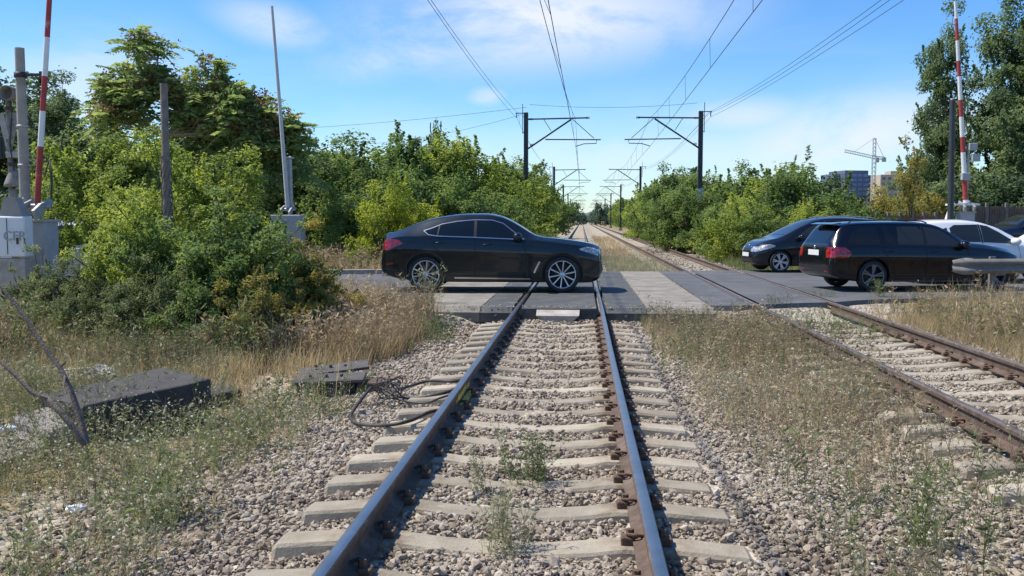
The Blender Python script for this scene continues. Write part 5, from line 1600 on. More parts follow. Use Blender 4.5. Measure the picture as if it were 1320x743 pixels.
# far wooded rise beyond everything
xs = np.linspace(-900, 900, 160); rows = []
mb = MB(); vs = []; fs = []
for i, x in enumerate(xs):
    h = 9 + 5 * float(vnoise(x * .012, 2.0)) + 3 * float(vnoise(x * .05, 7.0))
    vs += [(x, 1180, -1), (x, 1200, h * .7), (x, 1260, h), (x, 1400, -1)]
for i in range(len(xs) - 1):
    for k in range(3): fs.append([i * 4 + k, i * 4 + k + 1, (i + 1) * 4 + k + 1, (i + 1) * 4 + k])
mb.add(vs, fs, 0, True)
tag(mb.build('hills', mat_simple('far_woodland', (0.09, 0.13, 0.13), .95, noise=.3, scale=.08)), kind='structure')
# ================================================================== posts, barriers, signals, cabinets
def ground_at(x, y): return float(ground_z(x, y, False))


def pole_from_photo(px, Y, top_py, px_top=None):
    b = at_y(px, 284, Y); t = at_y(px_top if px_top else px, top_py, Y)
    return Vector((b.x, Y, ground_at(b.x, Y))), Vector((t.x, Y, t.z))


# left round concrete post
b, t = pole_from_photo(33.5, 17.0, 62)
root = empty('concrete_post', (b.x, b.y, b.z), 0, 'thick round grey concrete post at the left beside the red and white boom', 'post')
H = t.z - b.z
mb = MB(); mb.tube([(0, 0, -.2), (0, 0, H * .5), (0, 0, H)], [.104, .096, .084], 18); mb.build('shaft', M['pole_concrete'], root)
for zz in (H * .42, H * .55, H * .70):
    mb = MB(); mb.lathe([(.085, -.025), (.106, -.025), (.106, .025), (.085, .025)], (0, 0, zz), 'z', 18); mb.build('band', M['galv'], root)
mb = MB(); zz = at_y(33, 97, 17).z - b.z
mb.box((.22, -.02, zz), (.66, .035, .05)); mb.lathe([(.095, -.05), (.112, -.05), (.112, .05), (.095, .05)], (0, 0, zz), 'z', 18)
mb.box((.44, -.02, zz), (.09, .09, .12), bevel=.01); mb.build('boom_catch', M['mast'], root)


def barrier_boom(name, p0, p1, r0, r1, stripes, label, Hm, machine_mat, cols=('red_paint', 'white_paint'), parent_loc=None, wing=True, group=None):
    """raised boom on its machine; stripes = list of (t0, t1, colour index)"""
    base = Vector((p0.x, p0.y, ground_at(p0.x, p0.y)))
    root = empty(name, base, 0, label, 'barrier', group)
    a = p0 - base; d = p1 - p0
    m = MB()
    for (u, v, ci) in stripes:
        q0 = a + d * u; q1 = a + d * v
        m.tube([q0, q1], [r0 + (r1 - r0) * u, r0 + (r1 - r0) * v], 10, ci, caps=(u == 0 or v == 1))
    m.build('boom', [M[cols[0]], M[cols[1]]], root)
    mb = MB()
    mb.box((a.x, a.y + .02, (a.z - .35) / 2), (.52, .44, max(.3, a.z - .35)), bevel=.02)
    mb.box((a.x, a.y + .02, a.z - .33), (.60, .52, .05), bevel=.012)
    mb.build('machine_housing', machine_mat, root)
    mb = MB(); mb.box((a.x, a.y - .208, (a.z - .35) * .55), (.36, .012, .42), bevel=.004); mb.build('housing_door', machine_mat, root)
    if wing:
        mb = MB()
        for sx in (-1, 1):
            mb.box((a.x + sx * .17, a.y, a.z - .02), (.05, .40, .12), Matrix.Rotation(.3, 3, 'X'), bevel=.008)
            mb.box((a.x + sx * .17, a.y - .26, a.z - .16), (.07, .3, .2), Matrix.Rotation(.5, 3, 'X'), bevel=.012)
        mb.lathe([(0, -.26), (.05, -.26), (.05, .26), (0, .26)], (a.x, a.y, a.z - .06), 'x', 14)
        mb.build('counterweight', M['galv'], root)
    return root


# left boom, red/white
p0 = at_y(48, 262, 16.8); p1 = at_y(66, -40, 16.8)
px2t = lambda py: (262 - py) / 302.0
st = [(0, px2t(236), 0), (px2t(236), px2t(188), 0), (px2t(188), px2t(142), 1), (px2t(142), px2t(97), 0), (px2t(97), px2t(47), 1), (px2t(47), px2t(-5), 0), (px2t(-5), 1, 1)]
rt = barrier_boom('level_crossing_barrier', p0, p1, .058, .046, st, 'raised red and white barrier boom left of the crossing beside the thick post', 2.0, M['grey_box'])
mb = MB(); q = at_y(58, 226, 16.7) - rt.location
mb.tube([q, q + Vector((.09, 0, .28)), q + Vector((.13, 0, -.1)), q + Vector((.10, 0, -.45))], .02, 6); mb.build('cable', M['cable'], rt)

# white cabinet with raised letters
x0 = at_y(-14, 284, 16.0).x; x1 = at_y(31, 284, 16.0).x; ztop = at_y(20, 279, 16.0).z; zlo = at_y(20, 331, 16.0).z
root = empty('relay_cabinet', ((x0 + x1) / 2, 16.0, ground_at(x0, 16.0)), 0, 'white cabinet with the letters CFR at the left edge behind the shrubs', 'cabinet')
gz = root.location.z; wq = x1 - x0
mb = MB(); mb.box((0, .14, (ztop + zlo) / 2 - gz), (wq, .28, ztop - zlo), bevel=.03); mb.build('housing', M['white_paint'], root)
mb = MB(); mb.box((0, .14, (zlo - gz) / 2 - .02), (wq * .9, .22, zlo - gz - .03), bevel=.01); mb.build('plinth', M['concrete'], root)
mb = MB(); mb.prism([(-wq * .34, 0), (wq * .34, 0), (wq * .16, .34), (-wq * .16, .34)], -.1, .1, mat=Matrix.Translation((.05, .14, ztop - gz)) @ Matrix.Rotation(math.pi / 2, 4, 'X')); mb.build('lid', M['pole_concrete'], root)
cu = bpy.data.curves.new('letters', 'FONT'); cu.body = 'CFR'; cu.size = .24; cu.extrude = .008; cu.align_x = 'CENTER'; cu.align_y = 'CENTER'
to = bpy.data.objects.new('letters', cu); COL.objects.link(to); bpy.context.view_layer.update()
lm = bpy.data.meshes.new_from_object(to.evaluated_get(bpy.context.evaluated_depsgraph_get())); bpy.data.objects.remove(to)
o = link_mesh('letters', lm, M['grey_box'], root)
lm.materials.clear(); lm.materials.append(M['grey_box'])
o.rotation_euler = (math.pi / 2, 0, 0); o.location = (at_y(19, 305, 16).x - root.location.x, -.006, at_y(19, 305, 16).z - gz)

M['signal_grey'] = mat_simple('weathered_signal_grey', (0.24, 0.225, 0.20), .75, noise=.25, scale=9, second=(.13, .10, .075), sec_pos=(.5, .66))
M['signal_grey2'] = mat_simple('pale_signal_grey', (0.38, 0.37, 0.34), .75, noise=.15, scale=9, second=(.2, .17, .14), sec_pos=(.55, .7))
mb = MB(); mb.box((0, -.004, (ztop + zlo) / 2 - gz), (.008, .012, (ztop - zlo) * .9)); mb.build('door_gap', M['seam'], root)
mb = MB(); mb.box((wq * .30, -.02, (ztop + zlo) / 2 - gz - .08), (.03, .03, .12), bevel=.005); mb.build('handle', M['rust'], root)
# crossing signal seen from behind, cut by the left edge
b, t = pole_from_photo(16, 17.4, 108)
root = empty('crossing_signal', b, 0, 'grey crossing signal with hooded lamps and crossed boards at the left edge', 'signal')
Z = lambda py: at_y(16, py, 17.4).z - b.z
XX = lambda px: at_y(px, 200, 17.4).x - b.x
mb = MB(); mb.tube([(0, 0, 0), (0, 0, Z(112))], .045, 12); mb.build('post', M['signal_grey'], root)
for (px, py) in ((22, 122), (2, 122)):      # hooded lamps
    h = MB(); h.lathe([(0, .02), (.10, .0), (.135, -.06), (.14, -.28), (.128, -.28), (.12, -.06), (0, -.03)], (XX(px), .0, Z(py)), 'y', 20)
    h.box((XX(px), .1, Z(py)), (.12, .12, .1), bevel=.02)
    lo = h.build('lamp_hood', M['signal_grey'], root)
for sg in (-1, 1):                          # St Andrew's cross boards, seen from behind
    mb = MB(); mb.box((XX(15 + 5 * sg), -.06 - .016 * sg, Z(172)), (.12, .014, .78), Matrix.Rotation(sg * .22, 3, 'Y'), bevel=.003); mb.build('cross_board', M['signal_grey'] if sg > 0 else M['signal_grey2'], root)
mb = MB(); mb.box((XX(-1), 0, Z(190)), (.18, .12, .42), bevel=.02); mb.build('target_board', M['black_plastic'], root)
mb = MB(); mb.lathe([(.05, .14), (.06, .12), (.10, .0), (.17, -.18), (.18, -.24), (.0, -.24)], (XX(17), -.02, Z(225)), 'z', 16)
mb.lathe([(0, .0), (.07, .0), (.06, -.22), (0, -.25)], (XX(17), -.02, Z(244)), 'z', 12); mb.build('bell', M['signal_grey'], root)
mb = MB(); mb.box((XX(20), -.04, Z(200)), (.30, .1, .12), bevel=.015); mb.build('bracket', M['signal_grey2'], root)
mb = MB()
for (x_, dz) in ((.07, 0), (.085, .04)):
    mb.tube([(x_, -.05, Z(128)), (x_ + .05, -.07, Z(150)), (x_ - .02, -.09, Z(185)), (x_ + .04, -.07, Z(215)), (x_, -.05, Z(262))], .014, 6)
mb.build('cable', M['cable'], root)
for zz in (Z(140), Z(182), Z(212)):
    mb = MB(); mb.lathe([(.045, -.03), (.062, -.03), (.062, .03), (.045, .03)], (0, 0, zz), 'z', 12); mb.box((.08, -.02, zz), (.07, .05, .05), bevel=.006); mb.build('clamp', M['rust'], root)

# weathered post with dead vine in the left scrub
b, t = pole_from_photo(216, 17.5, 108, 211)
root = empty('grey_post', b, 0, 'weathered grey wooden post standing among the left shrubs', 'post')
d = t - b
mb = MB(); mb.tube([(0, 0, -.1), d * .5, d], [.082, .076, .070], 10); mb.build('shaft', M['pole_wood'], root)
mb = MB()
for k in range(5):
    a0 = k * 1.3; mb.tube([(.1 * math.cos(a0 + .7 * j), .1 * math.sin(a0 + .7 * j), 1.2 + .2 * j + .02 * k) for j in range(9)], .012, 5)
mb.build('dead_vine', M['deadwood'], root)

# plain raised boom further off on the left
p0 = at_y(371, 268, 31.5); p1 = at_y(350.5, 8, 31.5)
st = [(0, .5, 1), (.5, 1, 1)]
rt = barrier_boom('level_crossing_barrier', p0, p1, .075, .045, st, 'plain pale grey raised boom on a grey machine, left of the road', 1.9, M['grey_box'], cols=('galv', 'white_pole'))if False else None
M['pale_pole'] = mat_simple('pale_pole', (0.5, 0.5, 0.48), .6, noise=.1)
rt = barrier_boom('level_crossing_barrier', p0, p1, .075, .045, [(0, .5, 0), (.5, 1, 1)], 'plain pale grey raised boom on a grey machine, left of the road', 1.9, M['grey_box'], cols=('pale_pole', 'pale_pole'))
mb = MB(); b = rt.location
for (px, pw) in ((371.5, .10), (375.5, .09)):
    q0 = at_y(px, 272, 31.7) - b; q1 = at_y(px - 2, 204, 31.7) - b; mb.tube([q0, q1], pw * .8, 10)
q = at_y(372, 204, 31.7) - b; mb.box((q.x, q.y, q.z), (.34, .2, .06), bevel=.01)
mb.build('counterweight_arm', M['galv'], rt)
mb = MB(); q = at_y(371, 282, 31.3) - b; mb.box((q.x, q.y, q.z - .35), (1.05, .6, .95), bevel=.03); mb.build('machine_cover', M['grey_box'], rt)

# right boom
p0 = at_y(1245, 262, 35.0); p1 = at_y(1231.5, 2, 35.0)
f = lambda py: (262 - py) / 260.0
ed = [262, 240, 226, 206, 186, 165, 148, 122, 100, 80, 58, 24, 2]
st = []; ci = 1
names_ = [1, 0, 0, 1, 0, 1, 0, 1, 1, 0, 1, 0]
edges = [262, 258, 224, 196, 176, 150, 128, 98, 78, 52, 24, 8, 2]
cl = [1, 0, 1, 0, 1, 0, 1, 0, 1, 0, 1, 1]
for k in range(12): st.append((f(edges[k]), f(edges[k + 1]), cl[k]))
rt = barrier_boom('level_crossing_barrier', p0, p1, .095, .05, st, 'raised red and white barrier boom in front of the tall dark trees on the right', 2.2, M['grey_box'])
b = rt.location
Zr = lambda py: at_y(1240, py, 35).z - b.z
Xr = lambda px: at_y(px, 200, 35).x - b.x
mb = MB()
for (px, py) in ((1252, 190), (1256, 204), (1244, 228)): mb.box((Xr(px), -.1, Zr(py)), (.28, .2, .26), bevel=.02)
mb.tube([(Xr(1248), -.02, Zr(262)), (Xr(1248), -.02, Zr(185))], .035, 8); mb.build('lamp_box', M['grey_box'], rt)
mb = MB()
mb.prism([(Xr(1219), Zr(292)), (Xr(1226), Zr(292)), (Xr(1232), Zr(262)), (Xr(1228), Zr(262))], -.1, .1, mat=Matrix.Rotation(math.pi / 2, 4, 'X')); mb.box((Xr(1243), 0, Zr(264)), (Xr(1262) - Xr(1224), .5, .07))
mb.build('frame', M['white_paint'], rt)
# dark pole beside it
b, t = pole_from_photo(1226, 34.0, 128, 1228)
root = empty('dark_pole', b, 0, 'slim dark grey pole just left of the right barrier boom', 'post')
d = t - b
mb = MB(); mb.tube([(0, 0, 0), d], [.11, .095], 12); mb.build('shaft', M['pole_dark'] if 'pole_dark' in M else M['mast'], root)
mb = MB(); mb.lathe([(.0, .03), (.07, .02), (.10, -.03)], d, 'z', 12); mb.build('cap', M['galv'], root)

# brown fence far right, low red-brown fence behind the cars
def panel_fence(px0, px1, Y, top, label, mat, n, zb=0.3, arch=True):
    a = at_y(px0, top, Y); c_ = at_y(px1, top, Y)
    root = empty('fence', (a.x, Y, zb), 0, label, 'fence')
    w = (c_.x - a.x) / n
    for k in range(n):
        mb = MB(); h = a.z - zb
        mb.box((w * (k + .5), 0, h * .46), (w * .95, .05, h * .86), bevel=.01)
        nb = 8
        for j in range(nb):
            mb.box((w * (k + (j + .5) / nb), -.035, h * .47 + .04 * math.sin(math.pi * (j + .5) / nb)), (w / nb * .8, .022, h * .9))
        mb.build('panel', mat, root)
        mb = MB(); mb.box((w * k, 0, h * .51), (.12, .12, h * 1.03), bevel=.01); mb.build('post', M['pole_wood'], root)


panel_fence(1247, 1400, 41.5, 263, 'weathered brown panel fence at the right edge under the tall trees', M['brown_fence'], 6, .5)
panel_fence(1100, 1222, 41, 275, 'low red-brown fence behind the parked cars under the yellowing bushes', M['red_fence'], 8, .3)

# guard rail at the right, in front of the estate car
def guard_rail():
    a = Vector((7.55, 18.55)); d = Vector((math.cos(.20), math.sin(.20)))
    root = empty('guard_rail', (a.x, a.y, 0), .20, 'galvanised guard rail with rounded end beside the golden grass on the right', 'guard rail')
    prof = [(0, .52), (-.035, .545), (-.075, .575), (-.075, .605), (-.03, .64), (0.0, .665), (-.03, .69), (-.075, .725), (-.075, .755), (-.035, .785), (0, .81)]
    mb = MB(); n = len(prof)
    xs = np.linspace(.0, 9.0, 30)
    vs = []
    for x in xs:
        for (y, z) in prof: vs.append((x, y, z))
    for x in xs:
        for (y, z) in prof: vs.append((x, y + .006, z))
    fs = []
    for off in (0, len(xs) * n):
        for i in range(len(xs) - 1):
            for k in range(n - 1): fs.append([off + i * n + k, off + i * n + k + 1, off + (i + 1) * n + k + 1, off + (i + 1) * n + k])
    mb.add(vs, fs, 0, True); mb.build('beam', M['galv_old'], root)
    # fishtail end
    mb = MB(); vs = []; fs = []
    for i, x in enumerate(np.linspace(0, -.32, 8)):
        t = i / 7; sc = 1 + .18 * math.sin(t * math.pi) - .25 * t * t
        for (y, z) in prof: vs.append((x, y * (1 - .6 * t) + .22 * t * t, .665 + (z - .665) * sc))
    for i in range(7):
        for k in range(n - 1): fs.append([i * n + k, i * n + k + 1, (i + 1) * n + k + 1, (i + 1) * n + k])
    mb.add(vs, fs, 0, True); mb.build('end_piece', M['galv_old'], root)
    for k in range(5):
        mb = MB(); mb.box((.42 + 2.0 * k, .07, .30), (.12, .06, 1.1), bevel=.005); mb.box((.42 + 2.0 * k, .03, .665), (.1, .05, .22)); mb.build('post', M['galv_old'], root)


guard_rail()

# ================================================================== overhead line
MAST_X = (-3.35, 6.95)
ys_m = [-1.5, 56.0, 112.5, 169, 226, 283, 340]


def mast(y, side, label):
    x = MAST_X[0] if side < 0 else MAST_X[1]
    s = 1 if side < 0 else -1                 # towards its track
    big = y < 60
    root = empty('catenary_mast', (x, y, ground_at(x, y)), 0, label, 'catenary mast', 'catenary masts left' if side < 0 else 'catenary masts right')
    z0 = -root.location.z
    top = 7.95 if side < 0 else 7.95
    mb = MB(); mb.box((0, 0, (top + z0) / 2), (.26, .26, top + z0), bevel=.015)
    mb.build('pole', M['mast'], root)
    mb = MB(); mb.box((0, 0, .25), (.7, .7, .5), bevel=.03); mb.build('footing', M['concrete'], root)
    c = 2.95 * s
    mb = MB()
    ub = 7.55 + z0; lb_ = 5.75 + z0
    mb.tube([(0, 0, ub), (c + .75 * s, 0, ub + .06)], .045, 8)
    mb.tube([(.1 * s, 0, lb_ + .05), (c - .25 * s, 0, ub - .02)], .05, 8)
    mb.tube([(1.15 * s, 0, 6.35 + z0), (c + 1.5 * s, 0, 6.32 + z0)], .035, 8)
    mb.tube([(c - .2 * s, 0, ub), (c + 1.1 * s, 0, 6.4 + z0)], .022, 6)
    mb.tube([(1.05 * s, 0, ub), (1.5 * s, 0, 6.85 + z0)], .02, 6)
    mb.build('cantilever', M['mast'], root)
    mb = MB(); mb.tube([(c + 1.25 * s, 0, 6.32 + z0), (c + 1.25 * s, 0, 6.1 + z0), (c + .5 * s, 0, 6.08 + z0), (c, 0, 5.93 + z0)], .026, 6); mb.build('steady_arm', M['mast'], root)
    for (xx, zz) in ((.30 * s, ub + .005), (.34 * s, lb_ + .29), (c + .72 * s, ub + .055)):
        mb = MB()
        for k in range(4): mb.lathe([(.02, -.02), (.07, -.012), (.07, .012), (.02, .02)], (xx + .06 * (k - 1.5), 0, zz), 'x', 12)
        mb.build('insulator', M['mast'], root)
    mb = MB()
    sx = -s
    mb.tube([(0, -.14, 7.9 + z0), (sx * .62, -.14, 7.9 + z0)], .03, 6)
    mb.tube([(sx * .55, -.14, 7.9 + z0), (sx * .55, -.14, 7.62 + z0)], .03, 6)
    mb.tube([(sx * .2, -.05, 8.45 + z0), (sx * .2, -.05, 6.7 + z0)], .022, 6); mb.tube([(0, -.05, 7.7 + z0), (sx * .2, -.05, 7.7 + z0)], .022, 6); mb.tube([(0, -.05, 6.75 + z0), (sx * .2, -.05, 6.75 + z0)], .022, 6)
    mb.build('feeder_bracket', M['mast'], root)
    if big and side > 0 and y > 0:
        mb = MB(); mb.box((0, -.16, 3.05 + z0), (.48, .02, .72), bevel=.004); mb.build('sign_plate', M['grey_box'], root)
    return root


mast(ys_m[1], -1, 'nearest dark catenary mast left of the main track'); mast(ys_m[1], 1, 'nearest dark catenary mast on the right with a small grey plate')
mast(ys_m[2], -1, 'second catenary mast on the left, further up the line'); mast(ys_m[2], 1, 'second catenary mast on the right, further up the line')
for y in ys_m[3:]:
    mast(y, -1, 'distant catenary mast on the left near the vanishing point'); mast(y, 1, 'distant catenary mast on the right near the vanishing point')


def wire_pts(a, b, sag, n=14):
    a, b = Vector(a), Vector(b)
    return [a.lerp(b, k / n) - Vector((0, 0, 4 * sag * (k / n) * (1 - k / n))) for k in range(n + 1)]


def wire(name, pts, r, label, cat='wire', group=None, parent=None):
    mb = MB(); mb.tube(pts, r, 5)
    o = mb.build(name, M['wire'], parent)
    if parent is None: tag(o, label, cat, group)
    return o


RW = .010; FW = .008
for side, cx_, nm in ((-1, -.40, 'main track'), (1, 4.0, 'second track')):
    con = []; mes = []; drops = []
    stag = lambda i: .2 * (-1) ** i
    for i in range(len(ys_m) - 1):
        a, b_ = ys_m[i], ys_m[i + 1]
        off = lambda j, q: {-1: ((-.45, -1.05), (.02, .0)), 1: ((-.75, -.75), (.0, -.05))}[side][min(j, 1)][q] if j < 2 else stag(j) * .5
        ca = Vector((cx_ + off(i, 0), a, 5.9)); cb_ = Vector((cx_ + off(i + 1, 0), b_, 5.9))
        ma = Vector((cx_ + off(i, 1), a, 7.55)); mb_ = Vector((cx_ + off(i + 1, 1), b_, 7.55))
        w1 = wire_pts(ca, cb_, .03, 6); w2 = wire_pts(ma, mb_, .85, 16)
        con += w1 if i == 0 else w1[1:]; mes += w2 if i == 0 else w2[1:]
        if i < 3:
            for k in (2, 4, 6, 8, 10, 12, 14):
                t = k / 16; drops.append((w2[k], ca.lerp(cb_, t) - Vector((0, 0, .12 * t * (1 - t)))))
    w = wire('contact_wire', con, RW, 'overhead contact wire running above the %s' % nm)
    m_ = wire('messenger_wire', mes, RW, 'sagging upper catenary wire above the %s' % nm)
    for (p, q) in drops:
        wire('dropper', [p, q], .006, None, parent=m_)
for k, (dx_, dz_) in enumerate(((.60, 7.62), (.50, 7.9), (.35, 7.75))):
    pts = []
    for i in range(4):
        a, b_ = ys_m[i], ys_m[i + 1]
        s_ = wire_pts((6.95 + dx_ + (0.9 if i == 0 and k == 0 else .45 * (i == 0)) , a, dz_), (6.95 + dx_, b_, dz_), .55 + .12 * k, 12); pts += s_ if i == 0 else s_[1:]
    wire('feeder_wire', pts, FW, ('lowest', 'highest', 'middle')[k] + ' of the three feeder wires at the upper right', group='right feeder wires')
for k, (dx_, dz_) in enumerate(((-.55, 7.62), (-.45, 7.9))):
    pts = []
    for i in range(4):
        a, b_ = ys_m[i], ys_m[i + 1]
        s_ = wire_pts((-3.35 + dx_ - .25 * k, a, dz_), (-3.35 + dx_, b_, dz_), .55 + .1 * k, 12); pts += s_ if i == 0 else s_[1:]
    wire('feeder_wire', pts, FW, ('lower', 'upper')[k] + ' of the two feeder wires left of the main track', group='left feeder wires')
wire('cross_wire', wire_pts((-3.15, 55.95, 8.42), (6.75, 55.95, 8.42), .22), RW, 'thin wire spanning between the tops of the two nearest masts')
wire('cross_wire', wire_pts((-3.3, 55.9, 8.25), tuple(at_y(100, 172, 60)), .5, 20), RW, 'thin wire running left from the mast top behind the trees')
wire('cross_wire', wire_pts((-3.4, 56.05, 7.9), tuple(at_y(470, 186, 62)), .3, 20), RW, 'lower thin wire running left from the mast')

# ================================================================== distance: office block, tower crane
a = at_y(1070, 222, 420); b_ = at_y(1125, 222, 420)
root = empty('office_block', ((a.x + b_.x) / 2, 420, 0), .25, 'distant dark blue glass office block beyond the right hedgerow', 'building')
w = (b_.x - a.x); h = at_y(1095, 221, 420).z
M['block_dark'] = mat_simple('block_cladding', (0.10, 0.13, 0.19), .6, noise=.1)
M['block_glass'] = mat_simple('block_glass', (0.12, 0.22, 0.40), .2, noise=.2, scale=.4)
mb = MB(); mb.box((-w * .08, 0, h / 2), (w * .6, 14, h), bevel=.2); mb.box((w * .36, 2, h * .46), (w * .30, 12, h * .92), bevel=.2); mb.box((-w * .44, 3, h * .47), (w * .18, 12, h * .94), bevel=.2)
mb.build('wall', M['block_dark'], root)
for fl in range(8):
    for col in range(4):
        mb = MB(); zz = h * (.95 - .085 * fl) - 1.0
        mb.box((-w * .30 + w * .145 * col + w * .012, -7.04, zz), (w * .12, .12, h * .052)); mb.build('window', M['block_glass'], root)
    for col in range(2):
        mb = MB(); mb.box((w * .285 + w * .135 * col, -4.04, h * (.87 - .085 * fl) - .8), (w * .11, .12, h * .05)); mb.build('window', M['block_glass'], root)
a = at_y(1128, 232, 400); b_ = at_y(1160, 232, 400)
root = empty('apartment_block', ((a.x + b_.x) / 2, 400, 0), .1, 'distant beige building right of the tower crane', 'building')
w = b_.x - a.x; h = at_y(1150, 226, 400).z
M['beige'] = mat_simple('beige_render', (0.42, 0.36, 0.29), .9, noise=.1, scale=.3)
mb = MB(); mb.box((0, 0, h / 2), (w, 10, h), bevel=.1); mb.box((w * .2, 0, h + .8), (w * .4, 6, 1.6), bevel=.1); mb.build('wall', M['beige'], root)
for fl in range(6):
    for col in range(4):
        mb = MB(); mb.box((w * (-.36 + .24 * col), -5.03, h * (.92 - .11 * fl)), (w * .12, .1, h * .05)); mb.build('window', M['block_dark'], root)

p = at_y(1126, 232, 380); tz = at_y(1126, 178, 380).z; jz = at_y(1126, 203, 380).z
root = empty('tower_crane', (p.x, 380, 0), 0, 'distant tower crane with its jib pointing left, beside the blue office block', 'crane')


def lattice(mb, a, b, wd, nseg, r):
    a, b = Vector(a), Vector(b); d = (b - a).normalized()
    u = d.cross(Vector((0, 1, 0))).normalized(); v = d.cross(u)
    cs = [(1, 1), (1, -1), (-1, -1), (-1, 1)]
    P = lambda t, c: a.lerp(b, t) + (u * c[0] + v * c[1]) * wd / 2
    for c in cs: mb.tube([P(0, c), P(1, c)], r, 4)
    for k in range(nseg):
        for q in range(4):
            mb.tube([P(k / nseg, cs[q]), P((k + 1) / nseg, cs[(q + 1) % 4])], r * .7, 4)


mb = MB(); lattice(mb, (0, 0, 0), (0, 0, jz), 1.3, 16, .09); mb.build('tower', M['crane'], root)
mb = MB(); lattice(mb, (0, 0, jz), (-11.5, 0, jz + 2.6), 1.0, 12, .065); mb.build('jib', M['crane'], root)
mb = MB(); lattice(mb, (0, 0, jz), (4.2, 0, jz - .5), 1.0, 4, .08); mb.box((3.8, 0, jz - 1.0), (1.4, 1.2, 1.6), bevel=.05); mb.build('counter_jib', M['crane'], root)
mb = MB(); lattice(mb, (0, 0, jz), (0, 0, tz), 1.0, 5, .08); mb.tube([(0, 0, tz), (-8, 0, jz + 2.0)], .08, 4); mb.tube([(0, 0, tz), (3.9, 0, jz - .3)], .08, 4); mb.build('apex', M['crane'], root)
mb = MB(); mb.box((.9, -.9, jz - 1.1), (1.3, 1.4, 1.9), bevel=.1); mb.build('cab', M['grey_box'], root)

# ================================================================== by the track, left
def slab(name, top, th, mat, label, skew=(0, 0)):
    """top: 4 corners (Vector, counter-clockwise seen from above); th thickness"""
    mb = MB()
    bm = bmesh.new()
    vt = [bm.verts.new(p) for p in top]; vb = [bm.verts.new(Vector(p) + Vector((skew[0], skew[1], -th))) for p in top]
    bm.faces.new(vt); bm.faces.new(vb[::-1])
    for i in range(4): bm.faces.new([vt[i], vb[i], vb[(i + 1) % 4], vt[(i + 1) % 4]])
    bmesh.ops.recalc_face_normals(bm, faces=bm.faces)
    bmesh.ops.bevel(bm, geom=list(bm.edges), offset=.018, segments=2, affect='EDGES', profile=.5)
    bmesh.ops.subdivide_edges(bm, edges=[e for e in bm.edges if e.calc_length() > .5], cuts=5, use_grid_fill=True)
    r = random.Random(4)
    for v in bm.verts: v.co += Vector((r.uniform(-1, 1), r.uniform(-1, 1), r.uniform(-1, 1))) * .005
    me = bpy.data.meshes.new(name); bm.to_mesh(me); bm.free()
    o = link_mesh(name, me, mat); tag(o, label, 'concrete slab')
    return o


z1 = -.07
slab('concrete_slab', [at_z(107, 524, -.13), at_z(272, 488, -.02), at_z(209, 474, -.02), at_z(52, 509, -.13)], .46, M['dark_slab'], 'big dark grey concrete slab lying tilted in the weeds on the left')
slab('concrete_slab', [at_z(60, 561, -.34), at_z(98, 544, -.24), at_z(62, 524, -.22), at_z(12, 537, -.32)], .14, M['grey_slab'], 'paler flat slab piece leaning at the left end of the big dark slab')
slab('concrete_slab', [at_z(-10, 600, -.42), at_z(62, 573, -.40), at_z(36, 552, -.40), at_z(-30, 572, -.42)], .12, M['grey_slab'], 'low grey slab piece at the left edge in front of the others')
slab('concrete_slab', [at_z(262, 512, -.30), at_z(312, 502, -.30), at_z(290, 492, -.30), at_z(250, 500, -.30)], .08, M['dark_slab'], 'small dark slab piece at the right end of the big slab')

# dead branches standing in front of the slab
def branch(pts_px, Y, r0, r1, label, twigs=()):
    mb = MB(); P = [at_y(px, py, Y + dy) for (px, py, dy) in pts_px]
    base = P[0]
    root = empty('dead_branch', base, 0, label, 'branch')
    n = len(P)
    mb.tube([p - base for p in P], [r0 + (r1 - r0) * k / (n - 1) for k in range(n)], 8); mb.build('stem', M['deadwood'], root)
    for tw in twigs:
        mb = MB(); T = [at_y(px, py, Y + dy) - base for (px, py, dy) in tw]; mb.tube(T, [r1 * .8, r1 * .6, r1 * .4][:len(T)] if len(T) <= 3 else r1 * .5, 6); mb.build('twig', M['deadwood'], root)


branch([(112, 572, 0), (102, 535, .05), (92, 505, .1), (78, 475, .15), (55, 445, .2), (30, 405, .25), (-5, 362, .3)], 6.6, .026, .012, 'longer dead branch leaning left over the dark slab', [[(84, 485, .12), (82, 500, .0), (85, 508, -.05)], [(78, 473, .12), (85, 466, .1)]])
branch([(110, 574, .1), (95, 552, .1), (78, 532, .1), (62, 515, .15), (40, 505, .2), (18, 482, .2), (-5, 462, .25)], 6.4, .025, .013, 'shorter dead branch leaning lower to the left in front of the slab', [[(100, 570, -.02), (94, 545, -.1), (96, 537, -.1)], [(60, 514, .1), (50, 511, 0)]])

# cable pit with two lids and loops of cable
c0 = at_z(455, 492, -.26)
M['lid_dark'] = mat_simple('lid_dark', (.085, .08, .075), .85, noise=.3, bump=.4, second=(.05, .045, .04))
root = empty('cable_pit', (c0.x, c0.y, -.53), .16, 'low dark cable pit with two raised lids beside the left rail', 'cable pit')
mb = MB()
for (x, y, sx_, sy_) in ((-.28, -.28, .56, .05), (-.28, .34, .56, .05), (-.56, .03, .05, .6), (.02, .03, .05, .6)): mb.box((x, y, .13), (sx_, sy_, .34), bevel=.01)
mb.build('wall', M['dark_slab'], root)
for (y, z, ty, ln) in ((-.16, .335, .10, .78), (.30, .37, .12, .80)):
    mb = MB(); mb.box((-.24, y, z), (ln, .34, .035), Matrix.Rotation(ty, 3, 'X') @ Matrix.Rotation(-.10 if y > 0 else -.04, 3, 'Y') @ Matrix.Rotation(.10 if y > 0 else -.03, 3, 'Z'), bevel=.008)
    ld = mb.build('lid', M['lid_dark'], root)
    mb = MB()
    for k in range(3): mb.lathe([(0, .03), (.018, .03), (.022, .0)], (-.45 + .17 * k, y, z + .02), 'z', 8, smooth=False); mb.build('bolt', M['rust'], ld); mb = MB()
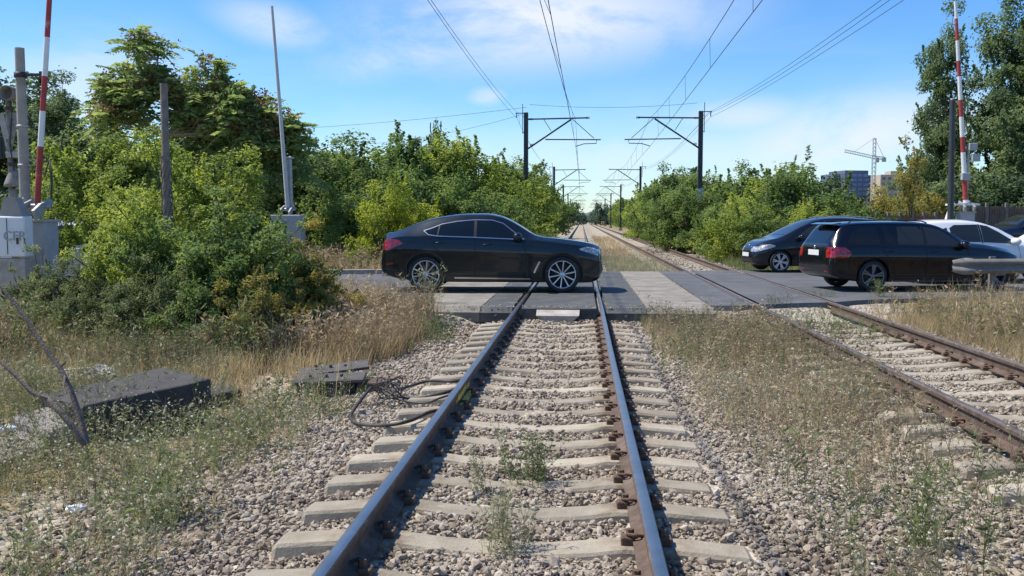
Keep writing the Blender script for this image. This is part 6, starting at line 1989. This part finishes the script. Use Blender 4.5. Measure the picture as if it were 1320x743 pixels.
mb = MB(); mb.box((.20, -.12, .15), (.26, .30, .30), bevel=.02); mb.build('terminal_box', M['rust_box'] if 'rust_box' in M else M['rust'], root)
mb = MB(); mb.box((.20, -.285, .2), (.14, .02, .06), bevel=.004); mb.box((.20, -.285, .07), (.14, .02, .06), bevel=.004); mb.build('terminal_cover', M['black_plastic'], root)


def cable(pts_px, label, r=.016):
    """pts: (px, py, z)"""
    P = [at_z(px, py, z) for (px, py, z) in pts_px]
    # smooth it
    Q = []
    for i in range(len(P) - 1):
        p0 = P[max(i - 1, 0)]; p1 = P[i]; p2 = P[i + 1]; p3 = P[min(i + 2, len(P) - 1)]
        for k in range(6):
            t = k / 6; Q.append(.5 * ((2 * p1) + (p2 - p0) * t + (2 * p0 - 5 * p1 + 4 * p2 - p3) * t * t + (3 * p1 - 3 * p2 + p3 - p0) * t ** 3))
    Q.append(P[-1])
    mb = MB(); mb.tube(Q, r, 8); o = mb.build('cable', M['cable'])
    tag(o, label, 'cable', 'cables between the pit and the rail')


cable([(478, 500, -.14), (462, 520, -.22), (452, 538, -.30), (465, 547, -.27), (500, 548, -.20), (530, 542, -.16), (555, 531, -.15), (578, 528, -.16)], 'thickest black cable looping widest from the pit to the left rail')
cable([(505, 508, -.2), (525, 513, -.22), (550, 512, -.2), (575, 506, -.17), (590, 500, -.16)], 'black cable in the middle of those running to the left rail')
cable([(515, 502, -.2), (535, 496, -.22), (555, 491, -.2), (580, 492, -.17), (600, 490, -.16)], 'black cable lying furthest from the viewer by the pit')
cable([(508, 514, -.25), (530, 519, -.22), (552, 519, -.2), (568, 513, -.17), (585, 508, -.15)], 'thin black cable below the middle one', .010)
r_ = random.Random(8)
mb = MB()
for k in range(9):
    c_ = at_z(503 + r_.uniform(-9, 9), 508 + r_.uniform(-9, 12), -.22); pts = []
    for j in range(18):
        a0 = j / 17 * 6.5 + r_.uniform(0, .3); rr = .10 + .03 * math.sin(k)
        pts.append(c_ + Vector((rr * math.cos(a0), rr * .7 * math.sin(a0), .07 * math.sin(a0 * 1.3 + k) + .05)))
    mb.tube(pts, .007, 5)
tag(mb.build('wire_tangle', M['cable']), 'tangle of thin dark wires at the right end of the cable pit', 'wire tangle')

# litter: crumpled white plastic
def crumple(px, py, z, size, label):
    p = at_z(px, py, z); bm = bmesh.new(); bmesh.ops.create_icosphere(bm, subdivisions=3, radius=size)
    for v in bm.verts:
        n = v.co.normalized(); v.co *= 1 + .35 * float(vnoise(n.x * 4 + px, n.y * 4 + n.z * 5)); v.co.z *= .45
    me = bpy.data.meshes.new('plastic_bag'); bm.to_mesh(me); bm.free()
    o = link_mesh('plastic_bag', me, M['plastic_bag']); o.location = p; tag(o, label, 'litter')


crumple(10, 553, -.30, .07, 'crumpled white plastic beside the slabs at the left edge')
crumple(98, 655, -.44, .06, 'flattened white plastic scrap among the lower left weeds')

# pale rubble lying behind the slab
mb = MB()
rr = random.Random(2)
bm = bmesh.new(); bmesh.ops.create_icosphere(bm, subdivisions=3, radius=.4)
for v in bm.verts:
    n = v.co.normalized(); v.co *= 1 + .3 * float(vnoise(n.x * 3, n.y * 3 + n.z * 4)); v.co.z *= .5
me = bpy.data.meshes.new('rock'); bm.to_mesh(me); bm.free()
o = link_mesh('rock', me, mat_simple('pale_rubble', (0.55, 0.54, 0.5), .9, noise=.25, scale=9, bump=.8, bscale=25, second=(.25, .25, .23)))
o.location = at_z(112, 490, -.35); o.rotation_euler = (0, 0, .4); o.scale = (1, .6, .8); tag(o, 'pale rubble lump lying behind the dark slab on the left', 'rock')
# ================================================================== grass and weeds
def blade_protos(n, seed, width, bend=.45, segs=3):
    """small tufts of bent blades, unit height; triangles"""
    out = []
    for q in range(n):
        r = np.random.default_rng(seed + q); V = []; F = []; b = 0
        for k in range(7):
            a = r.uniform(0, 6.28); lean = r.uniform(.05, bend); h = r.uniform(.55, 1.0); w = width * r.uniform(.6, 1.2)
            ox, oy = r.normal(0, .07, 2); dx_, dy_ = math.cos(a), math.sin(a); sx_, sy_ = -dy_, dx_
            for s in range(segs):
                t = s / segs; x = ox + dx_ * lean * t * t; y = oy + dy_ * lean * t * t; z = h * t; ww = w * (1 - t * .8)
                V += [(x - sx_ * ww, y - sy_ * ww, z), (x + sx_ * ww, y + sy_ * ww, z)]
            V.append((ox + dx_ * lean, oy + dy_ * lean, h))
            for s in range(segs - 1):
                i = b + 2 * s; F += [(i, i + 1, i + 3), (i, i + 3, i + 2)]
            i = b + 2 * (segs - 1); F.append((i, i + 1, i + 2)); b += 2 * segs + 1
        out.append((np.array(V), np.array(F), np.zeros(len(F), int)))
    return out


def stalk_protos(n, seed, leafy=10, branchy=4, flower=0, lw=.05, thick=.008):
    """branching weed stalks of unit height; material 0 stem/leaf, 1 flower"""
    out = []
    for q in range(n):
        r = np.random.default_rng(seed + q); V = []; F = []; Mi = []

        def ribbon(p, q_, w0, w1):
            d = q_ - p; s = np.cross(d, r.normal(size=3)); s /= np.linalg.norm(s) + 1e-9
            for s_ in (s, np.cross(d / (np.linalg.norm(d) + 1e-9), s)):
                i = len(V); V.extend([p - s_ * w0, p + s_ * w0, q_ + s_ * w1, q_ - s_ * w1]); F.extend([(i, i + 1, i + 2), (i, i + 2, i + 3)]); Mi.extend([0, 0])

        def leaf(p, d, ln, w):
            s = np.cross(d, r.normal(size=3)); s /= np.linalg.norm(s) + 1e-9
            i = len(V); V.extend([p, p + d * ln * .4 + s * w, p + d * ln, p + d * ln * .4 - s * w]); F.extend([(i, i + 1, i + 2), (i, i + 2, i + 3)]); Mi.extend([0, 0])
        p = np.array([0, 0, 0.0]); lean = r.normal(0, .10, 2); pts = [p]
        for k in range(4):
            p = p + np.array([lean[0] * .25 + r.normal(0, .02), lean[1] * .25 + r.normal(0, .02), .25]); pts.append(p)
        for k in range(4): ribbon(pts[k], pts[k + 1], thick * (1 - k * .18), thick * (1 - (k + 1) * .18))
        ends = [pts[-1]]
        for k in range(branchy):
            t = r.uniform(.3, .9); i = min(3, int(t * 4)); b = pts[i] + (pts[i + 1] - pts[i]) * (t * 4 - i)
            a = r.uniform(0, 6.28); d = np.array([math.cos(a) * .5, math.sin(a) * .5, .9]); d /= np.linalg.norm(d); e = b + d * r.uniform(.12, .32)
            ribbon(b, e, thick * .5, thick * .3); ends.append(e)
        for k in range(leafy):
            t = r.uniform(.05, .97); i = min(3, int(t * 4)); b = pts[i] + (pts[i + 1] - pts[i]) * (t * 4 - i)
            if k % 3 == 0: b = ends[int(r.integers(0, len(ends)))] - np.array([0, 0, r.uniform(0, .1)])
            a = r.uniform(0, 6.28); d = np.array([math.cos(a), math.sin(a), r.uniform(.1, 1.0)]); d /= np.linalg.norm(d)
            leaf(b, d, r.uniform(.07, .16), lw * r.uniform(.3, .6))
        if flower:
            for e in ends:
                if r.uniform() > flower: continue
                R_ = r.uniform(.014, .024)
                i = len(V); V.append(e + np.array([0, 0, .012]))
                for k in range(6): V.append(e + np.array([R_ * math.cos(k * 1.047), R_ * math.sin(k * 1.047), r.uniform(-.004, .006)]))
                for k in range(6): F.append((i, i + 1 + k, i + 1 + (k + 1) % 6)); Mi.append(1)
                i = len(V); V.append(e - np.array([0, 0, .02]))
                for k in range(6): V.append(e + np.array([R_ * .9 * math.cos(k * 1.047), R_ * .9 * math.sin(k * 1.047), -.002]))
                for k in range(6): F.append((i, i + 1 + (k + 1) % 6, i + 1 + k)); Mi.append(1)
        out.append((np.array(V), np.array(F), np.array(Mi)))
    return out


def spread(n, x0, x1, y0, y1, fn, r):
    x = r.uniform(x0, x1, n); y = r.uniform(y0, y1, n)
    ok = r.uniform(0, 1, n) < fn(x, y)
    return x[ok], y[ok]


def stuff(name, protos, x, y, h0, h1, mats, seed, tilt=.08, patch=None, minrail=0.0):
    r = np.random.default_rng(seed)
    if minrail:
        ok = np.ones(len(x), bool)
        for rx in RAILS: ok &= np.abs(x - rx) > minrail
        x = x[ok]; y = y[ok]
    n = len(x); s = h0 + (h1 - h0) * r.beta(1.6, 2.2, n)
    if patch is not None: s = s * patch(x, y)
    z = ground_z(x, y) - .01
    t = np.clip(.5 + .3 * vnoise(x * .8, y * .8) + r.normal(0, .2, n), 0, 1)
    V, F, mi, T = scatter(protos, np.stack([x, y, z], -1), s, t, tilt=tilt, r=r)
    me = tri_mesh(name, V, F, mi, {'tint': T})
    o = link_mesh(name, me, mats); tag(o, kind='stuff')
    return o


TUFT = blade_protos(6, 300, .010); TUFT_W = blade_protos(5, 320, .014, .6); FINE = blade_protos(5, 340, .006, .35)
STK = stalk_protos(7, 400, 10, 5, 0, .04, .006); STKF = stalk_protos(7, 420, 9, 5, .3, .035, .005); STKG = stalk_protos(7, 440, 24, 6, 0, .032, .006)
rw = np.random.default_rng(55)

# tall dry grass at the foot of the left shrubs
f1 = lambda x, y: sstep(-2.35, -3.1, x) * np.clip(.25 + 1.0 * sstep(10.2, 12.0, y) * (1 - .9 * np.exp(-(((x + 3.2) / .8) ** 2 + ((y - 11.2) / .8) ** 2))), 0, 1)
x, y = spread(9000, -10, -2.3, 9.6, 16.2, f1, rw); stuff('dry_grass', TUFT, x, y, .16, .62, [M['straw']], 1, .15)
x, y = spread(2600, -5.2, -2.5, 12.2, 16.4, lambda x, y: sstep(-2.35, -3.0, x), rw); stuff('dry_grass', TUFT, x, y, .35, .80, [M['straw_brown']], 2, .15)
x, y = spread(1500, -5.0, -2.6, 12.0, 16.0, lambda x, y: sstep(-2.4, -3.0, x), rw); stuff('dry_grass', STK, x, y, .4, .85, [M['straw_brown']], 3, .15)
x, y = spread(1600, -5.4, -2.5, 12.6, 16.3, lambda x, y: sstep(-2.4, -3.0, x), rw); stuff('green_grass', TUFT, x, y, .25, .6, [M['weed_green']], 33, .15)
x, y = spread(2600, -10, -4.2, 8.0, 12.0, lambda x, y: .8 + 0 * x, rw); stuff('dry_grass', STK, x, y, .2, .6, [M['weed_grey']], 4, .2)
x, y = spread(2600, -10, -4.2, 9.5, 13.0, lambda x, y: .9 + 0 * x, rw); stuff('dry_grass', TUFT, x, y, .2, .6, [M['straw']], 5, .2)
pt = lambda x, y: np.clip(.3 + 1.1 * vnoise(x * .9 + 4, y * .9), 0, 1)
hp = lambda x, y: np.clip(.75 + .5 * vnoise(x * 1.1 + 9, y * 1.3), .35, 1.2)
x, y = spread(2300, -9, -2.7, 11.2, 13.2, pt, rw); stuff('dry_grass', STK, x, y, .35, .95, [M['weed_grey']], 51, .3, patch=hp)
x, y = spread(1300, -9, -2.7, 11.2, 13.2, pt, rw); stuff('dry_grass', STK, x, y, .35, .9, [M['straw_brown']], 52, .3, patch=hp)
x, y = spread(1300, -9, -3.2, 11.4, 13.2, pt, rw); stuff('green_grass', STKG, x, y, .35, .95, [M['weed_green']], 53, .3, patch=hp)
# left foreground: sparse stalks with white flower heads, low grass
fl = lambda x, y: sstep(-1.95, -2.7, x) * np.clip(.35 + .5 * vnoise(x * 1.1, y * 1.1), 0.05, 1)
x, y = spread(2700, -6.5, -1.9, 3.4, 9.6, fl, rw); stuff('weeds', STKF, x, y, .2, .58, [M['weed_grey'], M['flower']], 6, .25)
x, y = spread(1700, -6.5, -2.0, 3.4, 9.4, fl, rw); stuff('weeds', STKG, x, y, .14, .5, [M['weed_green']], 7, .25)
x, y = spread(6000, -6.5, -2.0, 3.2, 9.8, fl, rw); stuff('dry_grass', TUFT, x, y, .07, .24, [M['straw']], 8, .3)
x, y = spread(800, -4.9, -3.0, 6.4, 8.9, lambda x, y: .55 + 0 * x, rw); stuff('weeds', STKF, x, y, .22, .5, [M['weed_grey'], M['flower']], 9, .35)
# between the two tracks: thin dry stalks, denser towards the crossing
fb = lambda x, y: sstep(.95, 1.5, x) * (1 - sstep(3.0, 3.25, x)) * np.clip(.10 + .75 * sstep(5.5, 10.5, y) + .55 * vnoise(x * 1.2, y * .9), 0, 1)
x, y = spread(1500, .95, 3.2, 3.5, 16.3, fb, rw); stuff('weeds', STK, x, y, .22, .62, [M['straw_brown']], 10, .15, minrail=.14)
x, y = spread(1300, .95, 3.2, 3.5, 16.3, fb, rw); stuff('weeds', STKF, x, y, .2, .5, [M['weed_grey'], M['flower']], 11, .18, minrail=.14)
x, y = spread(1000, .95, 3.2, 3.5, 16.3, fb, rw); stuff('weeds', STKG, x, y, .12, .42, [M['weed_grey']], 12, .18, minrail=.14)
x, y = spread(4300, .95, 3.2, 4.0, 16.4, fb, rw); stuff('dry_grass', FINE, x, y, .10, .36, [M['straw']], 13, .25, minrail=.14)
x, y = spread(900, 1.0, 3.0, 12.0, 16.4, lambda x, y: .8 + 0 * x, rw); stuff('dry_grass', TUFT, x, y, .15, .42, [M['straw']], 34, .25, minrail=.14)
x, y = spread(140, .95, 3.1, 10.5, 16.3, lambda x, y: 1 + 0 * x, rw); stuff('weeds', STKG, x, y, .2, .5, [M['weed_green']], 14, .15, minrail=.14)
# foreground right: a few greener stems
x, y = spread(70, 1.3, 3.6, 3.6, 6.5, lambda x, y: .8 + 0 * x, rw); stuff('weeds', STKG, x, y, .22, .58, [M['weed_green']], 15, .12, minrail=.14)
x, y = spread(260, 1.3, 3.6, 3.6, 6.5, lambda x, y: .8 + 0 * x, rw); stuff('weeds', STKF, x, y, .25, .6, [M['weed_grey'], M['flower']], 16, .12, minrail=.14)
# golden grass right of the second track
fr = lambda x, y: sstep(5.15, 5.9, x) * (1 - sstep(17.2, 18.6, y - .25 * (x - 6)))
x, y = spread(15000, 5.1, 13, 8.5, 20, fr, rw); stuff('dry_grass', TUFT, x, y, .18, .52, [M['straw']], 17, .2)
x, y = spread(3200, 6.3, 13, 12, 19, fr, rw); stuff('dry_grass', TUFT, x, y, .35, .85, [M['straw']], 18, .2)
x, y = spread(1500, 5.3, 13, 9, 18.5, fr, rw); stuff('weeds', STKG, x, y, .2, .6, [M['weed_green']], 19, .2)
x, y = spread(1200, 5.2, 12, 9, 19, fr, rw); stuff('weeds', STK, x, y, .3, .8, [M['straw_brown']], 20, .2)
# second track, patches between sleepers near the crossing
x, y = spread(420, 3.2, 4.8, 13.6, 16.8, lambda x, y: .8 + 0 * x, rw); stuff('weeds', STKG, x, y, .1, .34, [M['weed_green']], 21, .2, minrail=.1)
# beyond the crossing: verges
fv = lambda x, y: 1 + 0 * x
x, y = spread(5200, -16, -3.2, 25, 42, lambda x, y: (y > road_far(x) + .5) * 1.0, rw); stuff('dry_grass', TUFT, x, y, .25, .75, [M['straw']], 22, .2)
x, y = spread(2600, -16, -3.2, 26, 40, lambda x, y: (y > road_far(x) + .8) * 1.0, rw); stuff('dry_grass', STK, x, y, .4, 1.1, [M['straw_brown']], 23, .2)
x, y = spread(1500, .9, 3.0, 29.5, 46, lambda x, y: np.clip(1 - (y - 30) / 20, .1, 1), rw); stuff('green_grass', TUFT_W, x, y, .15, .5, [M['weed_grey']], 24, .2)
x, y = spread(5000, 5.6, 24, 31, 44, lambda x, y: (y > road_far(x) + .5) * 1.0, rw); stuff('green_grass', TUFT_W, x, y, .25, .7, [M['weed_green']], 25, .2)
x, y = spread(2600, -6.2, -3.0, 36, 110, fv, rw); stuff('dry_grass', TUFT_W, x, y, .3, .9, [M['straw']], 26, .2)
x, y = spread(2600, 6.2, 10.2, 36, 110, fv, rw); stuff('green_grass', TUFT_W, x, y, .3, .9, [M['weed_green']], 27, .2)
x, y = spread(900, 1.0, 2.9, 44, 100, fv, rw); stuff('dry_grass', TUFT_W, x, y, .2, .5, [M['straw']], 28, .2)

# ---- weed clumps one can point at
def weed_clump(px, py, z, n, spread_, h0, h1, protos, mats, label, seed):
    r = np.random.default_rng(seed)
    c_ = at_z(px, py, z)
    pos = np.stack([r.normal(0, spread_[0], n), r.normal(0, spread_[1], n), np.zeros(n)], -1)
    V, F, mi, T = scatter(protos, pos, r.uniform(h0, h1, n), None, .22, r)
    me = tri_mesh('weed_clump', V, F, mi, {'tint': T}); o = link_mesh('weed_clump', me, mats); o.location = (c_.x, c_.y, float(ground_z(c_.x, c_.y)) - .01); tag(o, label, 'weed')


weed_clump(652, 712, -.235, 46, (.085, .10), .12, .34, STKG, [M['weed_grey']], 'grey-green weed clump between the rails nearest the viewer', 71)
weed_clump(682, 622, -.235, 40, (.10, .14), .16, .38, STKG, [M['weed_green']], 'taller green weed clump between the rails behind the nearest clump', 72)
weed_clump(622, 640, -.235, 14, (.025, .03), .14, .3, STKG, [M['weed_grey']], 'small thin weed just right of the left rail', 73)
weed_clump(320, 585, -.42, 16, (.07, .07), .12, .28, STKG, [M['weed_green']], 'green weed tuft in the gravel left of the sleepers', 74)
weed_clump(428, 540, -.36, 18, (.07, .07), .1, .24, STKG, [M['weed_green']], 'low green tuft in front of the cable pit', 75)
weed_clump(565, 440, -.30, 40, (.12, .2), .2, .5, STKG, [M['weed_green']], 'green weed patch by the crossing left of the main track', 76)
weed_clump(556, 408, -.25, 18, (.05, .12), .5, .85, STK, [M['weed_grey']], 'tall thin dry weed in front of the graphite car rear wheel', 77)
weed_clump(1132, 392, -.15, 22, (.09, .1), .22, .46, STKG, [M['weed_green']], 'green weed beside the rear wheel of the black estate car', 78)
weed_clump(1060, 395, -.2, 26, (.25, .1), .12, .26, STKG, [M['weed_green']], 'low green weed at the second track where it meets the road', 79)
weed_clump(1000, 408, -.25, 26, (.12, .12), .12, .3, STKG, [M['weed_green']], 'low green weed left of the second track at the road edge', 80)
weed_clump(205, 690, -.46, 40, (.12, .10), .2, .5, STKG, [M['weed_green']], 'tall green weed at the bottom left of the view', 81)
weed_clump(150, 640, -.46, 34, (.12, .12), .18, .45, STKF, [M['weed_grey'], M['flower']], 'flowering weed clump at the lower left below the slab', 82)
weed_clump(318, 590, -.42, 10, (.03, .03), .25, .42, STKG, [M['weed_grey']], 'thin upright weed in the gravel right of the slab', 83)
weed_clump(1195, 700, -.28, 20, (.06, .06), .25, .5, STKG, [M['weed_green']], 'green upright weed at the lower right between the tracks', 84)
weed_clump(1120, 640, -.28, 20, (.08, .06), .2, .42, STK, [M['straw_brown']], 'dry brown weed at the lower right between the tracks', 85)
